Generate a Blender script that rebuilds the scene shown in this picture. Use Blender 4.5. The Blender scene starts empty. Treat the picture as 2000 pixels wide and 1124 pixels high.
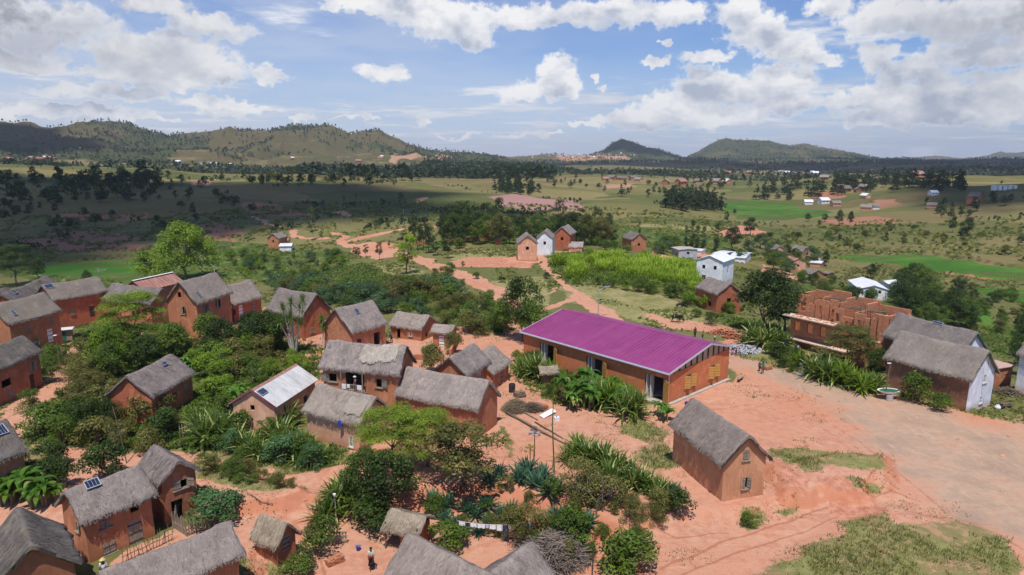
import bpy, bmesh, math, random
import numpy as np
from mathutils import Vector, Matrix, Euler
PI = math.pi; R = math.radians
SC = bpy.context.scene
COL = SC.collection
rnd = random.Random(7)
NR = np.random.default_rng(11)

# ------------------------------------------------------------------ camera
FPX, CH = 1280.0, 26.0
PITCH = math.atan(255 / FPX)
CP, SP = math.cos(PITCH), math.sin(PITCH)
cam = bpy.data.cameras.new("camera"); camo = bpy.data.objects.new("camera", cam); COL.objects.link(camo)
camo.location = (0, 0, CH); camo.rotation_euler = (PI / 2 - PITCH, 0, 0)
cam.sensor_width = 36; cam.lens = 36 * FPX / 2000; cam.clip_end = 60000; cam.clip_start = .5
SC.camera = camo

# ------------------------------------------------------------------ object helpers
def props(o, label=None, cat=None, group=None, kind=None):
    if label: o['label'] = label
    if cat: o['category'] = cat
    if group: o['group'] = group
    if kind: o['kind'] = kind
    return o

class MB:
    """collects geometry for ONE mesh"""
    def __init__(s): s.v = []; s.f = []; s.m = []; s.mi = 0
    def add(s, vs, fs, mi=None):
        b = len(s.v); s.v += [tuple(v) for v in vs]
        s.f += [tuple(i + b for i in f) for f in fs]
        s.m += [s.mi if mi is None else mi] * len(fs)
    def box(s, c, d, rz=0, M=None, mi=None, taper=1):
        hx, hy, hz = d[0] / 2, d[1] / 2, d[2] / 2
        vs = [Vector((x * hx * (taper if z > 0 else 1), y * hy * (taper if z > 0 else 1), z * hz)) for z in (-1, 1) for y in (-1, 1) for x in (-1, 1)]
        T = Matrix.Translation(c) @ Matrix.Rotation(rz, 4, 'Z')
        if M is not None: T = M @ T
        s.add([T @ v for v in vs], [(0, 2, 3, 1), (4, 5, 7, 6), (0, 1, 5, 4), (2, 6, 7, 3), (0, 4, 6, 2), (1, 3, 7, 5)], mi)
    def tube(s, pts, rad, n=6, mi=None, cap=True):
        pts = [Vector(p) for p in pts]
        if not hasattr(rad, '__len__'): rad = [rad] * len(pts)
        vs = []; up = Vector((0, 0, 1))
        for i, p in enumerate(pts):
            d = (pts[min(i + 1, len(pts) - 1)] - pts[max(i - 1, 0)]).normalized()
            a = d.cross(up if abs(d.z) < .95 else Vector((1, 0, 0))).normalized(); b = a.cross(d)
            for k in range(n):
                t = 2 * PI * k / n; vs.append(p + (a * math.cos(t) + b * math.sin(t)) * rad[i])
        fs = [(i * n + k, i * n + (k + 1) % n, (i + 1) * n + (k + 1) % n, (i + 1) * n + k) for i in range(len(pts) - 1) for k in range(n)]
        if cap: fs += [tuple(range(n))[::-1], tuple(range((len(pts) - 1) * n, len(pts) * n))]
        s.add(vs, fs, mi)
    def lathe(s, prof, n=10, c=(0, 0, 0), sx=1, sy=1, mi=None, M=None):
        vs = []; c = Vector(c)
        for r, z in prof:
            for k in range(n):
                t = 2 * PI * k / n; q = c + Vector((r * sx * math.cos(t), r * sy * math.sin(t), z)); vs.append(M @ q if M is not None else q)
        fs = [(i * n + k, i * n + (k + 1) % n, (i + 1) * n + (k + 1) % n, (i + 1) * n + k) for i in range(len(prof) - 1) for k in range(n)]
        fs += [tuple(range(n))[::-1], tuple(range((len(prof) - 1) * n, len(prof) * n))]
        s.add(vs, fs, mi)
    def mesh(s, name, mats, smooth=False):
        me = bpy.data.meshes.new(name); me.from_pydata(s.v, [], s.f)
        for m in (mats if isinstance(mats, (list, tuple)) else [mats]): me.materials.append(m)
        if any(s.m): me.polygons.foreach_set('material_index', s.m)
        if smooth: me.polygons.foreach_set('use_smooth', [True] * len(s.f))
        me.update(); return me
    def build(s, name, mats, parent=None, smooth=False):
        return link(name, s.mesh(name, mats, smooth), parent)

def link(name, data, parent=None, M=None):
    o = bpy.data.objects.new(name, data); COL.objects.link(o)
    if parent is not None: o.parent = parent
    if M is not None: o.matrix_local = M
    return o
def empty(name, loc=(0, 0, 0), rz=0, **k):
    o = bpy.data.objects.new(name, None); COL.objects.link(o); o.location = loc; o.rotation_euler = (0, 0, rz)
    o.empty_display_size = .3
    return props(o, **k)
def np_mesh(name, V, F, mats, smooth=False):
    me = bpy.data.meshes.new(name); nf, k = F.shape
    me.vertices.add(len(V)); me.vertices.foreach_set('co', np.ascontiguousarray(V, np.float32).ravel())
    me.loops.add(nf * k); me.loops.foreach_set('vertex_index', F.astype(np.int32).ravel())
    me.polygons.add(nf); me.polygons.foreach_set('loop_start', np.arange(0, nf * k, k, dtype=np.int32))
    for m in (mats if isinstance(mats, (list, tuple)) else [mats]): me.materials.append(m)
    if smooth: me.polygons.foreach_set('use_smooth', np.ones(nf, bool))
    me.update(calc_edges=True); return me
def fattr(me, name, arr, dom='POINT'):
    a = me.attributes.new(name, 'FLOAT', dom); a.data.foreach_set('value', np.ascontiguousarray(arr, np.float32))

# ------------------------------------------------------------------ node helpers
class NT:
    def __init__(s, tree): s.t = tree; s.n = tree.nodes; s.l = tree.links
    def new(s, typ, **k):
        n = s.n.new(typ)
        for a, b in k.items(): setattr(n, a, b)
        return n
    def put(s, sock, v):
        if hasattr(v, 'is_output') or isinstance(v, bpy.types.NodeSocket): s.l.new(v, sock)
        elif v is not None:
            try: sock.default_value = v
            except Exception: sock.default_value = (*v, 1)
    def math(s, op, a, b=None, c=None, clamp=False):
        n = s.new('ShaderNodeMath', operation=op, use_clamp=clamp)
        for i, v in enumerate((a, b, c)): s.put(n.inputs[i], v)
        return n.outputs[0]
    def vmath(s, op, a, b=None):
        n = s.new('ShaderNodeVectorMath', operation=op); s.put(n.inputs[0], a)
        if b is not None: s.put(n.inputs[1], b)
        return n.outputs['Value' if op in ('LENGTH', 'DOT_PRODUCT', 'DISTANCE') else 'Vector']
    def noise(s, vec, scale, detail=3, rough=.55, out='Fac', dist=0, dims='3D'):
        n = s.new('ShaderNodeTexNoise', noise_dimensions=dims); s.put(n.inputs['Vector'], vec); s.put(n.inputs['Scale'], scale)
        n.inputs['Detail'].default_value = detail; n.inputs['Roughness'].default_value = rough; n.inputs['Distortion'].default_value = dist
        return n.outputs[out]
    def mapr(s, v, a, b, c=0, d=1, smooth=False):
        n = s.new('ShaderNodeMapRange'); n.interpolation_type = 'SMOOTHSTEP' if smooth else 'LINEAR'
        for i, x in enumerate((v, a, b, c, d)): s.put(n.inputs[i], x)
        return n.outputs[0]
    def mix(s, f, a, b, blend='MIX'):
        n = s.new('ShaderNodeMix', data_type='RGBA', blend_type=blend)
        s.put(n.inputs[0], f); s.put(n.inputs[6], c4(a)); s.put(n.inputs[7], c4(b)); return n.outputs[2]
    def attr(s, name): return s.new('ShaderNodeAttribute', attribute_name=name).outputs['Fac']
    def scalev(s, vec, sc): return s.vmath('MULTIPLY', vec, sc)
def c4(c):
    return (*c, 1.0) if isinstance(c, (tuple, list)) and len(c) == 3 else c
MATS = {}
def mat(name, rough=.9, spec=.2):
    m = bpy.data.materials.new(name); m.use_nodes = True; t = NT(m.node_tree); b = t.n['Principled BSDF']
    b.inputs['Roughness'].default_value = rough
    b.inputs['Specular IOR Level'].default_value = spec
    MATS[name] = m; return m, t, b
def bump(t, b, h, strength=.4, dist=.05):
    n = t.new('ShaderNodeBump'); n.inputs['Strength'].default_value = strength; n.inputs['Distance'].default_value = dist
    t.put(n.inputs['Height'], h); t.l.new(n.outputs[0], b.inputs['Normal'])
def objco(t): return t.new('ShaderNodeTexCoord').outputs['Object']
def geopos(t): return t.new('ShaderNodeNewGeometry').outputs['Position']

def mud(name, a, b_, scale=1., rough=.95, bricks=False, dado=None):
    m, t, b = mat(name, rough); P = geopos(t); O = objco(t)
    n1 = t.noise(P, .7 * scale, 4); n2 = t.noise(t.scalev(P, (3, 3, .5)), 1.2, 3); n3 = t.noise(P, 9, 3)
    c = t.mix(t.mapr(n1, .3, .7), a, b_)
    c = t.mix(t.mapr(n2, .45, .75, 0, .5), c, tuple(x * .62 for x in a))
    n4 = t.noise(P, .9, 2, .4); c = t.mix(t.mapr(n4, .60, .615, 0, .55), c, tuple(min(1, x * 1.18 + .03) for x in b_)); c = t.mix(t.mapr(n4, .36, .345, 0, .35), c, tuple(x * .7 for x in a))
    c = t.mix(t.mapr(n3, .35, .7, 0, .3), c, tuple(min(1, x * 1.25) for x in b_))
    h = t.math('ADD', t.math('MULTIPLY', n1, .6), t.math('MULTIPLY', n3, .4))
    if bricks:
        sp = t.new('ShaderNodeSeparateXYZ'); t.put(sp.inputs[0], O); cb = t.new('ShaderNodeCombineXYZ')
        t.put(cb.inputs[0], t.math('ADD', sp.outputs[0], sp.outputs[1])); t.put(cb.inputs[1], sp.outputs[2])
        br = t.new('ShaderNodeTexBrick'); t.put(br.inputs['Vector'], cb.outputs[0]); br.inputs['Scale'].default_value = 1
        br.inputs['Brick Width'].default_value = .42; br.inputs['Row Height'].default_value = .17; br.inputs['Mortar Size'].default_value = .018
        br.inputs['Color1'].default_value = c4(tuple(x * 1.15 for x in b_)); br.inputs['Color2'].default_value = c4(tuple(x * .8 for x in a)); br.inputs['Mortar'].default_value = c4(tuple(x * .5 for x in a))
        c = t.mix(.55, c, br.outputs['Color']); h = t.math('ADD', h, t.math('MULTIPLY', br.outputs['Fac'], -.4))
    oi = t.new('ShaderNodeObjectInfo').outputs['Random']; c = t.mix(t.mapr(oi, 0, 1, 0, .3), c, (.30, .13, .075)) if a[0] < .6 else c
    # rain-splash stain in a ragged band above the footing, a mark of its own
    sp = t.new('ShaderNodeSeparateXYZ'); t.put(sp.inputs[0], O)
    zz = t.math('ADD', sp.outputs[2], t.math('MULTIPLY', n1, -.9))
    st = t.mapr(zz, -.35, .25, 1, 0)
    c = t.mix(t.math('MULTIPLY', st, .6), c, dado or (.34, .13, .07))
    t.l.new(c, b.inputs['Base Color']); bump(t, b, h, .55, .06); return m

def thatch_mat(name, a, b_, moss=0.):
    m, t, b = mat(name, .95, .1); O = objco(t); P = geopos(t)
    s1 = t.noise(t.scalev(O, (14, 1.6, 1.6)), 1, 4, .65); s2 = t.noise(t.scalev(O, (45, 5, 5)), 1, 3, .6); n = t.noise(P, .55, 4, .6); n2 = t.noise(P, 2.6, 4, .7)
    c = t.mix(t.mapr(s1, .3, .7), a, b_)
    c = t.mix(t.mapr(n, .35, .7, 0, .45), c, tuple(x * .66 for x in a))
    c = t.mix(t.mapr(n2, .5, .7, 0, .55), c, tuple(min(1, x * 1.35) for x in b_)); n5 = t.noise(P, .9, 3, .5); c = t.mix(t.mapr(n5, .57, .60, 0, .4), c, tuple(x * .6 for x in a)); c = t.mix(t.mapr(n5, .40, .37, 0, .35), c, (.46, .38, .30))
    c = t.mix(t.mapr(s2, .35, .75, 0, .5), c, tuple(x * .5 for x in a))
    oi = t.new('ShaderNodeObjectInfo').outputs['Random']; c = t.mix(t.mapr(oi, 0, 1, 0, .38), c, tuple(x * .62 for x in a)); c = t.mix(t.mapr(t.math('FRACT', t.math('MULTIPLY', oi, 7.3)), .5, 1, 0, .3), c, (.36, .29, .22))
    if moss: c = t.mix(t.math('MULTIPLY', t.mapr(n2, .5, .62), moss), c, (.17, .15, .07))
    t.l.new(c, b.inputs['Base Color'])
    bump(t, b, t.math('ADD', t.math('ADD', s1, t.math('MULTIPLY', s2, .6)), n2), .8, .07); return m

def wood_mat(name, a, b_, axis=2):
    m, t, b = mat(name, .8); O = objco(t); sc = [22, 22, 22]; sc[axis] = 1.6
    s = t.noise(t.scalev(O, tuple(sc)), 1, 3); n = t.noise(geopos(t), 3, 3)
    c = t.mix(t.mapr(s, .3, .7), a, b_); c = t.mix(t.mapr(n, .4, .7, 0, .4), c, tuple(x * .6 for x in a))
    t.l.new(c, b.inputs['Base Color']); bump(t, b, s, .4, .02); return m

def flat_mat(name, a, rough=.7, var=.25, spec=.3, metal=0, scale=4.):
    m, t, b = mat(name, rough, spec); n = t.noise(geopos(t), scale, 4)
    c = t.mix(t.mapr(n, .3, .7), tuple(x * (1 - var) for x in a), tuple(min(1, x * (1 + var)) for x in a))
    t.l.new(c, b.inputs['Base Color']); b.inputs['Metallic'].default_value = metal; return m

def sheet_mat(name, a, b_, pitch=.2, axis=0, rough=.45, stain=None, amt=.5, metal=0.):
    """corrugated roofing: the waves run down the slope"""
    m, t, b = mat(name, rough, .5); O = objco(t); sp = t.new('ShaderNodeSeparateXYZ'); t.put(sp.inputs[0], O)
    w = t.math('SINE', t.math('MULTIPLY', sp.outputs[axis], 2 * PI / pitch))
    n = t.noise(O, .8, 4); n2 = t.noise(t.scalev(O, (6, .7, .7) if axis == 0 else (.7, 6, .7)), 1, 4)
    c = t.mix(t.mapr(n, .35, .65), a, b_)
    wn = t.new('ShaderNodeTexWhiteNoise', noise_dimensions='2D'); cx = t.new('ShaderNodeCombineXYZ'); t.put(cx.inputs[0], t.math('FLOOR', t.math('DIVIDE', sp.outputs[axis], .86))); t.put(cx.inputs[1], t.math('FLOOR', t.math('DIVIDE', sp.outputs[1 - axis], 3.3))); t.put(wn.inputs['Vector'], cx.outputs[0])
    c = t.mix(t.math('MULTIPLY', wn.outputs['Value'], .2), c, tuple(min(1, x * 1.35 + .03) for x in b_))
    dust = t.mapr(t.noise(t.scalev(O, (2.5, .6, .6)), 1.1, 5, .7), .48, .75, 0, .2); c = t.mix(dust, c, (.42, .27, .22))
    if stain: c = t.mix(t.math('MULTIPLY', t.mapr(n2, .52, .68), amt), c, stain)
    t.l.new(c, b.inputs['Base Color']); b.inputs['Metallic'].default_value = metal
    bump(t, b, w, .9, .03); return m

def leaf_mat(name, a, b_, c_=None, trans=.35, rough=.55):
    """leaves: colour runs from a to b_ by clump, a few of c_"""
    m = bpy.data.materials.new(name); m.use_nodes = True; t = NT(m.node_tree); t.n.remove(t.n['Principled BSDF'])
    out = t.n['Material Output']; v = t.attr('tone'); oi = t.new('ShaderNodeObjectInfo').outputs['Random']
    f = t.math('ADD', v, t.math('MULTIPLY', t.math('SUBTRACT', oi, .5), .35), clamp=True)
    c = t.mix(f, a, b_)
    if c_: c = t.mix(t.mapr(v, .86, .97), c, c_)
    d = t.new('ShaderNodeBsdfPrincipled'); t.l.new(c, d.inputs['Base Color']); d.inputs['Roughness'].default_value = rough; d.inputs['Specular IOR Level'].default_value = .3
    tr = t.new('ShaderNodeBsdfTranslucent'); t.l.new(t.mix(.5, c, tuple(min(1, x * 1.6) for x in b_)), tr.inputs['Color'])
    mx = t.new('ShaderNodeMixShader'); mx.inputs[0].default_value = trans
    t.l.new(d.outputs[0], mx.inputs[1]); t.l.new(tr.outputs[0], mx.inputs[2]); t.l.new(mx.outputs[0], out.inputs['Surface'])
    MATS[name] = m; return m

W_ORANGE = mud('mud_orange', (.40, .150, .074), (.51, .22, .115))
W_SCHOOL = mud('mud_school', (.54, .17, .068), (.60, .205, .09), scale=.5)
W_RED = mud('mud_red', (.36, .105, .052), (.46, .15, .075))
W_TAN = mud('mud_tan', (.50, .235, .125), (.57, .29, .16), scale=.6)
W_DARK = mud('mud_dark', (.30, .115, .06), (.37, .15, .08))
W_BROWN = mud('mud_brown', (.22, .11, .065), (.27, .14, .085))
W_BRICK = mud('mud_brick', (.50, .20, .105), (.62, .28, .155), bricks=True)
W_PALE = mud('mud_pale', (.60, .31, .19), (.68, .38, .25))
W_WHITE = mud('whitewash', (.76, .77, .80), (.82, .82, .84), dado=(.55, .32, .22))
W_LILAC = mud('whitewash_lilac', (.62, .63, .74), (.74, .74, .80), dado=(.45, .26, .18))
W_GREY = mud('render_grey', (.40, .41, .43), (.48, .49, .5), dado=(.36, .3, .26))
T_GREY = thatch_mat('thatch_grey', (.25, .205, .19), (.39, .33, .30))
T_LIGHT = thatch_mat('thatch_light', (.32, .265, .235), (.49, .415, .37))
T_DARK = thatch_mat('thatch_dark', (.17, .145, .135), (.27, .235, .215), .4)
T_STRAW = thatch_mat('thatch_straw', (.30, .24, .175), (.48, .40, .30))
T_SLATE = thatch_mat('thatch_slate', (.22, .19, .175), (.32, .28, .26), .1)
M_PURPLE = sheet_mat('purple_sheet', (.27, .036, .165), (.31, .045, .185), .22, rough=.42)
M_WHITE = sheet_mat('pale_sheet', (.72, .74, .76), (.82, .83, .84), .25, rough=.4, stain=(.45, .36, .28), amt=.35)
M_RUST = sheet_mat('rust_sheet', (.26, .10, .075), (.36, .16, .12), .8, rough=.6, stain=(.6, .45, .35), amt=.5)
M_OLDSHEET = sheet_mat('old_sheet', (.50, .50, .50), (.66, .66, .64), .25, rough=.5, stain=(.36, .2, .12), amt=.5)
WOOD = wood_mat('wood_grey', (.22, .17, .13), (.36, .30, .24))
WOOD_D = wood_mat('wood_dark', (.05, .035, .03), (.10, .075, .06))
WOOD_Y = wood_mat('wood_yellow', (.50, .26, .06), (.62, .34, .10))
WOOD_P = wood_mat('wood_pale', (.42, .31, .2), (.58, .45, .3))
BARK = wood_mat('bark', (.12, .085, .06), (.24, .19, .14))
BARK_P = wood_mat('bark_pale', (.42, .38, .32), (.62, .58, .5))
METAL = flat_mat('galvanised', (.55, .57, .6), .4, .1, .5, .6)
FASCIA = flat_mat('fascia_metal', (.58, .62, .68), .4, .08, .5, .3)
DARKPIPE = flat_mat('dark_line', (.05, .05, .055), .5, .2)
SOLAR = flat_mat('solar_glass', (.02, .03, .07), .15, .3, .6)
WHITE = flat_mat('white_paint', (.78, .78, .78), .6, .06)
BLACK = flat_mat('black_paint', (.03, .03, .03), .6, .3)
GREEN_P = flat_mat('green_paint', (.03, .14, .09), .5, .2)
BLUE_P = flat_mat('blue_paint', (.05, .08, .35), .5, .2)
RED_P = flat_mat('red_paint', (.35, .03, .05), .5, .2)
MAROON = flat_mat('maroon_board', (.22, .03, .06), .6, .2)
GREEN_B = flat_mat('green_board', (.025, .09, .05), .7, .3)
CONC = flat_mat('concrete', (.42, .37, .32), .9, .2)
SKIN = flat_mat('skin', (.10, .05, .032), .5, .1)
SKY_B = flat_mat('light_blue_paint', (.35, .5, .58), .6, .12)
# ------------------------------------------------------------------ numpy noise
def _hash(ix, iy, seed):
    h = (ix.astype(np.int64) * 374761393 + iy.astype(np.int64) * 668265263 + seed * 974711) & 0x7fffffff
    h = ((h ^ (h >> 13)) * 1274126177) & 0x7fffffff
    return ((h ^ (h >> 16)) & 0xffff) / 65535.0
def vnoise(x, y, seed=0):
    ix = np.floor(x); iy = np.floor(y); fx = x - ix; fy = y - iy
    fx = fx * fx * fx * (fx * (fx * 6 - 15) + 10); fy = fy * fy * fy * (fy * (fy * 6 - 15) + 10)
    a = _hash(ix, iy, seed); b = _hash(ix + 1, iy, seed); c = _hash(ix, iy + 1, seed); d = _hash(ix + 1, iy + 1, seed)
    return (a + (b - a) * fx) * (1 - fy) + (c + (d - c) * fx) * fy
def fbm(x, y, seed=0, oct=4, ridged=False):
    s = 0; a = .5; t = 0
    for o in range(oct):
        n = vnoise(x * 2 ** o + 17.3 * o, y * 2 ** o - 9.1 * o, seed + o)
        if ridged: n = 1 - abs(2 * n - 1)
        s = s + n * a; t += a; a *= .5
    return s / t
def sstep(a, b, x):
    t = np.clip((x - a) / (b - a), 0, 1); return t * t * (3 - 2 * t)

# ------------------------------------------------------------------ terrain: height above the village plateau at (x, y), metres
PROF = {  # bearing : [(range, height)]
    -300: [(0, 0), (85, 0), (120, -5), (180, -12), (230, -12), (270, -10), (330, -7.6), (420, -3.5), (560, 4), (720, 13), (1000, 18), (1300, 20), (2000, 22), (3500, 15), (9000, 10)],
    0:    [(0, 0), (108, 0), (130, -4), (180, -11.5), (232, -12), (270, -10), (330, -7.6), (420, -3.5), (560, 3.6), (720, 11), (1000, 13), (1300, 17), (2000, 20), (3500, 15), (9000, 10)],
    200:  [(0, 0), (112, 0), (130, -4), (180, -12), (232, -12), (270, -10), (330, -7.4), (420, -3.5), (560, 3.6), (700, 9), (1000, 9), (1300, 13), (2000, 18), (3500, 15), (9000, 10)],
    400:  [(0, 0), (112, 0), (140, -3.5), (180, -8), (230, -8), (300, -7), (420, -3.0), (600, 8.8), (720, 4), (1000, 4.5), (1300, 8.5), (2000, 12), (3500, 12), (9000, 10)],
    560:  [(0, 0), (110, 0), (145, -3), (190, -7.5), (240, -8), (300, -6), (420, -2), (580, 8.4), (700, 2), (1000, 1), (1300, 4), (2000, 7), (3500, 10), (9000, 10)],
    700:  [(0, 0), (112, 0), (150, -1.5), (200, -3.6), (250, -5.3), (300, -4.6), (400, -1.6), (560, 7.0), (700, 0), (900, -3), (1300, -1.5), (2000, 0), (3500, 8), (9000, 10)],
    900:  [(0, 0), (120, 0), (165, 0), (230, -1), (310, -3), (420, -3.4), (560, -1), (700, -5), (900, -4), (1300, 0), (2000, 4), (3500, 12), (9000, 10)],
    1100: [(0, 0), (150, 0), (175, 0), (205, -1.5), (300, -8), (400, -8), (500, -6), (650, -6), (900, -4), (1300, 1), (2000, 5), (3000, 13), (9000, 10)],
    1300: [(0, 0), (110, 0), (150, -1), (200, -3), (300, -5), (400, -8), (500, -11), (650, -9), (900, -6), (1300, 0), (2000, 4), (3000, 10), (9000, 8)],
    1500: [(0, 0), (108, 0), (148, -3), (200, -8), (250, -10), (300, -11), (400, -15), (500, -16), (600, -16), (750, -10), (900, -5), (1300, 0), (2000, 2), (3000, 8), (9000, 5)],
    1750: [(0, 0), (96, 0), (130, -4.5), (180, -12), (230, -14), (300, -12), (400, -9), (500, -8), (650, -5), (800, 1.5), (1000, -5), (1300, -4), (2000, 0), (3000, 4), (9000, 0)],
    2000: [(0, 0), (92, 0), (130, -6), (180, -14), (230, -14), (300, -11), (400, -6), (500, 0), (600, 6.3), (800, 0), (1000, -4), (1300, -2), (2000, 0), (3000, 4), (9000, 0)],
    2400: [(0, 0), (90, 0), (130, -6), (180, -14), (230, -14), (300, -10), (400, -3), (500, 4), (600, 10), (800, 4), (1000, 0), (1300, 0), (2000, 2), (3000, 4), (9000, 0)],
}
_UA = np.arange(-700, 2801, 50.); _LA = np.linspace(math.log(20), math.log(9000), 160)
def _table():
    ks = sorted(PROF); rows = np.array([np.interp(_LA, [math.log(max(r, 1)) for r, _ in PROF[k]], [z for _, z in PROF[k]]) for k in ks])
    T = np.array([[np.interp(u, ks, rows[:, j]) for j in range(len(_LA))] for u in _UA])
    for _ in range(2):
        P = np.pad(T, ((1, 1), (0, 0)), 'edge'); T = (P[:-2] + 2 * P[1:-1] + P[2:]) / 4
    for _ in range(1):
        P = np.pad(T, ((0, 0), (1, 1)), 'edge'); T = (P[:, :-2] + 2 * P[:, 1:-1] + P[:, 2:]) / 4
    return T
_T = _table()
RIDGES = [  # crest range, front reach, back reach, spur size, [(bearing, skyline row in the photo)]
    (2350, 850, 1500, 1.0, [(-700, 262), (-300, 255), (-60, 250), (0, 251), (60, 254), (110, 262), (150, 255), (200, 248), (260, 253), (330, 271), (400, 266), (450, 255), (500, 258), (530, 262), (580, 252), (640, 251), (690, 268), (740, 259), (800, 284), (850, 297), (950, 303), (1010, 312), (1040, 340)]),
    (1650, 350, 500, .6, [(-700, 300), (-100, 296), (60, 301), (200, 292), (300, 303), (420, 290), (520, 312), (600, 300), (680, 312), (740, 300), (840, 306), (900, 320), (960, 345)]),
    (3300, 420, 900, .25, [(1120, 345), (1150, 303), (1178, 295), (1198, 279), (1215, 273), (1240, 281), (1262, 288), (1290, 293), (1318, 304), (1340, 311), (1360, 345)]),
    (2700, 500, 500, .2, [(960, 330), (1000, 309), (1060, 303), (1120, 304), (1180, 304), (1240, 308), (1300, 318), (1330, 335)]),
    (3900, 1100, 1500, .5, [(1310, 345), (1335, 311), (1360, 298), (1400, 277), (1420, 273), (1450, 276), (1500, 279), (1540, 287), (1570, 284), (1600, 290), (1650, 298), (1700, 307), (1760, 314), (1810, 335)]),
    (8300, 1500, 700, .2, [(900, 330), (1450, 325), (1600, 311), (1700, 312), (1800, 307), (1830, 305), (1880, 310), (1920, 306), (1950, 299), (2000, 300), (2100, 303), (2800, 305)]),
    (1900, 500, 900, .3, [(1500, 345), (1600, 330), (1700, 322), (1800, 320), (1900, 321), (2000, 322), (2200, 318), (2800, 318)]),
]
def ubear(x, y):
    az = np.clip(np.arctan2(x, y), -1.02, 1.02); return 1000 + 1305 * np.tan(az)
BANKS = []   # (world polygon, height, edge width) filled in below
def height0(x, y):
    x = np.asarray(x, float); y = np.asarray(y, float)
    r = np.hypot(x, y); u = ubear(x, y); lr = np.log(np.clip(r, 21, 8990))
    fu = (u - _UA[0]) / 50; iu = np.clip(np.floor(fu).astype(int), 0, len(_UA) - 2); fu = np.clip(fu - iu, 0, 1)
    fl = (lr - _LA[0]) / (_LA[1] - _LA[0]); il = np.clip(np.floor(fl).astype(int), 0, len(_LA) - 2); fl = np.clip(fl - il, 0, 1)
    z = (_T[iu, il] * (1 - fu) + _T[iu + 1, il] * fu) * (1 - fl) + (_T[iu, il + 1] * (1 - fu) + _T[iu + 1, il + 1] * fu) * fl
    far = sstep(118, 200, r)
    # field terraces on both valley sides
    tm = sstep(215, 245, r) * (1 - sstep(330, 420, r)) * np.maximum(sstep(1480, 1600, u), 1 - sstep(330, 460, u))
    zz = z + .8 * fbm(x / 45, y / 45, 5, 2); st = np.floor(zz / 1.1); fr = zz / 1.1 - st; zt = (st + sstep(.95, 1, fr)) * 1.1
    z = z + (zt - zz) * tm * .9
    flat = np.exp(-((z + 12) / 1.0) ** 2) * (r < 260)
    z = z + far * (1 - .75 * flat) * ((fbm(x / 55, y / 55, 1, 4) - .5) * 3.0 + (fbm(x / 14, y / 14, 2, 3) - .5) * .9)
    z = z + sstep(600, 1500, r) * (fbm(x / 230, y / 230, 9, 4) - .5) * 18 + sstep(550, 900, r) * (fbm(x / 520, y / 520, 19, 3) - .5) * 36 + sstep(260, 420, r) * (fbm(x / 110, y / 110, 29, 3) - .5) * 11
    for rc, wf, wb, sp, line in RIDGES:
        cy = np.interp(u, [p[0] for p in line], [p[1] for p in line])
        cz = 26 + rc * (307 - cy) / 1331
        n = fbm(x / 420, y / 420, 21, 4, True); n2 = fbm(x / 150, y / 150, 33, 4, True)
        rr = r + sp * (n - .55) * 620 * np.clip(abs(r - rc) / 250, 0, 1)
        t = np.where(rr < rc, (rr - (rc - wf)) / wf, 1 - (rr - rc) / wb); t = np.clip(t, 0, 1)
        g = np.where(rr < rc, t ** 1.35, t * t * (3 - 2 * t))
        lift = (cz - z) * g; z = z + np.maximum(lift, 0) * (1 + 0) - sp * np.where(lift > 0, 1, 0) * (1 - n2) * 34 * t * (1 - t) * 2 + np.where(lift > 0, 1, 0) * t * (fbm(x / 95, y / 95, 37, 3, True) - .62) * (26 if rc < 5000 else 60) * min(1, sp + .35)
    return z
def height(x, y):
    x = np.asarray(x, float); y = np.asarray(y, float); r = np.hypot(x, y)
    z = height0(x, y)
    near = 1 - sstep(150, 230, r)
    z = z + near * ((fbm(x / 7, y / 7, 40, 3) - .5) * .30 + (fbm(x / 1.6, y / 1.6, 44, 3) - .5) * .08)
    for poly, dz, w in BANKS:
        x0, y0 = poly.min(0) - 3; x1, y1 = poly.max(0) + 3
        k = (x > x0) & (x < x1) & (y > y0) & (y < y1)
        if np.any(k):
            jit = (fbm(x[k] / 2.2, y[k] / 2.2, 50, 3) - .5) * 1.6
            z = np.array(z); z[k] = z[k] + dz * sstep(-w, w * .6, -sdf_poly(poly, x[k], y[k]) + jit)
    return z
def sdf_poly(poly, x, y):
    """signed distance to a closed polygon, negative inside"""
    d = np.full(x.shape, 1e18); ins = np.zeros(x.shape, bool); n = len(poly)
    for i in range(n):
        ax, ay = poly[i]; bx, by = poly[(i + 1) % n]; ex, ey = bx - ax, by - ay
        t = np.clip(((x - ax) * ex + (y - ay) * ey) / (ex * ex + ey * ey + 1e-12), 0, 1)
        d = np.minimum(d, (x - ax - t * ex) ** 2 + (y - ay - t * ey) ** 2)
        c = ((ay > y) != (by > y)) & (x < ex * (y - ay) / (ey if abs(ey) > 1e-12 else 1e-12) + ax)
        ins ^= c
    return np.sqrt(d) * np.where(ins, -1, 1)
def sdf_line(pts, wid, x, y):
    d = np.full(x.shape, 1e9)
    for i in range(len(pts) - 1):
        ax, ay = pts[i]; bx, by = pts[i + 1]; ex, ey = bx - ax, by - ay
        t = np.clip(((x - ax) * ex + (y - ay) * ey) / (ex * ex + ey * ey + 1e-12), 0, 1)
        d = np.minimum(d, np.hypot(x - ax - t * ex, y - ay - t * ey) - (wid[i] * (1 - t) + wid[i + 1] * t) / 2)
    return d
_TS = np.exp(np.linspace(math.log(20), math.log(8800), 900))
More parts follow.
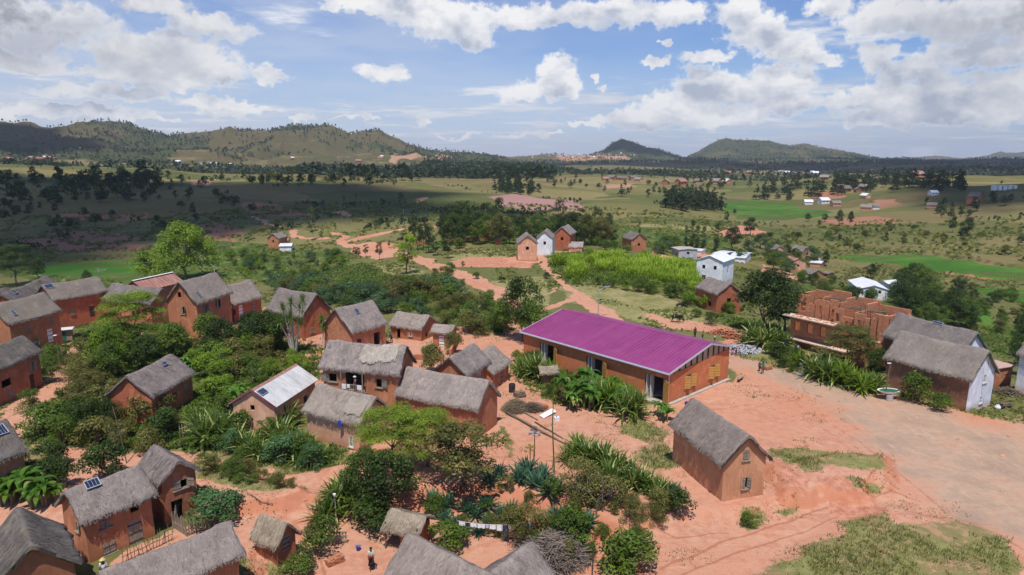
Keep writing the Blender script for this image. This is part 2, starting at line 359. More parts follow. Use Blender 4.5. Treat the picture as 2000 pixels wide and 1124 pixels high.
def ground(px, py, hf=None):
    """where the ray through photo point (px, py) lands on the ground"""
    px = np.atleast_1d(np.asarray(px, float)); py = np.atleast_1d(np.asarray(py, float))
    vx = (px - 1000) / FPX; vy = (py - 562) / FPX; dx = vx; dy = CP - SP * vy; dz = -SP - CP * vy
    T = _TS[None, :]; X = dx[:, None] * T; Y = dy[:, None] * T; Z = CH + dz[:, None] * T
    hh = (hf or height)(X.ravel(), Y.ravel()).reshape(X.shape); below = Z < hh
    i = np.where(below.any(1), below.argmax(1), len(_TS) - 1); i = np.maximum(i, 1); k = np.arange(len(px))
    g0 = Z[k, i - 1] - hh[k, i - 1]; g1 = Z[k, i] - hh[k, i]; f = np.clip(g0 / (g0 - g1 + 1e-9), 0, 1)
    t = _TS[i - 1] + (_TS[i] - _TS[i - 1]) * f
    x = dx * t; y = dy * t; return np.stack([x, y, (hf or height)(x, y)], 1)
def G(px, py): return Vector(ground(px, py)[0])
def hz(x, y): return float(height(np.array([x]), np.array([y]))[0])
def W2(pts, hf=height0): return ground([p[0] for p in pts], [p[1] for p in pts], hf)[:, :2]
def pxscale(P):
    """photo pixels per metre at P"""
    return FPX / (P[1] * CP - (P[2] - CH) * SP)
def topx(P):
    d = P[1] * CP - (P[2] - CH) * SP; return 1000 + FPX * P[0] / d, 562 - FPX * (P[1] * SP + (P[2] - CH) * CP) / d

# banks and levels in the village (photo outline, height, edge width)
for pl, dz, w in [
    ([(380, 905), (480, 900), (600, 945), (655, 960), (640, 930), (520, 900), (400, 885)], .0, 1.),
    ([(375, 925), (470, 930), (560, 965), (610, 975), (560, 985), (500, 1000), (440, 1010), (380, 985)], .9, 1.2),
    ([(575, 1010), (660, 990), (780, 975), (1020, 985), (1090, 1000), (1230, 1080), (1250, 1200), (430, 1200), (500, 1110)], -.8, 1.3),
    ([(640, 925), (800, 900), (1010, 905), (1120, 945), (1230, 965), (1310, 1010), (1230, 1060), (1090, 990), (860, 965), (700, 985)], .7, 1.3),
    ([(1500, 925), (1600, 905), (1730, 900), (1740, 960), (1600, 975), (1540, 985)], .8, 1.4),
    ([(1280, 925), (1330, 905), (1520, 900), (1545, 985), (1450, 1010), (1330, 1005)], .45, 1.2),
    ([(1740, 1000), (1990, 1050), (2050, 1200), (1420, 1200), (1560, 1090), (1650, 1030)], .35, 1.5),
    ([(1560, 700), (1700, 735), (1800, 770), (2000, 815), (2100, 790), (2050, 700), (1700, 640), (1560, 640)], -.35, 2.),
]:
    if dz: BANKS.append((W2(pl), dz, w))

# ------------------------------------------------------------------ ground cover zones, traced on the ground
ZONES = [  # class, soft edge m, outline(photo) ; 'L' = strip with widths
 # the dirt of the village, everywhere between the houses
 ('dirt', 1.2, [(980, 800), (1060, 830), (1110, 800), (1180, 790), (1290, 792), (1430, 735), (1420, 690), (1400, 665), (1440, 655), (1480, 690), (1560, 720), (1700, 760), (1850, 800), (2100, 850), (2200, 1300), (1000, 1300), (430, 1300), (480, 1130), (600, 1030), (650, 985), (800, 960), (980, 920), (1000, 870)]),
 ('dirt', .8, [(0, 800), (60, 760), (125, 700), (120, 672), (180, 655), (250, 640), (330, 665), (400, 655), (470, 640), (560, 610), (640, 640), (700, 665), (860, 660), (900, 640), (1010, 665), (1035, 700), (1020, 735), (1000, 800), (970, 850), (800, 860), (700, 800), (600, 780), (520, 700), (450, 650), (380, 675), (260, 690), (200, 740), (140, 780), (60, 840), (0, 900)]),
 ('dirt', .8, [(-60, 880), (100, 870), (160, 880), (380, 885), (500, 900), (640, 925), (700, 860), (980, 850), (1000, 960), (720, 960), (650, 1000), (600, 1010), (585, 1140), (470, 1140), (420, 1000), (300, 1000), (-60, 1200)]),
 ('dirt', .8, [(960, 690), (1040, 700), (1060, 780), (1240, 800), (1300, 800), (1320, 850), (1100, 850), (960, 830)]),
 ('dirt', .6, [(190, 1140), (200, 1100), (250, 1065), (330, 1030), (420, 1020), (480, 1060), (480, 1180), (200, 1180)]),
 ('dirt', .6, [(455, 640), (520, 600), (560, 640), (640, 700), (600, 760), (560, 770), (500, 700)]),
 ('dirtL', .5, [(640, 455, 3), (670, 475, 5), (720, 490, 6), (800, 500, 5.5), (870, 525, 4.5), (940, 555, 5), (985, 578, 4), (1010, 600, 4), (1030, 640, 5), (1010, 670, 4)]),
 ('dirtL', .5, [(690, 470, 4), (745, 455, 6), (790, 446, 4), (830, 440, 2), (880, 452, 3), (940, 450, 3)]),
 ('dirt', 1., [(680, 482), (715, 474), (775, 480), (785, 498), (740, 508), (700, 498)]),
 ('dirtL', .4, [(1062, 505, 2), (1072, 530, 1.6), (1095, 552, 1.8), (1130, 575, 2.5), (1150, 595, 4), (1200, 625, 3)]),
 ('dirtL', .4, [(1130, 575, 2.5), (1100, 595, 2), (1060, 605, 1.5)]),
 ('dirtL', .3, [(1065, 575, .5), (1085, 565, .5), (1100, 560, .6)]),
 ('dirt', .8, [(1000, 513), (1050, 514), (1080, 505), (1060, 500), (1120, 495), (1115, 488), (1060, 492), (990, 505)]),
 ('red', .6, [(880, 512), (930, 502), (1000, 500), (1000, 512), (1045, 516), (1040, 524), (890, 522)]),
 ('dirt', .6, [(1320, 500), (1400, 505), (1360, 492), (1320, 488)]),
 ('dirt', .6, [(1265, 492), (1320, 505), (1300, 512), (1262, 500)]),
 ('dirt', 1., [(1300, 640), (1380, 650), (1440, 662), (1500, 690), (1480, 655), (1440, 640), (1380, 630), (1260, 612)]),
 ('dirt', .8, [(1480, 515), (1575, 545), (1570, 552), (1480, 530)]),
 ('grey', .8, [(1430, 672), (1445, 668), (1480, 682), (1470, 690), (1440, 684)]),
 # the worn gravel road
 ('gravel', 3.0, [(1430, 720), (1475, 735), (1560, 770), (1640, 800), (1700, 850), (1740, 900), (1790, 960), (1860, 1000), (1990, 1060), (2200, 1150), (2200, 850), (2000, 840), (1900, 820), (1760, 780), (1650, 752), (1560, 725), (1480, 705), (1440, 700)]),
 ('red', .7, [(1500, 905), (1530, 930), (1580, 960), (1545, 990), (1505, 985), (1495, 940)]),
 ('red', 1., [(1585, 945), (1700, 960), (1740, 1010), (1700, 1030), (1600, 1000)]),
 # grass patches inside the village
 ('green', .7, [(1515, 880), (1600, 885), (1690, 895), (1735, 910), (1730, 935), (1690, 945), (1620, 930), (1560, 935), (1525, 915)]),
 ('green', .7, [(1640, 955), (1700, 960), (1740, 968), (1700, 978), (1650, 972)]),
 ('green', 1.2, [(1640, 1015), (1720, 1005), (1740, 1030), (1800, 1045), (1900, 1035), (1985, 1060), (2000, 1180), (1430, 1180), (1500, 1110), (1570, 1065), (1640, 1050)]),
 ('green', .5, [(1430, 1010), (1480, 1000), (1500, 1020), (1450, 1030)]),
 ('green', .5, [(1500, 1000), (1550, 992), (1555, 998), (1510, 1008)]),
 ('green', .8, [(1200, 830), (1260, 815), (1310, 850), (1320, 900), (1330, 930), (1290, 930), (1240, 900), (1280, 870), (1210, 850)]),
 ('green', .6, [(370, 885), (420, 878), (560, 900), (640, 915), (620, 925), (500, 908), (400, 895)]),
 ('green', .6, [(380, 905), (470, 905), (500, 935), (600, 960), (600, 975), (540, 975), (440, 960), (380, 945)]),
 ('green', .8, [(1440, 690), (1500, 690), (1560, 715), (1640, 735), (1720, 760), (1700, 765), (1560, 735), (1470, 705)]),
 ('green', .8, [(1740, 770), (1850, 800), (1990, 830), (2100, 830), (2000, 805), (1900, 800), (1800, 780)]),
 ('green', .8, [(400, 1125), (500, 1080), (520, 1110), (560, 1060), (590, 1080), (600, 1140)]),
 ('green', .8, [(0, 875), (60, 870), (110, 880), (120, 930), (60, 970), (0, 960)]),
 ('lush', 1., [(150, 660), (240, 690), (330, 680), (400, 680), (470, 650), (560, 640), (640, 700), (600, 770), (460, 770), (500, 850), (650, 880), (640, 920), (520, 895), (380, 880), (200, 870), (60, 870), (80, 800), (150, 750)]),
 ('lush', 1., [(420, 470), (660, 490), (760, 540), (860, 540), (900, 590), (960, 610), (1060, 600), (1040, 640), (1000, 650), (900, 640), (800, 600), (640, 580), (560, 560), (500, 545), (380, 550), (60, 550), (0, 545), (0, 520), (200, 520)]),
 ('lush', 1.5, [(1075, 500), (1180, 490), (1380, 520), (1400, 560), (1430, 620), (1520, 640), (1470, 660), (1380, 600), (1300, 560), (1090, 545)]),
 ('lush', 1., [(1000, 720), (1050, 690), (1200, 740), (1260, 780), (1200, 800), (1110, 800), (1050, 780)]),
 ('lush', 1.5, [(1480, 540), (1660, 560), (1760, 590), (2000, 640), (2100, 700), (1960, 690), (1740, 610), (1540, 580)]),
 ('lush', 1.5, [(840, 440), (1000, 420), (1220, 440), (1400, 460), (1480, 500), (1320, 490), (1200, 480), (1100, 475), (1000, 480), (860, 480)]),
 ('meadow', 1.5, [(1090, 555), (1230, 560), (1330, 590), (1390, 630), (1300, 640), (1180, 610), (1110, 590)]),
 ('meadow', 1.5, [(880, 500), (980, 488), (1000, 500), (900, 510)]),
 ('meadow', 1.5, [(1060, 540), (1080, 600), (1020, 590), (960, 550)]),
 ('meadow', 2.5, [(1210, 445), (1400, 445), (1400, 470), (1240, 470)]),
 ('meadow', 1., [(620, 540), (700, 520), (780, 515), (840, 530), (780, 555), (650, 560)]),
 # wheel ruts and worn lines in the red earth
 ('rutL', .12, [(1290, 1110, .22), (1350, 1085, .22), (1430, 1052, .22), (1520, 1022, .22), (1610, 990, .22), (1690, 955, .22), (1735, 905, .22), (1720, 860, .22), (1650, 820, .2)]),
 ('rutL', .12, [(1330, 1124, .2), (1400, 1095, .2), (1480, 1065, .2), (1570, 1035, .2), (1650, 1000, .2), (1740, 965, .2), (1800, 980, .2)]),
 ('rutL', .15, [(1430, 735, .2), (1560, 790, .2), (1680, 860, .22), (1760, 930, .22), (1850, 1000, .25), (2000, 1080, .25)]),
 ('rutL', .12, [(1380, 800, .2), (1480, 790, .16), (1600, 830, .2), (1680, 880, .2)]),
 ('rutL', .12, [(640, 1120, .2), (620, 1040, .2), (600, 985, .2), (560, 950, .2), (480, 915, .18), (400, 890, .18)]),
 ('rutL', .10, [(1000, 870, .16), (980, 920, .16), (1010, 990, .16), (1090, 1000, .14), (1240, 1010, .2), (1320, 1050, .2), (1420, 1040, .2)]),
 ('rutL', .15, [(120, 690, .2), (180, 668, .2), (260, 660, .2), (360, 680, .2), (440, 660, .2)]),
 ('rutL', .15, [(720, 492, .3), (800, 502, .3), (870, 527, .3), (940, 557, .3), (985, 580, .3)]),
 # rice
 ('paddy', 1.5, [(60, 520), (120, 512), (290, 514), (300, 524), (200, 540), (60, 540)]),
 ('paddy', 3., [(1420, 400), (1460, 390), (1500, 396), (1560, 405), (1640, 415), (1600, 424), (1520, 430), (1440, 428), (1470, 418), (1400, 415)]),
 ('paddy', 2., [(1660, 500), (1800, 497), (1890, 505), (2050, 530), (2100, 560), (2000, 556), (1900, 535), (1760, 520), (1660, 512)]),
 ('paddy', 2., [(1900, 560), (2000, 568), (2100, 600), (2000, 596), (1930, 576)]),
 ('paddy', 2., [(1860, 596), (1930, 605), (1950, 640), (1890, 620)]),
 ('paddy', 4., [(740, 480), (770, 462), (840, 470), (830, 490)]) if False else ('paddy', 2., [(820, 475), (860, 470), (870, 480), (830, 488)]),
 # bare and ploughed
 ('pink', 8., [(960, 384), (1010, 378), (1130, 392), (1150, 408), (1090, 415), (990, 402)]),
 ('red', 2., [(1405, 445), (1460, 441), (1492, 447), (1488, 460), (1440, 465), (1408, 466)]),
 ('redf', 4., [(1600, 430), (1700, 422), (1760, 430), (1730, 438), (1620, 440)]),
 ('redf', 4., [(1700, 392), (1760, 386), (1770, 400), (1720, 408)]),
 ('redf', 4., [(1560, 380), (1640, 372), (1660, 384), (1600, 392)]),
 ('redf', 2., [(1800, 520), (1900, 515), (1960, 545), (1900, 545), (1830, 530)]),
 ('redf', 2., [(1830, 560), (1880, 580), (1870, 600), (1850, 590)]),
 ('redf', 3., [(30, 455), (230, 450), (300, 478), (260, 490), (40, 485)]),
 ('redf', 3., [(400, 430), (470, 440), (480, 480), (400, 480)]),
 ('redf', 2., [(110, 420), (290, 415), (280, 430), (120, 432)]),
 ('redf', 2., [(470, 395), (560, 400), (600, 420), (500, 420)]),
 ('dirtL', 1., [(498, 425, 2), (530, 440, 3), (570, 455, 2.5), (620, 470, 2)]),
 ('dirt', 2., [(660, 412), (690, 416), (680, 424), (655, 420)]),
 ('dirt', 3., [(800, 387), (830, 385), (820, 398)]),
 ('dirt', 6., [(370, 352), (420, 350), (420, 362), (380, 364)]),
 ('dirt', 10., [(760, 308), (860, 300), (880, 310), (790, 320)]),
 ('dirt', 30., [(1000, 298), (1180, 300), (1230, 312), (1100, 315)]),
 ('dirt', 15., [(0, 309), (90, 305), (110, 315), (20, 318)]),
 ('dirt', 12., [(1460, 330), (1560, 334), (1620, 336), (1560, 340), (1480, 336)]),
 ('dirt', 8., [(1180, 362), (1240, 358), (1250, 366), (1190, 370)]),
 ('dirt', 5., [(1370, 345), (1450, 358), (1380, 362)]) if False else ('dirt', 5., [(1380, 352), (1420, 352), (1410, 358)]),
]
CLS = ['dirt', 'gravel', 'green', 'lush', 'paddy', 'red', 'pink', 'grey', 'meadow', 'redf', 'rut']
def masks(x, y):
    out = {c: np.zeros(x.shape) for c in CLS}
    r = np.hypot(x, y); wx = 0; wy = 0
    for sc_, am, a, b in ((1.7, 1.1, -1, 0), (5, 2.6, 0, 60), (22, 14, 110, 330), (95, 60, 500, 1300)):
        k = sstep(a, b, r); wx = wx + k * am * (fbm(x / sc_, y / sc_, 70, 3) - .5); wy = wy + k * am * (fbm(x / sc_, y / sc_, 80, 3) - .5)
    X0, Y0 = x, y; x = x + wx; y = y + wy
    for cls, soft, pts in ZONES:
        line = cls.endswith('L'); c = cls.rstrip('L'); P = _ZW[id(pts)]
        pad = soft * 2 + (6 if line else 2); x0, y0 = P.min(0) - pad; x1, y1 = P.max(0) + pad
        k = (x > x0) & (x < x1) & (y > y0) & (y < y1)
        if not k.any(): continue
        if c == 'rut': d = sdf_line(P, [p[2] for p in pts], X0[k] + .25 * wx[k], Y0[k] + .25 * wy[k])
        else: d = sdf_line(P, [p[2] for p in pts], x[k], y[k]) if line else sdf_poly(P, x[k], y[k])
        v = 1 - sstep(-soft, soft, d); out[c][k] = np.maximum(out[c][k], v)
    return out
_ZW = {id(p): W2([q[:2] for q in p]) for _, _, p in ZONES}

def woods(x, y):
    """0..1 density of the far tree cover"""
    r = np.hypot(x, y); u = ubear(x, y)
    n = fbm(x / 190, y / 190, 61, 4)
    w = sstep(.47, .62, n) * sstep(900, 1200, r) * .9
    w = np.maximum(w, ((u > 1150) & (u < 1345) & (r > 2950) & (r < 4300)) * 1.)
    w = np.maximum(w, ((u > 1330) & (u < 1800) & (r > 2900) & (r < 5500)) * sstep(.40, .50, n))
    return w

# ------------------------------------------------------------------ the ground sheet
def make_ground():
    az = np.concatenate([np.linspace(-180, -48, 40)[:-1], np.linspace(-48, 48, 1150), np.linspace(48, 180, 40)[1:]]) * PI / 180
    rr = np.concatenate([[4, 15], np.exp(np.linspace(math.log(30), math.log(160), 470)), np.exp(np.linspace(math.log(160), math.log(9000), 500))[1:], [11000, 16000]])
    A, Rr = np.meshgrid(az, rr); X = Rr * np.sin(A); Y = Rr * np.cos(A)
    Z = height(X.ravel(), Y.ravel())
    V = np.stack([X.ravel(), Y.ravel(), Z], 1); na, nr = len(az), len(rr)
    i = np.arange(nr - 1)[:, None] * na + np.arange(na - 1)[None, :]; i = i.ravel()
    F = np.stack([i, i + 1, i + 1 + na, i + na], 1)
    # drop the doubled seam and close the middle
    V = np.vstack([V, [[0, 0, 0]]]); c = len(V) - 1; k = np.arange(na - 1)
    F = np.vstack([F, np.stack([np.full(na - 1, c), np.full(na - 1, c), k + 1, k], 1)[:0]])
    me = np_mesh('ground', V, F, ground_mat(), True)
    mk = masks(X.ravel(), Y.ravel())
    for c_ in CLS: fattr(me, c_, np.append(mk[c_], 0))
    fattr(me, 'wood', np.append(woods(X.ravel(), Y.ravel()), 0))
    # slope, for bare banks
    Zg = Z.reshape(nr, na); dz = np.gradient(Zg, axis=0) / np.gradient(rr)[:, None]; da = np.gradient(Zg, axis=1) / (np.maximum(np.gradient(az)[None, :], 1e-5) * rr[:, None])
    fattr(me, 'steep', np.append(np.hypot(dz, da).ravel(), 0))
    o = link('ground', me); props(o, 'red earth, grass and fields running from the village to the far hills', 'ground', kind='structure')
    return o

def ground_mat():
    m, t, b = mat('ground_cover', .96, .08); P = geopos(t)
    f = t.noise(P, 5.5, 4, .65); f2 = t.noise(P, 1.3, 4, .6); md = t.noise(P, .22, 4, .6); lg = t.noise(P, .035, 5, .6); xl = t.noise(P, .006, 5, .6)
    ed = t.math('ADD', t.math('MULTIPLY', t.math('SUBTRACT', f2, .5), .9), t.math('MULTIPLY', t.math('SUBTRACT', f, .5), .7))
    edl = t.math('ADD', ed, t.math('MULTIPLY', t.math('SUBTRACT', md, .5), .9))
    def sel(name, lo=.42, hi=.58, e=ed): return t.mapr(t.math('ADD', t.attr(name), e), lo, hi)
    # hillside grass: olive, straw and brown by large patches
    c = t.mix(t.mapr(lg, .35, .65), (.135, .130, .040), (.215, .185, .075))
    c = t.mix(t.mapr(xl, .40, .62), c, (.105, .115, .038))
    c = t.mix(t.mapr(md, .45, .7, 0, .6), c, (.095, .115, .030))
    c = t.mix(t.mapr(f2, .52, .75, 0, .5), c, (.27, .22, .11))
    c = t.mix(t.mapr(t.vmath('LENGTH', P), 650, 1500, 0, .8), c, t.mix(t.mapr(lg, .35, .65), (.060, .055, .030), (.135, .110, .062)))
    bare = t.mapr(t.math('ADD', t.math('MULTIPLY', lg, .6), t.math('MULTIPLY', md, .5)), .64, .70)
    c = t.mix(t.math('MULTIPLY', bare, .65), c, (.40, .20, .115))
    fv = t.new('ShaderNodeTexVoronoi', feature='F1'); t.put(fv.inputs['Vector'], t.vmath('ADD', t.scalev(P, (.0065, .019, 0)), t.scalev(t.noise(P, .012, 3, .6, 'Color'), (.9, .9, 0)))); fv.inputs['Scale'].default_value = 1
    fs = t.new('ShaderNodeSeparateColor'); t.put(fs.inputs[0], fv.outputs['Color']); fld = t.mix(t.mapr(fs.outputs[0], .2, .8), (.060, .085, .022), (.26, .20, .085)); fld = t.mix(t.mapr(fs.outputs[1], .75, .8, 0, .7), fld, (.20, .12, .065))
    c = t.mix(t.math('MULTIPLY', t.mapr(t.vmath('LENGTH', P), 190, 330, 0, .52), t.mapr(t.vmath('LENGTH', P), 1800, 2300, 1, 0)), c, fld)
    c = t.mix(t.mapr(t.attr('steep'), .16, .34, 0, .8), c, t.mix(t.mapr(f2, .4, .6), (.05, .065, .02), (.13, .085, .045)))
    c = t.mix(t.math('MULTIPLY', sel('meadow'), .8), c, t.mix(t.mapr(t.math('ADD', t.math('MULTIPLY', f2, .5), t.math('MULTIPLY', md, .5)), .40, .60), (.17, .18, .05), (.37, .30, .15)))
    c = t.mix(sel('pink'), c, t.mix(f2, (.30, .16, .14), (.38, .22, .19)))
    c = t.mix(sel('redf', .5, .75, edl), c, t.mix(f2, (.28, .12, .07), (.38, .19, .12)))
    lush = t.mix(t.mapr(f2, .3, .7), (.030, .060, .012), (.10, .15, .03)); lush = t.mix(t.mapr(md, .5, .7), lush, (.17, .18, .05))
    c = t.mix(sel('lush', .45, .62, edl), c, lush)
    pad = t.mix(t.mapr(lg, .4, .6), (.045, .125, .016), (.085, .185, .026)); pad = t.mix(t.mapr(md, .5, .7, 0, .5), pad, (.04, .10, .02))
    c = t.mix(sel('paddy', .48, .54), c, pad)
    wd = t.mix(t.mapr(md, .3, .7), (.030, .046, .020), (.070, .080, .032))
    c = t.mix(t.math('MULTIPLY', t.mapr(t.math('ADD', t.attr('wood'), t.math('MULTIPLY', t.math('SUBTRACT', lg, .5), 1.6)), .45, .6), .9), c, wd)
    vo = t.new('ShaderNodeTexVoronoi', feature='DISTANCE_TO_EDGE'); t.put(vo.inputs['Vector'], t.scalev(P, (.018, .05, 0))); vo.inputs['Scale'].default_value = 1
    c = t.mix(t.math('MULTIPLY', sel('paddy', .48, .54), t.mapr(vo.outputs['Distance'], .05, .02, 0, .8)), c, (.10, .085, .035))
    # red earth
    d = t.mix(t.mapr(md, .3, .7), (.50, .240, .150), (.56, .325, .225))
    d = t.mix(t.mapr(lg, .45, .65, 0, .6), d, (.48, .175, .09))
    d = t.mix(t.mapr(t.math('ADD', t.math('MULTIPLY', f2, .6), t.math('MULTIPLY', md, .5)), .52, .66, 0, .6), d, (.42, .155, .085))
    d = t.mix(t.mapr(f, .55, .8, 0, .45), d, (.66, .43, .31))
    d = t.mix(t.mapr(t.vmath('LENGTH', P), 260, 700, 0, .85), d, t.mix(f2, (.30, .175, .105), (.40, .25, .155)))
    gt = t.noise(P, 17, 3, .7); d = t.mix(t.mapr(gt, .54, .66, 0, .38), d, (.34, .13, .075)); d = t.mix(t.mapr(gt, .44, .34, 0, .35), d, (.68, .46, .34))
    # wheel ruts: streaks pulled out along the way the track runs
    rut = t.noise(t.scalev(P, (.35, 2.4, 1)), 1., 4, .6)
    d = t.mix(t.mapr(rut, .55, .72, 0, .45), d, (.50, .17, .095))
    rt = t.mapr(t.math('ADD', t.attr('rut'), t.math('MULTIPLY', t.math('SUBTRACT', f2, .5), 1.1)), .35, .8, 0, .75); d = t.mix(rt, d, (.36, .145, .085))
    c = t.mix(sel('dirt'), c, d)
    c = t.mix(sel('red'), c, t.mix(t.mapr(t.math('ADD', t.math('MULTIPLY', f2, .5), t.math('MULTIPLY', gt, .5)), .42, .58), (.38, .145, .085), (.57, .285, .185)))
    gr = t.mix(t.mapr(f2, .3, .7), (.37, .255, .175), (.48, .345, .25)); gr = t.mix(t.mapr(md, .45, .65, 0, .8), gr, (.31, .225, .165)); gr = t.mix(t.mapr(lg, .5, .66, 0, .5), gr, (.42, .28, .19)); gr = t.mix(t.mapr(f, .55, .75, 0, .7), gr, (.26, .21, .17))
    rut2 = t.noise(t.scalev(P, (2.2, .35, 1)), .8, 4, .6); gr = t.mix(t.mapr(rut2, .55, .7, 0, .5), gr, (.56, .36, .24))
    c = t.mix(t.math('MULTIPLY', t.mapr(t.math('ADD', t.attr('gravel'), t.math('MULTIPLY', t.math('SUBTRACT', md, .5), 2.2)), .25, .95), .9), c, gr)
    c = t.mix(sel('grey'), c, (.42, .42, .44))
    g = t.mix(t.mapr(f2, .3, .7), (.16, .165, .05), (.29, .26, .11)); g = t.mix(t.mapr(f, .5, .75, 0, .7), g, (.075, .10, .022))
    g = t.mix(t.mapr(md, .42, .58, 0, .6), g, (.24, .17, .085)); g = t.mix(t.mapr(t.math('ADD', t.math('MULTIPLY', f2, .5), t.math('MULTIPLY', md, .5)), .55, .60, 0, .7), g, (.42, .235, .15))
    c = t.mix(sel('green', .45, .6, edl), c, g)
    # steep red banks show bare soil
    nearb = t.mapr(t.vmath('LENGTH', P), 150, 120)
    c = t.mix(t.math('MULTIPLY', t.mapr(t.math('ADD', t.attr('steep'), t.math('MULTIPLY', ed, .3)), .35, .6, 0, .85), nearb), c, t.mix(f2, (.38, .13, .065), (.56, .24, .14)))
    t.l.new(c, b.inputs['Base Color'])
    hh = t.math('ADD', t.math('ADD', t.math('MULTIPLY', f, .5), t.math('MULTIPLY', gt, .3)), t.math('ADD', f2, t.math('MULTIPLY', rut, .6)))
    bump(t, b, hh, .6, .12); return m
# ------------------------------------------------------------------ sun, sky and clouds
SUN_EL, SUN_AZ = 67.0, -176.0      # behind the camera, a touch to its left
def world():
    w = bpy.data.worlds.new("World"); SC.world = w; w.use_nodes = True; t = NT(w.node_tree); bg = t.n['Background']
    sky = t.new('ShaderNodeTexSky', sky_type='NISHITA'); sky.sun_disc = False
    sky.sun_elevation = R(SUN_EL); sky.sun_rotation = R(SUN_AZ); sky.altitude = 1400; sky.air_density = 1.25; sky.dust_density = .6; sky.ozone_density = 2.2
    D = t.vmath('NORMALIZE', t.new('ShaderNodeTexCoord').outputs['Generated'])
    sp = t.new('ShaderNodeSeparateXYZ'); t.put(sp.inputs[0], D); x, y, z = sp.outputs
    az = t.math('ARCTAN2', x, y); el = t.math('ARCSINE', z)
    cb = t.new('ShaderNodeCombineXYZ'); t.put(cb.inputs[0], az); t.put(cb.inputs[1], el); P0 = cb.outputs[0]
    # billows: two scales of warp
    w1 = t.noise(t.scalev(D, (1, 1, 1.5)), 11, 2, .5, 'Color'); w2 = t.noise(t.scalev(D, (1, 1, 1.3)), 42, 4, .58, 'Color')
    wv = t.vmath('ADD', t.scalev(t.vmath('SUBTRACT', w1, (.5, .5, .5)), (.05, .035, 0)), t.scalev(t.vmath('SUBTRACT', w2, (.5, .5, .5)), (.040, .034, 0)))
    P = t.vmath('ADD', P0, wv)
    # heaps of cumulus: (photo x, y, half width, half height)
    B = [(870, 40, 125, 42), (935, 82, 55, 22), (800, 20, 60, 34), (748, 146, 55, 20), (700, 8, 90, 14),
         (1055, 180, 82, 22), (1078, 138, 38, 30), (1108, 168, 34, 24), (1015, 190, 40, 14),
         (1300, 22, 80, 24), (1190, 24, 110, 28), (1045, 32, 95, 26), (1440, 20, 48, 30), (1480, 62, 56, 34), (1540, 98, 60, 22), (1600, 115, 40, 13), (1620, 15, 45, 18),
         (1385, 112, 52, 14), (1280, 119, 28, 9), (1308, 85, 8, 9), (1180, 170, 10, 8), (1160, 155, 7, 6),
         (1370, 160, 55, 30), (1330, 195, 80, 26), (1280, 222, 85, 22), (1440, 180, 90, 30), (1530, 155, 58, 26), (1525, 205, 85, 24), (1400, 225, 120, 18), (1205, 234, 50, 10), (1150, 245, 60, 9),
         (1722, 112, 34, 30), (1748, 150, 34, 26), (1740, 195, 66, 28), (1815, 135, 44, 30), (1850, 185, 90, 36), (1900, 215, 90, 26), (1675, 185, 36, 12), (1650, 200, 50, 14), (1760, 225, 120, 18), (1960, 180, 60, 40),
         (1800, 30, 125, 38), (1940, 40, 110, 42), (1920, 110, 70, 26),
         (60, 40, 130, 46), (40, 118, 80, 20), (20, 65, 90, 40), (330, 105, 105, 40), (240, 100, 60, 30), (300, 150, 120, 22), (400, 45, 85, 22), (300, 8, 70, 18), (430, 140, 60, 20), (190, 180, 120, 14), (420, 200, 90, 12),
         (590, 233, 22, 9), (520, 148, 40, 14), (470, 215, 80, 10), (120, 215, 140, 12), (250, 235, 90, 8), (690, 240, 60, 5), (1000, 262, 40, 5), (900, 262, 60, 5), (1060, 265, 60, 4), (820, 240, 12, 6)]
    gt = bpy.data.node_groups.new('cumulus_field', 'ShaderNodeTree'); gt.interface.new_socket('V', in_out='INPUT', socket_type='NodeSocketVector'); gt.interface.new_socket('F', in_out='OUTPUT', socket_type='NodeSocketFloat')
    g = NT(gt); gi = g.new('NodeGroupInput').outputs[0]; go = g.new('NodeGroupOutput'); acc = None
    for bx, by, rx, ry in B:
        vx, vy = (bx - 1000) / FPX, (by - 562) / FPX; d = Vector((vx, CP - SP * vy, -SP - CP * vy)).normalized()
        a, e = math.atan2(d.x, d.y), math.asin(d.z); k = FPX * 1.05
        q = g.new('ShaderNodeVectorMath', operation='MULTIPLY_ADD'); g.put(q.inputs[0], gi); q.inputs[1].default_value = (k / rx, k / ry, 0); q.inputs[2].default_value = (-a * k / rx, -e * k / ry, 0); l = g.vmath('LENGTH', q.outputs[0])
        if acc is None: acc = l
        else:
            n = g.new('ShaderNodeMath', operation='SMOOTH_MIN'); g.put(n.inputs[0], acc); g.put(n.inputs[1], l); n.inputs[2].default_value = .35; acc = n.outputs[0]
    g.put(go.inputs[0], g.math('SUBTRACT', 1., acc))
    def field(V):
        n = t.new('ShaderNodeGroup'); n.node_tree = gt; t.put(n.inputs[0], V); return n.outputs[0]
    f0 = field(P); f1 = field(t.vmath('ADD', P, (.004, .017, 0)))
    dn = t.noise(D, 75, 4, .6); dm = t.noise(D, 20, 4, .55)
    f0n = t.math('ADD', f0, t.math('ADD', t.math('MULTIPLY', t.math('SUBTRACT', dn, .5), 1.0), t.math('MULTIPLY', t.math('SUBTRACT', dm, .5), 1.1)))
    dens = t.mapr(f0n, -.12, .34, smooth=True)
    # sheets and small clouds seen edge-on towards the horizon: a flat deck in perspective
    zc = t.math('MAXIMUM', z, .012); dk = t.new('ShaderNodeCombineXYZ'); t.put(dk.inputs[0], t.math('DIVIDE', x, t.math('ADD', zc, .03))); t.put(dk.inputs[1], t.math('DIVIDE', y, t.math('ADD', zc, .03))); t.put(dk.inputs[2], t.math('MULTIPLY', z, 6))
    k1 = t.noise(dk.outputs[0], .62, 6, .62); k2 = t.noise(dk.outputs[0], .16, 3, .5)
    lowm = t.mapr(el, .55, .25)
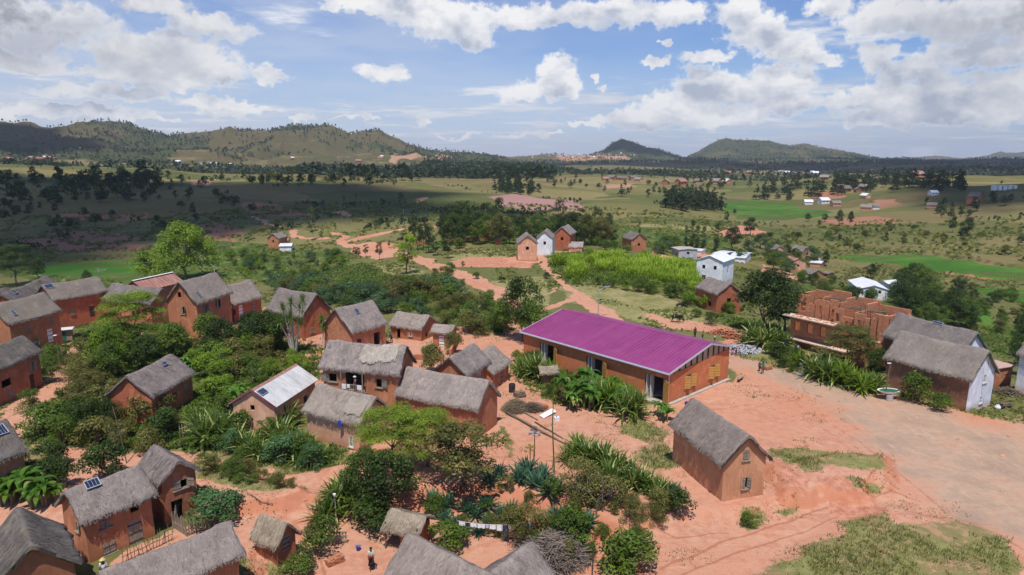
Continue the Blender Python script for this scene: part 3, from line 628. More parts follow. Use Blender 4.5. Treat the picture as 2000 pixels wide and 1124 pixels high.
    deck = t.mapr(t.math('ADD', t.math('ADD', k1, t.math('MULTIPLY', t.math('SUBTRACT', k2, .5), .6)), t.mapr(el, .0, .16, .08, -.14)), .50, .62, smooth=True)
    rows = t.noise(t.scalev(D, (7, 7, 60)), 1.6, 5, .6); rowm = t.math('MULTIPLY', t.mapr(t.math('ADD', rows, t.math('MULTIPLY', t.math('SUBTRACT', t.noise(t.scalev(D, (1, 1, 2)), 34, 4, .6), .5), .7)), .47, .60, smooth=True), t.mapr(el, .12, .03, 0, 1, True))
    veil = t.noise(t.scalev(D, (2.2, 2.2, 12)), 1.4, 4, .6)
    vside = t.mapr(az, -.70, .45, 1.0, .0); vv = t.math('MULTIPLY', t.math('MULTIPLY', t.mapr(veil, .25, .62), vside), lowm)
    # blue behind it all
    blue = t.mix(1., sky.outputs[0], (.76, .98, 1.42), 'MULTIPLY')
    hzn = t.mapr(el, .17, 0, 0, 1, True)
    c = t.mix(t.math('MULTIPLY', hzn, .72), blue, (6.3, 7.7, 10.3))
    c = t.mix(t.math('MULTIPLY', vv, .85), c, (8.0, 8.6, 9.9))
    lit = t.mapr(t.math('SUBTRACT', k1, t.math('MULTIPLY', k2, .2)), .42, .62)
    c = t.mix(t.math('MULTIPLY', t.math('MULTIPLY', t.math('MAXIMUM', deck, rowm), lowm), .85), c, t.mix(lit, (7.2, 7.8, 9.2), (11.2, 11.3, 11.6)))
    # cumulus light: thick cloud above a point shades it; far left and far right banks are the heavy grey ones
    thick = t.mapr(t.math('ADD', f1, t.math('MULTIPLY', t.math('SUBTRACT', dm, .5), 1.0)), -.15, .8, 0, 1, True)
    bil = t.noise(t.vmath('ADD', t.scalev(D, (1, 1, 1.6)), (0, 0, .012)), 17, 4, .55); pf = t.math('SUBTRACT', bil, dm)
    sh = t.math('ADD', t.math('MULTIPLY', thick, .55), t.math('ADD', t.math('MULTIPLY', t.math('SUBTRACT', bil, .47), 3.2), t.math('MULTIPLY', t.math('SUBTRACT', dn, .5), .35)), clamp=True)
    sh = t.math('MULTIPLY', sh, t.mapr(dens, .35, 1, .15, 1))
    heavy = t.math('MAXIMUM', t.mapr(az, -.30, -.66), t.mapr(az, .42, .72)); heavy = t.math('MULTIPLY', heavy, t.mapr(el, .05, .16))
    dark = t.mix(heavy, (5.4, 6.0, 7.3), (2.3, 2.6, 3.4))
    cc = t.mix(sh, (11.6, 11.5, 11.5), dark)
    cc = t.mix(t.math('MULTIPLY', heavy, .72), cc, t.mix(t.mapr(t.math('ADD', bil, t.math('MULTIPLY', t.math('SUBTRACT', dn, .5), .35)), .42, .58), (1.8, 2.1, 2.9), (9.6, 9.9, 10.6)))
    c = t.mix(t.math('MULTIPLY', dens, .96), c, cc)
    t.l.new(c, bg.inputs['Color']); bg.inputs['Strength'].default_value = .09
    w.cycles.sampling_method = 'NONE'
    s = bpy.data.lights.new('sun', 'SUN'); s.energy = 5.0; s.angle = R(.53); s.color = (1, .955, .88)
    so = bpy.data.objects.new('sun', s); COL.objects.link(so)
    a = R(SUN_AZ); e = R(SUN_EL); d = Vector((math.sin(a) * math.cos(e), math.cos(a) * math.cos(e), math.sin(e)))
    so.rotation_euler = (-d).to_track_quat('-Z', 'Y').to_euler(); so.location = d * 100
world()
SC.view_settings.view_transform = 'Standard'; SC.view_settings.look = 'None'; SC.view_settings.exposure = -.10; SC.view_settings.gamma = 1
SC.cycles.max_bounces = 6; SC.cycles.diffuse_bounces = 2; SC.cycles.glossy_bounces = 2; SC.cycles.transparent_max_bounces = 4; SC.cycles.transmission_bounces = 2; SC.cycles.volume_bounces = 0
SC.cycles.use_adaptive_sampling = True; SC.cycles.adaptive_threshold = .02; SC.cycles.use_denoising = True
GROUND = make_ground()
# ------------------------------------------------------------------ building kit.  Local frame: x along the ridge, y to the left of it, z up
def wall_face(mb, M, hw, prof, ops, th=.16, z0=-.7):
    """one wall in its own plane (u across, v up): a rectangle or gable under the profile prof(u), cut by openings (u0, u1, v0, v1) with reveals"""
    us = sorted({-hw, 0., hw} | {max(-hw, min(hw, a)) for o in ops for a in o[:2]} | {u for u, _ in prof})
    fu = lambda u: float(np.interp(u, [p[0] for p in prof], [p[1] for p in prof]))
    T = lambda u, v, d=0: M @ Vector((u, d, v))
    for a, b in zip(us[:-1], us[1:]):
        if b - a < 1e-4: continue
        mid = (a + b) / 2; cut = sorted([(o[2], o[3]) for o in ops if o[0] - 1e-5 <= a and b <= o[1] + 1e-5])
        v = z0
        for c0, c1 in cut + [(None, None)]:
            if c0 is None: q = [T(a, v), T(b, v), T(b, fu(b)), T(a, fu(a))]
            else: q = [T(a, v), T(b, v), T(b, c0), T(a, c0)]
            mb.add(q, [(0, 1, 2, 3)])
            if c0 is not None: v = c1
    for u0, u1, v0, v1 in ops:
        o = [T(u0, v0), T(u1, v0), T(u1, v1), T(u0, v1)]; i = [T(u0, v0, th), T(u1, v0, th), T(u1, v1, th), T(u0, v1, th)]
        mb.add(o + i, [(0, 4, 5, 1), (1, 5, 6, 2), (2, 6, 7, 3), (3, 7, 4, 0)])
        mb.add([T(u0 - .0, v0 - .0, th + .001)], [])

def face_matrix(face, L, W, OG, OE):
    """u runs left to right seen from outside, +depth goes inward"""
    if face == 'A': return Matrix.Translation((L / 2, -(W - OE), 0))                                    # right of the ridge direction
    if face == 'B': return Matrix.Translation((L / 2, (W - OE), 0)) @ Matrix.Rotation(PI, 4, 'Z')
    if face == 'N': return Matrix.Translation((OG, 0, 0)) @ Matrix.Rotation(-PI / 2, 4, 'Z')          # near gable
    return Matrix.Translation((L - OG, 0, 0)) @ Matrix.Rotation(PI / 2, 4, 'Z')

def opening_parts(root, M, u, v, w, h, kind, wood=None):
    wood = wood or WOOD
    LM = M @ Matrix.Translation((u, 0, v))
    def P(mb, name, mats, parent): 
        o = mb.build(name, mats, parent); return o
    if kind.startswith('door'):
        mb = MB(); mb.box((0, .06, h / 2), (w + .0, .07, h + .0), M=LM)
        for k in (-.32, 0, .32): mb.box((0, .015, h / 2 + k * h), (w * .94, .03, .07), M=LM, mi=1)
        d = P(mb, 'door', [{'door': wood, 'door_y': WOOD_Y, 'door_b': WHITE, 'door_d': WOOD_D}.get(kind, wood), WOOD_D], root)
        mb = MB(); mb.box((w * .36, .0, h * .48), (.04, .05, .12), M=LM); P(mb, 'handle', WOOD_D, d)
        return
    if kind == 'hole': return
    win = MB()
    t = .06
    for sx in (-1, 1): win.box((sx * (w / 2 - t / 2), .05, h / 2), (t, .1, h), M=LM)
    for sz in (t / 2, h - t / 2): win.box((0, .05, sz), (w - 2 * t, .1, t), M=LM)
    if kind in ('bars', 'glass'):
        for k in range(1, 4): win.box((-w / 2 + w * k / 4, .05, h / 2), (.03, .03, h - 2 * t), M=LM)
        win.box((0, .05, h / 2), (w - 2 * t, .03, .03), M=LM)
    o = P(win, 'window', {'bars': WHITE, 'glass': WHITE}.get(kind, wood), root)
    s = MB(); s.box((0, -.03, -.03), (w + .24, .16, .07), M=LM); P(s, 'sill', wood if kind != 'bars' else CONC, o)
    def leaf(x, ang, ww, mt):
        q = MB(); LL = LM @ Matrix.Translation((x, -.01, 0)) @ Matrix.Rotation(ang, 4, 'Z')
        n = max(2, int(h / .28)) if mt is WOOD_Y else 3
        if mt is WOOD_Y:
            for k in range(n): q.box((ww / 2, 0, h * (k + .5) / n), (ww, .035, h / n - .035), M=LL)
            for k in range(n): q.box((ww / 2, .005, h * (k + .0) / n + .02), (ww * .96, .02, .03), M=LL, mi=1)
        else:
            for k in range(n): q.box((ww * (k + .5) / n, 0, h / 2), (ww / n - .012, .035, h - .04), M=LL)
            for k in (.2, .8): q.box((ww / 2, -.03, h * k), (ww * .95, .03, .08), M=LL)
        P(q, 'shutter', [mt, WOOD_D], o)
    if kind == 'shut':
        leaf(-w / 2 + .03, 0, w / 2 - .04, wood); leaf(0.01, 0, w / 2 - .04, wood)
    elif kind == 'openl': leaf(-w / 2, PI + .25, w * .85, wood)
    elif kind == 'openr': leaf(w / 2, -.25, w * .85, wood)
    elif kind == 'half': leaf(-w / 2 + .03, 0, w / 2 - .04, wood); leaf(w / 2, -1.0, w / 2, wood)
    elif kind == 'school':
        leaf(-w / 2, PI + 2.35, w * .5, WOOD_Y); leaf(w / 2, -.55, w * .5, WOOD_Y)
    elif kind == 'red': leaf(w / 2, -.9, w * .5, RED_P)

def walls(root, L, W, he, hr, ops, m, OE=.35, OG=.3, roof_t=.2, side_m=None):
    mb = MB(); hw = W - OE; wt = he + (hr - he) * OE / W - roof_t; ap = hr - roof_t - .04
    D = {f: [] for f in 'ABNF'}
    for f, u, v, w, h, k in ops: D[f].append((u - w / 2, u + w / 2, v, v + h))
    hl = L / 2 - OG
    if side_m is not None: mb.mi = 1
    for f in 'AB': wall_face(mb, face_matrix(f, L, W, OG, OE), hl, [(-hl, wt), (hl, wt)], D[f])
    mb.mi = 0
    for f in 'NF': wall_face(mb, face_matrix(f, L, W, OG, OE), hw, [(-hw, wt), (0, ap), (hw, wt)], D[f])
    me = mb.mesh('wall', [m, side_m] if side_m is not None else m)
    bm = bmesh.new(); bm.from_mesh(me); bmesh.ops.remove_doubles(bm, verts=bm.verts, dist=.0005)
    bmesh.ops.subdivide_edges(bm, edges=[e for e in bm.edges if e.calc_length() > 1.2], cuts=2, use_grid_fill=True)
    rr = random.Random(int(L * 100))
    for v in bm.verts:
        n = v.normal; a = .02 * math.sin(v.co.x * 2.1 + v.co.z * 1.7 + L) + .018 * math.sin(v.co.y * 2.9 - v.co.z * 2.3) 
        if not any(abs((v.co - Vector(q)).length) < 0 for q in ()): v.co += Vector((n.x, n.y, 0)) * a
    bm.to_mesh(me); bm.free(); me.update()
    o = link('wall', me, root)
    for f, u, v, w, h, k in ops: opening_parts(root, face_matrix(f, L, W, OG, OE), u, v, w, h, k)
    return o

def thatch(root, L, W, he, hr, mat_, seed=0, t=.24, sag=.17, WB=None, straw=1., patch=None, name='roof', xo=0, yo=0, heB=None):
    """thatch: a thick rounded coat with ragged eaves and loose straw lying down the slope"""
    rs = np.random.default_rng(seed + 5); WB = WB or W; heB = he if heB is None else heB
    m = max(10, int(L / .28)); n = 26; q = np.linspace(-1, 1, n + 1)
    def surf(s, k, jit=0):
        """s along 0..L, k across -1 (right eave) .. 1"""
        Wk = np.where(k < 0, W, WB); hk = np.where(k < 0, he, heB); y = k * Wk; a = np.abs(k)
        z = hr - (hr - hk) * (np.sqrt(a * a + .008) - .0894) / (1.0055 - .0894)
        z = z - .045 * (hr - he) * np.sin(a * PI) - sag * np.sin(np.clip(s / L, 0, 1) * PI) * (1 - .5 * a) - .10 * np.exp(-((s / .35) ** 2)) - .10 * np.exp(-(((L - s) / .35) ** 2))
        z = z + .09 * (fbm(s * .9 + seed * 9.1, y * .9 + z * .3, seed, 3) - .5) * 2 + .05 * (fbm(s * 3.1 + seed, y * 2.5, seed + 3, 2) - .5) * 2
        return y, z
    S = np.linspace(0, L, m + 1); SS, KK = np.meshgrid(S, q, indexing='ij')
    Y, Z = surf(SS, KK); edge = (np.abs(KK) > .97); rag = rs.normal(0, .055, SS.shape) * edge; Y = Y + rag * np.sign(KK) * 2.2 * 0.6; Z = Z - np.abs(rag) * 1.2
    wob = (fbm(SS * .6 + seed, KK * 0 + 3.3, seed + 8, 2) - .5) * .22; Y = Y + np.sign(KK) * np.abs(KK) ** 3 * wob
    X = SS + (fbm(KK * 3 + seed, KK * 0, seed + 9, 2) - .5) * .22 * ((SS < .01) * -1 + (SS > L - .01) * 1.)
    nz = np.sign(KK) * (hr - he) / W; ln = np.sqrt(1 + nz * nz)
    top = np.stack([X, Y, Z], -1); bot = np.stack([X, Y - np.sign(KK) * 0.05 * (np.abs(KK) > .9), Z - t * (1 - .25 * (np.abs(KK) > .97))], -1)
    V = np.vstack([top.reshape(-1, 3), bot.reshape(-1, 3)]); N = (m + 1) * (n + 1)
    I = np.arange(N).reshape(m + 1, n + 1); F = []
    def quads(a, b, c, d): F.append(np.stack([a.ravel(), b.ravel(), c.ravel(), d.ravel()], 1))
    quads(I[:-1, :-1], I[1:, :-1], I[1:, 1:], I[:-1, 1:]); J = I + N; quads(J[:-1, :-1], J[:-1, 1:], J[1:, 1:], J[1:, :-1])
    quads(I[0, :-1], I[0, 1:], J[0, 1:], J[0, :-1]); quads(I[-1, 1:], I[-1, :-1], J[-1, :-1], J[-1, 1:])
    quads(I[1:, 0], I[:-1, 0], J[:-1, 0], J[1:, 0]); quads(I[:-1, -1], I[1:, -1], J[1:, -1], J[:-1, -1])
    # straw
    cnt = int(L * (W + WB) * 34 * straw); s = rs.uniform(0, L, cnt); k = rs.uniform(-1, 1, cnt)
    ef = int(L * 44 * straw); s = np.concatenate([s, rs.uniform(0, L, ef)]); k = np.concatenate([k, rs.choice([-1, 1], ef) * rs.uniform(.93, 1.015, ef)])
    c2 = len(s); ln_ = rs.uniform(.18, .5, c2); ang = rs.normal(0, .32, c2); wd = rs.uniform(.015, .045, c2); sg = np.sign(k)
    y0, z0 = surf(s, k); Wk = np.where(k < 0, W, WB); dk = ln_ * .8 / Wk
    k1 = k + sg * dk; over = np.abs(k1) > 1.0; y1, z1 = surf(s, np.clip(k1, -1.04, 1.04)); z1 = z1 - np.where(over, (np.abs(k1) - 1) * Wk * .9, 0)
    lift = rs.uniform(.0, .05, c2); s1 = s + np.sin(ang) * ln_
    A = np.stack([s, y0, z0 + .012], 1); Bp = np.stack([s1, y1, z1 + .02 + lift], 1); dx = np.array([1, 0, 0]) * wd[:, None]
    SV = np.concatenate([A - dx, A + dx, Bp + dx * .5, Bp - dx * .5], 0); b = len(V); ii = np.arange(c2) + b
    V = np.vstack([V, SV]); F.append(np.stack([ii, ii + c2, ii + 2 * c2, ii + 3 * c2], 1))
    V = V + np.array([xo, yo, 0])
    me = np_mesh(name, V, np.vstack(F), mat_, False)
    sm = np.zeros(len(me.polygons), bool); sm[:2 * m * n] = True; me.polygons.foreach_set('use_smooth', sm)
    return link(name, me, root)

def verge(root, L, W, he, hr, m, end='N', name='verge_board', drop=.27, w=.2):
    mb = MB(); x = .03 if end == 'N' else L - .03
    for sg in (-1, 1):
        a = Vector((x, 0, hr - drop)); b = Vector((x, sg * W, he - drop)); n = Vector((0, -(b - a).z, (b - a).y)).normalized() * w / 2
        if n.z < 0: n = -n
        q = [a - n, b - n, b + n, a + n]; mb.add([v + Vector((dx, 0, 0)) for dx in (-.03, .03) for v in q], [(0, 1, 2, 3), (7, 6, 5, 4), (0, 4, 5, 1), (1, 5, 6, 2), (2, 6, 7, 3), (3, 7, 4, 0)])
    return mb.build(name, m, root)

def gable_sheet(root, L, W, he, hr, m, WB=None, heB=None, t=.05, trim=None, capm=None):
    WB = WB or W; heB = he if heB is None else heB; mb = MB()
    for k, (w, h) in enumerate(((-W, he), (WB, heB))):
        a = (0, 0, hr); q = [(0, 0, hr), (L, 0, hr), (L, w, h), (0, w, h)]
        if k: q = q[::-1]
        mb.add(q + [(x, y, z - t) for x, y, z in q], [(3, 2, 1, 0), (4, 5, 6, 7), (0, 1, 5, 4), (1, 2, 6, 5), (2, 3, 7, 6), (3, 0, 4, 7)])
    o = mb.build('roof', m, root)
    c = MB(); 
    for sg, w, h in ((-1, -W, he), (1, WB, heB)):
        dn = Vector((0, w, h - hr)).normalized() * .28; c.add([(0, 0, hr + .035), (L, 0, hr + .035), (L, dn.y, hr + dn.z + .03), (0, dn.y, hr + dn.z + .03)], [(0, 1, 2, 3)])
    c.build('ridge_cap', capm or m, o)
    if trim:
        f = MB()
        for x in (0, L):
            for w, h in ((-W, he), (WB, heB)):
                f.add([(x + dx, y, z + dz) for dx in (-.04, .04) for y, z, dz in ((0, hr, .03), (w, h, .03), (w, h, -.17), (0, hr, -.17))], [(0, 1, 2, 3), (7, 6, 5, 4), (0, 4, 5, 1), (1, 5, 6, 2), (2, 6, 7, 3), (3, 7, 4, 0)])
        for w, h in ((-W, he), (WB, heB)): f.box((L / 2, w, h - .08), (L, .1, .16))
        f.build('fascia', trim, o)
    return o

def house(name, P, ops, wm, rm, label, cat='house', seed=1, kind='thatch', vg=None, group=None, sink=0, straw=1., t=.24, dz=None, side_m=None):
    x, y, th, L, W, he, hr = P[:7]
    z = (dz if dz is not None else 0)
    r = empty(name, (x, y, z), th, label=label, cat=cat, group=group)
    if kind == 'thatch':
        walls(r, L, W, he, hr, ops, wm, roof_t=t, side_m=side_m); thatch(r, L, W, he, hr, rm, seed, t=t, straw=straw)
    else:
        walls(r, L, W, he, hr, ops, wm, OE=.25, OG=.25, roof_t=.07); gable_sheet(r, L, W, he, hr, rm, trim=kind if not isinstance(kind, str) else None)
    for e in (vg or ''): verge(r, L, W, he, hr, WOOD_D if wm is not W_LILAC else GREEN_B, e)
    return r
def solar(P, u, k, size=(.9, .6), side='A', label='', lift=.08, rot=0):
    """a small panel lying on the roof slope of house P at s=u, k = share of the way from ridge to eave"""
    x, y, th, L, W, he, hr = P[:7]; sg = -1 if side == 'A' else 1
    yl = sg * W * k; zl = hr - (hr - he) * k + lift; sl = math.atan2(hr - he, W)
    T = Matrix.Translation((x, y, 0)) @ Matrix.Rotation(th, 4, 'Z') @ Matrix.Translation((u, yl, zl)) @ Matrix.Rotation(sl * (1 if sg < 0 else -1), 4, 'X') @ Matrix.Rotation(rot, 4, 'Z')
    r = bpy.data.objects.new('solar_panel', None); COL.objects.link(r); r.matrix_world = T; props(r, label, 'solar panel')
    r.empty_display_size = .2
    a = MB(); a.box((0, 0, .02), (size[0], size[1], .035)); a.build('glass', SOLAR, r)
    f = MB()
    for s in (-1, 1): f.box((s * size[0] / 2, 0, .025), (.05, size[1] + .05, .06)); f.box((0, s * size[1] / 2, .025), (size[0], .05, .055))
    for s in (-1, 0, 1): f.box((s * size[0] / 4, 0, .041), (.012, size[1], .006))
    f.build('frame', METAL, r); return r
# ------------------------------------------------------------------ the village houses: (x, y, heading, length, half width, eave, ridge)
H = dict(
 tan=(17.67,45.65,1.843,7.99,2.18,3.67,5.84), white=(49.53,65.36,2.084,9.28,2.81,3.62,6.45), back=(52.07,70.79,1.95,9.91,2.59,4.3,6.95),
 solar=(-29.00,39.04,0.946,4.75,2.08,3.27,4.87), cross=(-23.82,43.49,2.45,4.2,1.55,3.5,4.85), tall=(-48.29,93.10,1.360,8.46,2.78,5.30,8.39),
 nbr=(-47.18,103.55,1.220,6.99,2.61,2.82,5.57), o20=(-28.66,94.19,2.583,8.34,2.92,3.50,6.42), b21=(-23.75,85.52,0.940,6.6,3.17,3.3,6.2),
 l22=(-11.85,92.57,2.684,5.9,2.4,1.95,3.55), s23=(-7.94,88.80,2.804,3.31,1.39,2.15,3.03), balc=(-10.57,63.70,2.880,8.87,2.24,5.13,7.42),
 metal=(-24.76,58.95,1.359,8.21,2.50,2.79,4.36), t26=(-12.32,56.22,2.614,7.17,2.33,2.89,4.80), t27=(-2.10,59.33,2.675,9.58,2.35,3.13,5.29),
 t28=(-6.71,67.27,1.157,5.83,2.25,3.26,5.11), t29=(-4.37,71.08,1.170,5.17,2.6,2.3,4.0), m33=(-37.58,60.77,1.485,7.61,2.54,3.15,5.19),
 l13=(-56.23,64.91,1.581,8.03,2.07,4.09,5.96), l14=(-69.50,84.98,1.393,8.43,2.69,4.27,6.80), b8=(-21.67,30.82,0.786,6.92,1.70,3.34,4.78),
 hut31=(-14.89,39.64,2.619,2.64,1.14,0.94,2.26), c9=(-26.27,32.38,2.326,5.41,2.17,3.28,5.32), l12=(-41.93,46.15,1.123,3.52,2.6,3.46,5.60),
)
def Hs(k, *a, **b): return house('house', H[k], *a, **b)
house('mud_house', H['tan'], [('N', .05, 3.55, .55, .85, 'shut'), ('N', .15, 1.2, .5, .95, 'half'), ('F', 0, 0, .8, 1.8, 'door')], W_TAN, T_GREY, 'tall plain tan mud house with grey thatch standing alone beside the gravel road', seed=3, vg='N')
house('whitewashed_house', H['white'], [('N', .55, 2.6, .65, .95, 'bars'), ('N', .35, .35, .6, .8, 'bars'), ('A', 1, .6, .8, 1, 'shut')], W_LILAC, T_SLATE, 'long thatched house with a whitewashed gable end and green verge board by the road', seed=4, vg='N', side_m=W_BROWN)
house('thatched_house', H['back'], [('N', 0, 3, .6, .9, 'shut')], W_LILAC, T_SLATE, 'long thatched house behind the one with the green verge board, its lilac gable half hidden', seed=5, vg='N', side_m=W_BROWN)
house('two_storey_house', H['solar'], [('A', .95, 2.35, .55, .75, 'hole'), ('A', -.9, 2.05, .6, .65, 'shut'), ('A', .85, -.1, .95, 1.9, 'door'), ('A', -.85, .15, .8, .8, 'shut'), ('N', .4, 1.9, .4, .7, 'openr')], W_ORANGE, T_GREY, 'two storey mud house with a solar panel on its ridge and a patched wooden door', seed=6, vg='N')
house('cross_gable_house', H['cross'], [('N', .1, 2.4, 1.0, .7, 'half'), ('N', -.3, 0, .8, 1.7, 'hole')], W_DARK, T_GREY, 'thatched mud house joined crosswise to the solar panel house, open window high in its gable', seed=7)
house('tall_house', H['tall'], [('N', -.25, 5.9, .55, .8, 'hole'), ('N', .1, 3.4, .7, 1.2, 'half'), ('A', -2.1, 3.2, .6, 1.3, 'half'), ('A', 1.2, 3.4, .6, 1.3, 'openl'), ('A', 1.9, 0, .8, 1.9, 'door'), ('A', -1.8, .8, .7, 1, 'shut')], W_ORANGE, T_GREY, 'tallest orange mud house at left, with an open attic window in its lit gable', seed=8, vg='N')
house('mud_house', H['nbr'], [('A', -1.6, .3, .9, 1.9, 'door_b'), ('A', 1.6, .2, .8, 1.8, 'door'), ('A', -3, .9, .4, .9, 'hole')], W_RED, T_GREY, 'low red mud house with grey thatch directly behind the tallest orange house', seed=9)
house('mud_house', H['o20'], [('A', 0, .5, .6, .8, 'shut'), ('N', -1, .6, .7, .8, 'shut'), ('B', 1, .8, .6, .8, 'shut')], W_RED, T_GREY, 'red mud house with bare dark gable behind the cluster of dragon trees', seed=10, vg='N')
house('brick_house', H['b21'], [('N', .9, .3, .9, 1.2, 'hole'), ('A', -1.8, .2, .8, 1.8, 'door_d'), ('A', 1.4, .3, 1.1, 1.9, 'hole')], W_BRICK, T_GREY, 'red brick house with steep grey thatch and pale porch posts right of the dragon trees', seed=11, vg='N')
house('long_mud_house', H['l22'], [('B', -1.3, 0, .6, 1.45, 'hole'), ('B', .8, .55, .55, .6, 'bars'), ('N', -.7, .4, .5, .6, 'hole')], W_ORANGE, T_LIGHT, 'low orange mud house with worn uneven thatch and dark doorway beside the brick house', seed=12)
house('mud_outbuilding', H['s23'], [('B', 0, 0, .8, 1.5, 'door_b')], W_ORANGE, T_LIGHT, 'small thatched outbuilding with a whitish door at the end of the walled garden', seed=13)
house('mud_house', H['t26'], [('B', 2.2, .3, .5, 1.1, 'bars'), ('N', .1, 2.0, .75, .9, 'half'), ('N', -.6, .2, .7, 1.4, 'door')], W_PALE, T_LIGHT, 'thatched mud house in front of the balcony house, light straw patch on its roof', seed=15, vg='N')
house('mud_house', H['t27'], [('B', 0, 0, .7, 1.5, 'door_d')], W_ORANGE, T_LIGHT, 'long windowless mud house with shaggy pale thatch right of the balcony house', seed=16, t=.36, straw=1.3)
house('mud_house', H['t28'], [('A', .3, 1.9, .8, .7, 'bars'), ('N', 0, 1.6, .5, .6, 'shut')], W_ORANGE, T_GREY, 'small mud house with steep thatch and a barred side window left of the school', seed=17, vg='N')
house('mud_house', H['t29'], [('A', .2, .1, .6, 1.5, 'door')], W_ORANGE, T_LIGHT, 'low mud house with a wooden door tucked behind the barred window house', seed=18)
house('mud_house', H['m33'], [('N', .35, 1.0, .5, .6, 'hole'), ('A', .2, 1.2, .6, .8, 'hole'), ('A', 2.2, 1.5, .5, .7, 'shut')], W_RED, T_GREY, 'mud house with a rounded grey thatch standing alone among the bushes at left', seed=19)
house('two_storey_house', H['l13'], [('A', 2.4, 2.1, .55, 1.2, 'half'), ('A', -1.6, 1.7, 1.4, .8, 'hole'), ('A', 2.1, 0, .7, 1.8, 'door_d'), ('A', -1.2, .3, .8, .9, 'shut')], W_DARK, T_DARK, 'dark red two storey house at the left edge with a heavy rounded thatch', seed=20)
house('two_storey_house', H['l14'], [('A', -1.3, 2.3, .6, 1.1, 'shut'), ('A', 2.4, 2.6, .6, .9, 'shut'), ('A', 2.0, 0, .9, 1.9, 'door_b'), ('A', -.5, .2, .6, .9, 'half')], W_ORANGE, T_DARK, 'orange two storey house with a pale blue door beside the small tin kiosk', seed=21)
house('mud_house', H['b8'], [('A', .3, .9, .5, .8, 'shut'), ('F', 0, 1, .6, .8, 'shut')], W_ORANGE, T_GREY, 'long low thatched house cut off by the bottom edge, below the stick fence', seed=22)
house('mud_house', H['c9'], [], W_DARK, T_DARK, 'dark thatched house filling the bottom left corner with a grey verge board', seed=24, vg='N')
house('mud_house', H['l12'], [('A', 0, 1, .6, .8, 'shut')], W_ORANGE, T_DARK, 'half seen thatched house at the left edge above the banana plants', seed=25)
h31 = house('animal_hut', H['hut31'], [('N', .0, .05, .55, 1.05, 'door')], W_DARK, T_STRAW, 'tiny straw roofed hut with a plank door standing on the dirt slope at bottom left', cat='hut', seed=26, t=.16)
# roofs packed at the far left, partly hidden behind one another
Hb = [((1.5, 575, 90, 537), 4.0, 2.6, 6.2, 'first', 'long dark thatched house at far left with a small solar panel on its roof'),
      ((80, 556, 190, 539), 4.2, 2.7, 6.4, 'second', 'long dark thatched house at far left with red walls behind the leafy round bush'),
      ((-70, 590, 12, 560), 3.6, 2.4, 5.8, 'third', 'dark thatched house at the far left edge behind the orange two storey house'),
      ((219, 552, 318, 562), 3.0, 2.7, 5.2, 'fourth', 'thatched house half covered by the flat topped acacia')]
def from_ridge(px, he, W, hr):
    def at(u, v, z):
        vx, vy = (u - 1000) / FPX, (v - 562) / FPX; d = Vector((vx, CP - SP * vy, -SP - CP * vy)); t = (z - CH) / d.z; return d * t
    a = at(px[0], px[1], hr); b = at(px[2], px[3], hr); return (a.x, a.y, math.atan2(b.y - a.y, b.x - a.x), (b - a).length, W, he, hr)
HB = [from_ridge(p, he, W, hr) for p, he, W, hr, *_ in Hb]
for i, (P, q) in enumerate(zip(HB, Hb)):
    house('mud_house', P, [('A', 1.5, .2, .8, 1.8, 'door_d'), ('A', -1.5, 1.2, .6, .8, 'shut')], (W_RED, W_RED, W_DARK, W_ORANGE)[i], T_SLATE if i == 3 else T_DARK, q[5], seed=30 + i)
P = from_ridge((252, 551, 332, 534), 2.6, 2.6, 4.3); P = (P[0], P[1] + 1, *P[2:])
r = house('metal_roofed_house', P, [('A', 0, .2, .8, 1.8, 'door')], W_RED, M_RUST, 'house with a rusty red sheet roof behind the flat topped acacia', seed=40, kind='s')
mb = MB(); mb.box((P[3] / 2, -.1, P[6] + .05), (P[3], .5, .05)); mb.build('ridge_cap', WHITE, r)
# low flat roof with stones, beside the leafy bush
o = Vector((-72, 108, 0)); r = empty('mud_house', (o.x, o.y, 0), .35, label='small orange mud house with a flat roof weighed down by pale stones', cat='house')
mb = MB(); mb.box((0, 0, 1.3), (3.2, 3, 4)); mb.build('wall', W_ORANGE, r)
mb = MB(); mb.box((0, 0, 3.36), (3.6, 3.4, .12)); q = mb.build('roof', M_OLDSHEET, r)
mb = MB()
for k in range(7): mb.lathe([(.02, 0), (.18, .05), (.16, .16), (.02, .2)], 7, (-1.4 + k * .45, -1.2 + .3 * (k % 3), 3.42), 1.2, .8)
mb.build('stones', CONC, q)
# half seen gable at the very left
house('mud_house', (-93, 100, 1.1, 6, 2.4, 3, 5), [], W_DARK, T_DARK, 'brown thatched gable at the left edge under the dark spreading tree', seed=41)
# porch posts of the brick house and the white niche
P = H['b21']
def on(P, lx, ly, lz):
    c, s = math.cos(P[2]), math.sin(P[2]); return Vector((P[0] + c * lx - s * ly, P[1] + s * lx + c * ly, lz))

# ---- balcony house
P = H['balc']; L, W, he, hr = P[3:7]
r = empty('balcony_house', (P[0], P[1], 0), P[2], label='two storey orange mud house with thatched roof and a wooden balcony', cat='house')
walls(r, L, W, he, hr, [('B', -3.05, 3.45, .95, .95, 'openl'), ('B', .35 - .9, 2.75, 2.1, 2.05, 'hole'), ('B', 2.1, 3.3, .7, .95, 'openr'), ('B', 2.2, 1.1, .6, .75, 'bars'), ('N', 0, 4.6, .25, .35, 'hole'), ('B', -2.5, .2, .8, 1.8, 'door')], W_ORANGE, roof_t=.24)
thatch(r, L, W, he, hr, T_GREY, 14, straw=1.2)
verge(r, L, W, he, hr, WOOD_D, 'N')
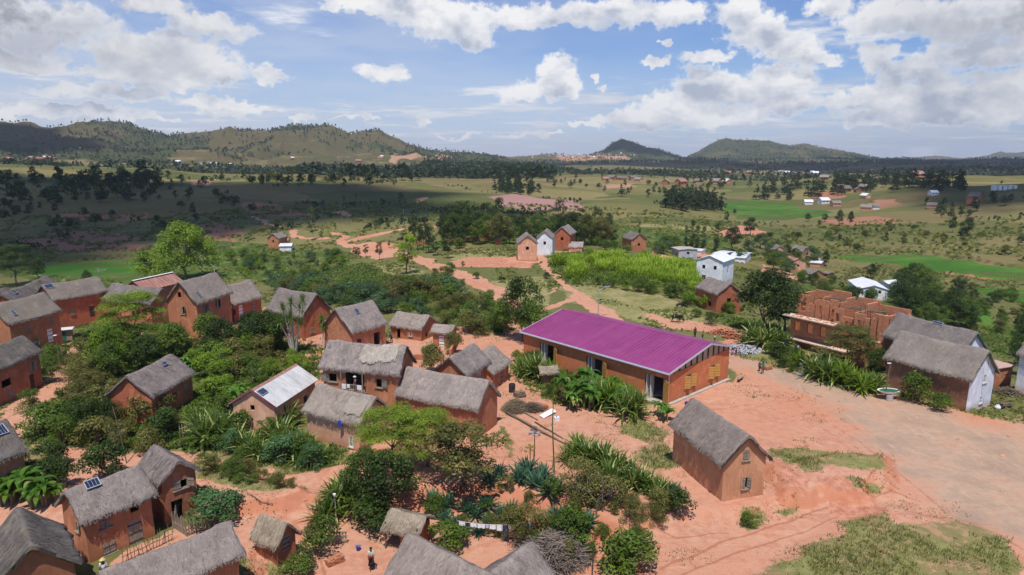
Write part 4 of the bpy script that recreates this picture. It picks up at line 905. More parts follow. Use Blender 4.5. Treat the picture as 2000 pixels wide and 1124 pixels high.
# the photo shows this wall from the left of the ridge direction: u runs left to right as seen
MF = face_matrix('B', L, W, .3, .35) @ Matrix.Translation((-.55, 0, 0))
mb = MB(); mb.box((0, .7, 2.68), (2.3, 1.6, .1), M=MF); mb.box((0, -.35, 2.66), (2.5, .75, .1), M=MF); q = mb.build('balcony', WOOD, r)
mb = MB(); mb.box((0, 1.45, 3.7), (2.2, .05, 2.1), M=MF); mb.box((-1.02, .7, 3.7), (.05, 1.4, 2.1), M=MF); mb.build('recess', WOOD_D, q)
mb = MB()
for k in range(13): mb.box((-1.15 + k * 2.3 / 12, -.68, 3.15), (.06, .04, .85), M=MF)
for zz in (2.78, 3.6): mb.box((0, -.68, zz), (2.42, .07, .07), M=MF)
for s in (-1, 1):
    for zz in (3.55,): mb.box((s * 1.18, -.33, zz), (.06, .7, .06), M=MF)
    mb.box((s * 1.18, -.66, 3.75), (.09, .09, 2.1), M=MF)
mb.build('railing', WOOD, q)
lin = MB()
for xx, ww, hh in ((-.85, .45, .5), (-.35, .3, .35), (.85, .5, .45)):
    lin.box((xx, -.74, 3.6 - hh / 2 + .03), (ww, .06, hh), M=MF, mi=0)
c_ = lin.build('hanging_cloth', WHITE); c_['label'] = 'white and pale cloths hung over the balcony railing'; c_['category'] = 'cloth'
BALC_M = Matrix.Translation((P[0], P[1], 0)) @ Matrix.Rotation(P[2], 4, 'Z') @ MF
c_.matrix_world = Matrix.Translation((P[0], P[1], 0)) @ Matrix.Rotation(P[2], 4, 'Z')
# light new straw laid over part of the roof
def straw_patch(root, P, side, s0, s1, k0, k1, m):
    rs = np.random.default_rng(3); W, he, hr = P[4], P[5], P[6]; c = 1400; s = rs.uniform(s0, s1, c); k = rs.uniform(k0, k1, c); sg = -1 if side == 'A' else 1
    k = k + (fbm(s * 1.3, s * 0, 2, 2) - .5) * .3
    wd = rs.uniform(.02, .05, c); l = rs.uniform(.25, .5, c); y = sg * W * k; z = hr - (hr - he) * k + .10; y1 = y + sg * l * W / math.hypot(W, hr - he); z1 = z - l * (hr - he) / math.hypot(W, hr - he)
    a = rs.normal(0, .08, c); A = np.stack([s, y, z], 1); B_ = np.stack([s + a, y1, z1 + .02], 1); dx = np.array([1, 0, 0]) * wd[:, None]
    V = np.concatenate([A - dx, A + dx, B_ + dx, B_ - dx]); i = np.arange(c); F = np.stack([i, i + c, i + 2 * c, i + 3 * c], 1)
    link('straw_patch', np_mesh('straw_patch', V, F, m), root)
T_NEW = thatch_mat('thatch_new', (.38, .33, .28), (.56, .49, .42))
straw_patch(r, P, 'B', .8, 4.6, .1, .62, T_NEW)
for o_ in [o for o in SC.objects if o.get('label', '').startswith('thatched mud house in front of the balcony')]: straw_patch(o_, H['t26'], 'B', .4, 2.4, .25, .7, T_NEW)

# ---- house with the pale metal roof
P = H['metal']; L, W, he, hr = P[3:7]
r = empty('metal_roofed_house', (P[0], P[1], 0), P[2], label='mud house with a weathered white sheet metal roof and dark red verge boards', cat='house')
walls(r, L, W, he, hr, [('N', -.1, 2.2, .45, .55, 'hole'), ('A', -.9, .9, .6, .9, 'red'), ('A', 1.8, .1, .8, 1.7, 'door_d')], W_PALE, OE=.3, OG=.25, roof_t=.07)
gable_sheet(r, L, W, he, hr, M_OLDSHEET, capm=M_RUST)
verge(r, L, W, he, hr, MAROON, 'N', drop=.02, w=.2)

# ---- the school: long, purple sheeting, front slope twice the back one
sx, sy, sth = 22.55, 71.3, math.atan2(.741, -.672)
SL, SWf, SWb, SHe, SHr, SHb = 23.2, 8.0, 5.0, 3.62, 5.35, 4.05
SC_M = Matrix.Translation((sx, sy, 0)) @ Matrix.Rotation(sth, 4, 'Z')
sch = empty('school_building', (sx, sy, 0), sth, label='long orange mud school with a bright purple corrugated roof and yellow shutters', cat='school')
gable_sheet(sch, SL, SWb, SHb, SHr, M_PURPLE, WB=SWf, heB=SHe, trim=FASCIA)
rb_ = MB(); a0 = math.atan2(SHr - SHe, SWf); a1 = math.atan2(SHr - SHb, SWb)
for k in range(48):
    x = .3 + k * (SL - .6) / 47
    rb_.add([(x + dx, y, z) for dx in (-.035, .035) for y, z in ((.15, SHr + .035), (SWf, SHe + .035))] + [(x, .15, SHr + .05), (x, SWf, SHe + .05)], [(0, 1, 5, 4), (3, 2, 4, 5), (1, 3, 5)])
    rb_.add([(x + dx, y, z) for dx in (-.035, .035) for y, z in ((-.15, SHr + .035), (-SWb, SHb + .035))] + [(x, -.15, SHr + .05), (x, -SWb, SHb + .05)], [(0, 4, 5, 1), (3, 5, 4, 2), (1, 5, 3)])
rb_.build('roof_ribs', M_PURPLE, sch)
fw, bw = SWf - .35, SWb - .35; g0, g1 = .35, SL - .35
mb = MB()
N_M = Matrix.Translation((g0, 0, 0)) @ Matrix.Rotation(-PI / 2, 4, 'Z')
# near gable: its top runs straight from the low front to the high back
nops = [(-3.9 - .65, -3.9 + .65, 1.0, 2.5), (.95 - .65, .95 + .65, 1.0, 2.5)]
cu = (fw - bw) / 2; hwN = (fw + bw) / 2; NM2 = N_M @ Matrix.Translation((-cu, 0, 0))
wall_face(mb, NM2, hwN, [(-hwN, 3.2), (hwN, 3.78)], [(a + cu, b + cu, c, d) for a, b, c, d in nops], .22)
FMx = Matrix.Translation((g1, 0, 0)) @ Matrix.Rotation(PI / 2, 4, 'Z') @ Matrix.Translation((cu, 0, 0))
wall_face(mb, FMx, hwN, [(-hwN, 3.78), (hwN, 3.2)], [], .2)
hlS = (g1 - g0) / 2
# front wall (left of the ridge): three wide door bays
BM = Matrix.Translation((SL / 2, fw, 0)) @ Matrix.Rotation(PI, 4, 'Z')
bays = [-7.0, 0.9, 9.4]; wall_face(mb, BM, hlS, [(-hlS, 3.2), (hlS, 3.2)], [(b - 1.25, b + 1.25, .12, 2.75) for b in bays], .25)
wall_face(mb, Matrix.Translation((SL / 2, -bw, 0)), hlS, [(-hlS, 3.78), (hlS, 3.78)], [(b - .7, b + .7, 1, 2.4) for b in (-8, -3, 3, 8)], .2)
me = mb.mesh('wall', W_SCHOOL); link('wall', me, sch)
# timber infill with studs between wall and verge
mb = MB(); inf = []
x0 = g0 + .05
prof = [(-fw, 3.2, 3.40), (0, 3.2 + .58 * fw / (fw + bw), SHr - .22), (bw, 3.78, 3.98)]
pts = [(-fw, 3.2), (bw, 3.78), (bw, 3.98), (0, SHr - .2), (-fw, 3.42)]
mb.add([N_M @ Vector((u, .05, v)) for u, v in pts], [(0, 1, 2, 3, 4)]); i_ = mb.build('gable_infill', WOOD_P, sch)
mb = MB()
for k in range(11):
    u = -fw + .9 + k * 1.12; lo = 3.2 + .58 * (u + fw) / (fw + bw); hi = np.interp(u, [-fw, 0, bw], [3.42, SHr - .2, 3.98]); mb.box(N_M @ Vector((u, 0, (lo + hi) / 2)), (.1, .16, hi - lo), rz=0)
mb.build('stud', WOOD_D, i_)
# windows and doors with boarded yellow shutters
for u in (-3.9, .95): opening_parts(sch, N_M, u, 1.0, 1.3, 1.5, 'school')
DARKIN = flat_mat('classroom_shadow', (.10, .085, .075), .9, .2); PALEIN = flat_mat('plaster_inside', (.62, .58, .54), .9, .05)
for b in bays:
    D_M = BM @ Matrix.Translation((b, 0, 0)); mb = MB(); mb.box((0, -.25, .02), (3.4, 1.1, .2), M=D_M); dd = mb.build('door_step', CONC, sch)
    q = MB(); q.box((-.5, .4, 1.4), (.12, .6, 2.6), M=D_M); q.box((-1.0, .3, 1.4), (.12, .5, 2.6), M=D_M); q.build('door_jamb', PALEIN, sch)
    for sgn, ang in ((-1, .45), (1, -.75)):
        q = MB(); LL = D_M @ Matrix.Translation((sgn * 1.27, -.03, .15)) @ Matrix.Rotation((PI - ang) if sgn < 0 else ang, 4, 'Z')
        if sgn > 0: LL = D_M @ Matrix.Translation((1.27, -.03, .15)) @ Matrix.Rotation(-.5, 4, 'Z')
        for k in range(8): q.box((.6, 0, .16 + k * .32), (1.2, .05, .285), M=LL)
        for k in range(8): q.box((.6, .01, .0 + k * .32), (1.15, .03, .03), M=LL, mi=1)
        q.build('door', [WOOD_Y, WOOD_D], sch)
mb = MB(); mb.box((SL / 2, .3, .02), (g1 - g0 - .5, fw + bw - .6, .1)); mb.build('floor', CONC, sch)
mb = MB(); mb.box((SL / 2, SWf + .05, SHe - .14), (SL, .13, .12)); gq = mb.build('gutter', FASCIA, sch)
mb = MB(); mb.tube([(.12, SWf - .02, SHe - .15), (.25, fw + .08, SHe - .5), (.25, fw + .08, .1)], .05); mb.build('downpipe', FASCIA, gq)
mb = MB(); mb.box((g0 - .22, (fw - bw) / 2, .02), (.4, fw + bw, .22)); mb.build('footing', CONC, sch)

# ---- twin roofed house at the bottom edge
def at_z(u, v, z):
    vx, vy = (u - 1000) / FPX, (v - 562) / FPX; d = Vector((vx, CP - SP * vy, -SP - CP * vy)); t = (z - CH) / d.z; return d * t
zf = -.8; zr = 4.6 + zf
a = at_z(796, 1038, zr); b = at_z(945, 1112, zr); c = at_z(1041, 1055, zr); d = at_z(905, 1150, zr)
r = empty('twin_roofed_house', (a.x, a.y, zf), 0, label='thatched house with two crossing roof ridges cut off by the bottom edge', cat='house')
for s_, (p, q) in enumerate(((a, b), (c, d))):
    th = math.atan2(q.y - p.y, q.x - p.x); L = (q - p).length + 1.2; sub = empty('wing', (p.x - a.x, p.y - a.y, 0), th); sub.parent = r
    W_, he_, hr_ = 2.4, 2.5, 4.6
    walls(sub, L, W_, he_, hr_, [('B' if s_ == 0 else 'A', 0, 1, .6, .8, 'shut')], W_RED); thatch(sub, L, W_, he_, hr_, T_GREY if s_ == 0 else T_STRAW if False else T_GREY, 50 + s_, straw=1.2)

# ---- thatched shelter on poles, right above it
o = G(800, 1062); r = empty('thatched_shelter', o, -.35, label='small open straw shelter leaning on crooked poles behind the two crossing roofs', cat='shelter')
L, W = 2.9, 1.35
thatch(r, L, W, 1.75, 2.55, T_STRAW, 60, t=.14, straw=1.8, xo=-1.45)
mb = MB(); mb.box((.3, .3, .8), (1.6, 1.5, 1.7)); mb.build('wall', W_RED, r)
for px, py in ((-1.3, -1.1), (1.2, -1.15), (-1.2, 1.0)):
    mb = MB(); mb.tube([(px, py, -.3), (px * .97, py * .97, .9), (px * 1.0, py * .9, 2.0)], .06); mb.build('post', BARK, r)
# ---- brick latrine hut by the school
o = G(1070, 752); r = empty('brick_hut', o, .15, label='tiny brick hut with a straw roof among the banana plants left of the school', cat='hut')
mb = MB(); mb.box((0, .6, .75), (1.3, 1.5, 1.8)); mb.build('wall', W_BRICK, r); thatch(r, 2.3, 1.15, 1.75, 2.3, T_STRAW, 61, t=.14, straw=1.5, xo=-1.05, yo=.55)
# ---- small flat tin shed right of the white gable
o = at_z(1950, 714, 2.0); r = empty('mud_shed', (o.x, o.y, -.6), .35, label='low mud shed with a flat pinkish sheet roof behind the whitewashed gable', cat='shed')
mb = MB(); mb.box((.8, 1.2, 1.1), (3.0, 2.8, 2.4)); mb.build('wall', W_ORANGE, r); mb = MB(); mb.box((.8, 1.2, 2.36), (3.5, 3.2, .08)); mb.build('roof', flat_mat('pink_sheet', (.5, .33, .27), .6, .15), r)
# ---- white house at the right edge
house('whitewashed_house', (63.6, 64.6, 2.03, 9, 2.8, 4.2, 6.6), [('B', 0, 1, .7, 1, 'shut')], W_WHITE, T_SLATE, 'whitewashed house at the right edge of the picture, only its corner in view', seed=70)

# ---- the unfinished brick building
def brick_building():
    B0 = G(1543, 668); a = Vector((B0.x, B0.y, 0)); bx = Vector((47.3, 80.4, 0)); th = math.atan2(bx.y - a.y, bx.x - a.x)
    r = empty('unfinished_building', (a.x, a.y, -.3), th, label='roofless unfinished brick building with stepped walls and bare concrete slabs', cat='building')
    Lx, Ly, h1, h2 = (bx - a).to_2d().length + .4, 5.2, 4.2, 7.1
    mb = MB()
    def wl(x0, y0, x1, y1, prof, ops=(), z0=-1.5):
        A = Vector((x0, y0, 0)); Bv = Vector((x1, y1, 0)); ln = (Bv - A).length; an = math.atan2(y1 - y0, x1 - x0); M = Matrix.Translation((A + Bv) / 2) @ Matrix.Rotation(an, 4, 'Z')
        for off, fl in ((-.14, 0), (.14, PI)):
            M2 = M @ Matrix.Translation((0, off, 0)) @ Matrix.Rotation(fl, 4, 'Z'); pr = prof if not fl else [(-u, v) for u, v in prof][::-1]; oo = ops if not fl else [(-b, -a_, c, d) for a_, b, c, d in ops]
            wall_face(mb, M2, ln / 2, pr, oo, .14, z0)
        for (u0, v0), (u1, v1) in zip(prof[:-1], prof[1:]): mb.add([M @ Vector((u0, -.14, v0)), M @ Vector((u1, -.14, v1)), M @ Vector((u1, .14, v1)), M @ Vector((u0, .14, v0))], [(0, 1, 2, 3)])
        for u, v in (prof[0], prof[-1]): mb.add([M @ Vector((u, -.14, z0)), M @ Vector((u, .14, z0)), M @ Vector((u, .14, v)), M @ Vector((u, -.14, v))], [(0, 1, 2, 3)])
    f = Lx / 2
    # lower storey under the slab, then the tall bays behind it; tops stepped where the bricklayers stopped
    def win(n, ln, z0_, z1_, w_=.85): return [(-ln / 2 + ln * (k + .5) / n - w_ / 2, -ln / 2 + ln * (k + .5) / n + w_ / 2, z0_, z1_) for k in range(n)]
    l1 = Lx * .58; wl(0, 0, l1, 0, [(-l1 / 2, h1), (l1 / 2, h1)], win(4, l1, 2.0, 3.35))
    wl(0, 0, 0, Ly, [(-Ly / 2, h1), (-Ly * .26, h1), (-Ly * .259, h2 - .4), (0, h2 - .4), (.01, h2), (Ly / 2, h2)], win(1, Ly, 5.0, 6.1))
    l2 = Lx * .44; wl(0, 1.25, l2, 1.25, [(-l2 / 2, h2), (-l2 * .22, h2), (-l2 * .219, h2 - 1.1), (-l2 * .02, h2 - 1.1), (-l2 * .019, h2 - .3), (l2 * .3, h2 - .3), (l2 * .301, h2), (l2 / 2, h2)], [(-l2 * .42, -l2 * .28, 4.7, 6.0), (l2 * .06, l2 * .2, 4.6, 6.0), (l2 * .32, l2 * .44, 4.6, 6.0)])
    for fx, top in ((.19, h2 - .3), (.44, h2 + .1)): wl(Lx * fx, 1.25, Lx * fx, Ly, [(-(Ly - 1.25) / 2, top - .4), (0, top - .4), (.01, top), ((Ly - 1.25) / 2, top)], [])
    l3 = Lx * .24; wl(Lx * .44, .5, Lx * .68, .5, [(-l3 / 2, 6.3), (-l3 * .1, 6.3), (-l3 * .099, 5.3), (l3 / 2, 5.3)], [(-l3 * .42, -l3 * .18, 4.4, 5.6), (l3 * .02, l3 * .25, 3.6, 4.8)])
    l4 = Lx * .32; wl(Lx * .68, -.2, Lx, -.2, [(-l4 / 2, 6.3), (-l4 * .16, 6.3), (-l4 * .159, 5.9), (l4 * .1, 5.9), (l4 * .101, 6.7), (l4 / 2, 6.7)], [(-l4 * .38, -l4 * .16, 4.3, 5.5), (l4 * .18, l4 * .38, 4.3, 5.5), (-l4 * .36, -l4 * .1, .8, 2.9), (l4 * .16, l4 * .4, 1.0, 2.9)])
    wl(Lx * .68, -.2, Lx * .68, Ly, [(-Ly / 2, 6.3), (0, 6.3), (.01, h2), (Ly / 2, h2)], [])
    wl(Lx * .84, -.2, Lx * .84, Ly * .7, [(-Ly * .38, 5.9), (Ly * .38, 5.9)], [])
    wl(Lx, -.2, Lx, Ly, [(-Ly / 2, 6.7), (-1, 6.7), (-.99, 6.2), (Ly / 2, 6.2)], win(1, Ly, 4.2, 5.4))
    l5 = Lx; wl(0, Ly, Lx, Ly, [(-l5 / 2, h2 + .2), (-l5 * .3, h2 + .2), (-l5 * .299, h2 + .6), (-l5 * .1, h2 + .6), (-l5 * .099, h2 - .5), (-l5 * .02, h2 - .5), (-l5 * .019, h2 + .2), (l5 * .2, h2 + .2), (l5 * .201, h2 - .3), (l5 / 2, h2 - .3)], win(6, l5, 4.9, 6.1))
    # dog-tooth pilasters
    for k in (.22, .30, .38, .86, .93): mb.box((Lx * k, (1.2 if k < .5 else -.3) - .2, 5.2), (.22, .14, 2.9))
    w = mb.build('wall', W_BRICK, r)
    mb = MB(); mb.box((Lx * .26, -.75, h1 + .06), (Lx * .60, 1.7, .14)); mb.box((Lx * .30, -.8, 1.0), (Lx * .75, 1.2, .16)); mb.box((Lx * .9, -.55, 3.15), (1.5, .5, .14)); mb.build('concrete_slab', flat_mat('slab', (.62, .46, .36), .9, .2), r)
    mb = MB()
    for x0, y0, x1, y1, z in ((.5, 3, Lx * .17, 3.2, 4.6), (Lx * .2, 3.5, Lx * .44, 4, 6.6), (Lx * .2, 4.5, Lx * .44, 4.8, 6.6), (Lx * .2, 5.5, Lx * .44, 5.3, 6.6), (Lx * .5, 2.2, Lx * .82, 2.6, 6.2), (Lx * .5, 3, Lx * .82, 3.2, 6.2), (Lx * .5, 3.7, Lx * .84, 3.5, 6.2)):
        mb.tube([(x0, y0, z), (x1, y1, z + .1)], .09, 5)
    for x0, y0 in ((Lx * .17, 1.2), (Lx * .46, 1.0), (Lx * .7, .4), (Lx * .74, .5)): mb.tube([(x0, y0, 3.5), (x0 + .1, y0, 7.3)], .06, 5)
    mb.build('scaffold_pole', BARK, r)
    mb = MB(); rr = random.Random(4)
    for k in range(60): mb.box((rr.uniform(.6, Lx * .5), rr.uniform(-1.4, 0), h1 + .17), (.22, .11, .08), rz=rr.uniform(0, 3))
    mb.build('loose_bricks', W_BRICK, r)
    # annex piers below
    mb = MB(); mb.box((Lx * .86, -3.0, .6), (1.6, .3, 2.6)); mb.box((Lx * .86 + .6, -3.4, .2), (.9, .4, 1.6)); mb.build('brick_pier', W_BRICK, r)
brick_building()

# ------------------------------------------------------------------ farther houses
def far_house(name, base, ww, dl, hh, pitch, wm, rm, label, turn=0, kind='thatch', ops='n', group=None, cat='house', over=.3):
    """base = photo point of the middle of the wall facing the camera; ww gable width; dl depth; hh eave height. turn 0: gable faces us"""
    o = G(*base); face = math.atan2(-o.x, -o.y) ; th = math.atan2(o.y, o.x) + turn
    r = empty(name, (o.x, o.y, o.z - .1), th, label=label, cat=cat, group=group)
    W = ww / 2 + over; L = dl + 2 * .25; he = hh; hr = hh + pitch
    if turn and abs(turn) > .9:   # long side towards us
        r.location = r.location + Vector((0, 0, 0)); off = L / 2
    op = []
    if ops == 'n': op = [('N', 0, hh * .62, ww * .16, hh * .18, 'hole')]
    elif ops == 'nd': op = [('N', .1, hh * .62, ww * .18, hh * .18, 'hole'), ('N', -ww * .2, 0, .8, 1.8, 'door')]
    elif ops == 'a': op = [('A', -dl * .2, .9, .9, .9, 'hole'), ('A', dl * .2, .1, .9, 1.8, 'door_d'), ('B', dl * .2, .9, .9, .9, 'hole'), ('N', 0, hh * .5, .8, .8, 'hole')]
    elif ops == 'two': op = [('N', -ww * .22, hh * .62, .7, .9, 'hole'), ('N', ww * .22, hh * .62, .7, .9, 'hole'), ('N', -ww * .2, .1, .9, 1.7, 'door_d'), ('A', 0, hh * .4, .8, 1.8, 'hole')]
    if kind == 'thatch':
        walls(r, L, W, he, hr, op, wm, OE=over, OG=.25, roof_t=.22); thatch(r, L, W, he, hr, rm, int(base[0]), t=.26, straw=.35)
    else:
        walls(r, L, W, he, hr, op, wm, OE=over, OG=.25, roof_t=.07); gable_sheet(r, L, W, he, hr, rm, trim=None)
    return r
far_house('tall_house', (1030, 511), 4.9, 7, 4.9, 2.1, W_PALE, T_GREY, 'tall pink mud house, nearest of the three steep roofed houses on the knoll', .05, ops='n')
far_house('tall_house', (1063.5, 500.5), 4.2, 7, 5.1, 1.9, W_WHITE, T_GREY, 'tall white house with a red shuttered window between two red mud houses on the knoll', -.1, ops='n')
far_house('tall_house', (1097, 489), 4.9, 7.5, 5.0, 2.3, W_RED, T_GREY, 'tall brick red house, rightmost of the three steep roofed houses on the knoll', -.25, ops='n')
far_house('mud_house', (1140, 491), 6.2, 4, 1.8, 1.3, W_PALE, T_LIGHT, 'low thatched house right of the three steep roofed houses', 1.5, ops='')
far_house('mud_house', (1248, 493), 5.2, 7, 4.2, 2.0, W_ORANGE, T_DARK, 'lone mud house with a dark steep thatch beside the white flowering shrubs', .45, ops='a')
far_house('tin_hut', (974, 479), 2.0, 2, 2.0, .5, W_RED, T_GREY, 'tiny red hut with a dark doorway left of the three steep roofed houses', .1, cat='hut')
far_house('white_house', (1383, 553), 6.0, 7.5, 5.2, 1.2, W_WHITE, M_WHITE, 'two storey white house with a white metal roof and a veranda on its right side', -.35, kind='s', ops='two')
far_house('mud_house', (1424, 611), 5.0, 6.5, 3.6, 1.8, W_RED, T_GREY, 'red house with a smooth grey roof below the two storey white house', .62, ops='a')
far_house('white_hall', (1705, 586), 7, 13, 3.0, 1.1, W_WHITE, M_WHITE, 'long white hall with a pale metal roof beyond the unfinished brick building', .25, kind='s', ops='two', cat='hall')
far_house('white_hall', (1722, 575), 5, 6, 3.0, 1.1, W_WHITE, M_WHITE, 'short white wing with a pale metal roof attached behind the long white hall', -.6, kind='s', ops='', cat='hall')
far_house('white_hall', (1462, 512), 14, 5, 2.4, .5, W_WHITE, M_WHITE, 'low building with a broad white roof right of the two storey white house', 1.45, kind='s', ops='', cat='shed')
far_house('mud_house', (1523, 508), 4.6, 5, 3.6, 1.8, W_PALE, T_SLATE, 'mud house with a dark slate grey roof right of the broad white roof', .3, ops='a')
far_house('mud_house', (1577, 506), 5, 7, 3.0, 1.8, W_PALE, T_SLATE, 'mud house with a dark grey roof behind the dark red roof', .75, ops='a')
far_house('red_roofed_house', (1559, 531), 5.2, 6, 3.4, 1.1, W_PALE, M_RUST, 'brick house with a dark red sheet roof at the edge of the right valley', .55, kind='s', ops='a')
far_house('white_hall', (1610, 520), 11, 3.5, 1.8, .4, W_PALE, M_WHITE, 'long low shed with a white roof right of the dark red roof', 1.4, kind='s', ops='', cat='shed')
far_house('mud_house', (1597, 541), 5.5, 4, 1.2, 1.2, W_ORANGE, T_SLATE, 'low house showing a grey roof below the dark red roof', .8, ops='')
far_house('mud_shed', (1624, 541), 3, 2.5, 1.3, .4, W_DARK, T_SLATE, 'small dark shed beside the low grey roof in the right valley', .8, ops='', cat='shed')
far_house('brick_house', (534, 487), 4.4, 6, 4.2, 1.7, W_ORANGE, T_GREY, 'lone orange mud house with a dark window in the left valley', -.55, ops='n')
far_house('pink_roofed_shed', (565, 479), 4.5, 3.5, 2, .6, W_PALE, flat_mat('pink_paint', (.6, .2, .28), .6, .1), 'shed with a pink sheet roof behind the white roof in the left valley', 1.4, kind='s', ops='', cat='shed')
far_house('white_roofed_shed', (573, 489), 5.5, 4, 2, .7, W_WHITE, M_WHITE, 'shed with a white sheet roof beside the lone orange house in the left valley', 1.4, kind='s', ops='', cat='shed')
far_house('concrete_block_house', (1344, 506), 6, 6, 3.0, .2, W_GREY, CONC, 'flat topped grey block building beside the row of cypresses', .4, kind='s', ops='a', cat='building')
far_house('whitewashed_tomb', (1375, 497), 5, 4, 1.6, .2, W_WHITE, M_WHITE, 'low white flat roofed building under the cypresses', 1.3, kind='s', ops='', cat='tomb')
far_house('whitewashed_tomb', (1425, 503), 9, 4, 1.6, .3, W_WHITE, M_WHITE, 'long white flat roof between the cypresses and the broad white roof', 1.2, kind='s', ops='', cat='tomb')
far_house('mud_house', (1916, 397), 13, 6, 4.4, 2.5, W_ORANGE, T_DARK, 'lone brick red house with a dark roof on the right hillside', 1.35, ops='')
mb = MB(); o = G(1961, 372)
for k in range(5): mb.box((o.x + k * 3.4 - 7, o.y, o.z + 1.6), (2.2, 2.5, 3.4)); mb.box((o.x + k * 3.4 - 5.3, o.y, o.z + (3.2 if k % 2 else .8)), (1.4, 1.5, .5))
props(mb.build('white_wall_frame', WHITE), 'white unfinished wall frame with square gaps high on the right hillside', 'building')
# hamlets: countable small houses, too far to show doors
def hamlet(pts, label, group, sc=1.0, cols=(W_ORANGE, W_PALE, W_RED), roofs=(T_GREY, M_WHITE, T_DARK, M_RUST), seed=1):
    rr = random.Random(seed); q = sorted(pts)
    for i, (px, py) in enumerate(q):
        o = G(px, py); s = sc * rr.uniform(.8, 1.25); th = rr.uniform(0, PI); r = empty('village_house', o, th, label=f'{label}, {ORD[i]} from the left', cat='house', group=group)
        w = rr.choice(cols); rf = rr.choice(roofs); mb = MB(); mb.box((0, 0, 1.5 * s), (9 * s, 6 * s, 4 * s)); mb.add([(x * 4.5 * s, y * 3 * s, 3.5 * s) for x, y in ((-1, -1), (-1, 1))] + [(-4.5 * s, 0, 5.6 * s)] + [(4.5 * s, -3 * s, 3.5 * s), (4.5 * s, 3 * s, 3.5 * s), (4.5 * s, 0, 5.6 * s)], [(0, 1, 2), (3, 5, 4)])
        for k in (-1, 1): mb.box((k * 2 * s, -3.02 * s, 2 * s), (1 * s, .06, 1.3 * s), mi=1)
        mb.build('wall', [w, WOOD_D], r)
        mb = MB(); a, b, t_ = 5 * s, 3.6 * s, .25 * s
        for sg in (-1, 1): mb.add([(x, y, z + dz) for dz in (0, -t_) for x, y, z in ((-a, 0, 5.85 * s), (a, 0, 5.85 * s), (a, sg * b, 3.3 * s), (-a, sg * b, 3.3 * s))], [(0, 1, 2, 3), (7, 6, 5, 4), (2, 6, 7, 3), (0, 3, 7, 4), (1, 5, 6, 2)])
        mb.build('roof', rf, r)
_T20 = 'leftmost second third fourth fifth sixth seventh eighth ninth tenth eleventh twelfth thirteenth fourteenth fifteenth sixteenth seventeenth eighteenth nineteenth twentieth'.split()
_TN = {20: 'twenty', 30: 'thirty', 40: 'forty', 50: 'fifty', 60: 'sixty', 70: 'seventy', 80: 'eighty', 90: 'ninety'}
ORD = ['first'] + _T20[1:]
for n_ in range(21, 100):
    d_, u_ = n_ // 10 * 10, n_ % 10; ORD.append((_TN[d_] + '-' + ['', 'first'][1] if u_ == 1 else _TN[d_] + '-' + ORD[u_ - 1]) if u_ else _TN[d_][:-1] + 'ieth')
def cl(cx, cy, rx, ry, n, seed):
    rr = random.Random(seed); return [(cx + rr.uniform(-rx, rx), cy + rr.uniform(-ry, ry)) for _ in range(n)]
hamlet(cl(60, 312, 55, 3, 12, 1), 'small house in the hamlet under the left hills', 'houses of the hamlet under the left hills', .9, seed=1)
hamlet(cl(400, 324, 55, 4, 12, 2), 'pale small house in the village below the left hills', 'houses of the village below the left hills', 1.0, (W_WHITE, W_PALE), (M_WHITE, T_GREY), 2)
hamlet(cl(1130, 305, 110, 5, 40, 3), 'tiny house on the slope of the wooded hill', 'houses on the slope of the wooded hill', 1.0, (W_PALE, W_RED, W_WHITE), (M_RUST, M_WHITE, T_GREY), 3)
hamlet(cl(1215, 354, 38, 3, 7, 4), 'small house in the hamlet on the middle plain', 'houses of the hamlet on the middle plain', .9, seed=4)
hamlet(cl(1530, 341, 70, 3, 8, 5), 'small pale house at the foot of the right hill', 'houses at the foot of the right hill', 1.0, (W_WHITE, W_PALE, W_RED), seed=5)
hamlet(cl(1400, 358, 35, 3, 5, 6), 'small house among trees left of the pine ridge', 'houses left of the pine ridge', .9, seed=6)
hamlet([(1648, 376), (1665, 371), (1675, 376), (1688, 372), (1640, 371)], 'brown house in the hamlet on the pine ridge slope', 'houses on the pine ridge slope', .9, (W_BROWN, W_RED), (T_DARK, T_SLATE), 7)
hamlet([(1578, 400), (1608, 398), (1632, 403), (1690, 388), (1692, 412), (1705, 410), (1820, 407), (1822, 382)], 'small house scattered above the rice valley', 'houses scattered above the rice valley', .75, (W_WHITE, W_PALE), (M_WHITE, T_SLATE), 8)
hamlet([(1330, 362), (1300, 361), (1422, 342), (1610, 352), (1790, 348), (1828, 350), (990, 338), (742, 312), (745, 308), (570, 312), (632, 338), (700, 318)], 'lone distant farmhouse out on the plain', 'lone farmhouses out on the plain', 1.0, seed=9)
# ------------------------------------------------------------------ leaves and plants
L_DARK = leaf_mat('leaf_dark', (.016, .034, .006), (.070, .120, .018))
L_MID = leaf_mat('leaf_mid', (.034, .070, .008), (.150, .225, .028))
L_OLIVE = leaf_mat('leaf_olive', (.060, .070, .014), (.215, .210, .050), (.28, .22, .08))
L_LIME = leaf_mat('leaf_lime', (.100, .190, .008), (.380, .500, .040))
L_FRESH = leaf_mat('leaf_fresh', (.060, .120, .008), (.250, .360, .030))
L_ACACIA = leaf_mat('leaf_acacia', (.070, .130, .008), (.270, .360, .035))
L_BLUE = leaf_mat('leaf_bluegreen', (.030, .070, .028), (.120, .200, .075))
L_PINE = leaf_mat('leaf_pine', (.012, .030, .010), (.050, .090, .022))
L_FAR = leaf_mat('leaf_far', (.018, .034, .014), (.055, .080, .028), trans=.2)
L_SISAL = leaf_mat('leaf_sisal', (.026, .066, .012), (.185, .265, .045), (.58, .60, .24), rough=.35)
L_AGAVE = leaf_mat('leaf_agave', (.030, .085, .050), (.130, .240, .130), rough=.4)
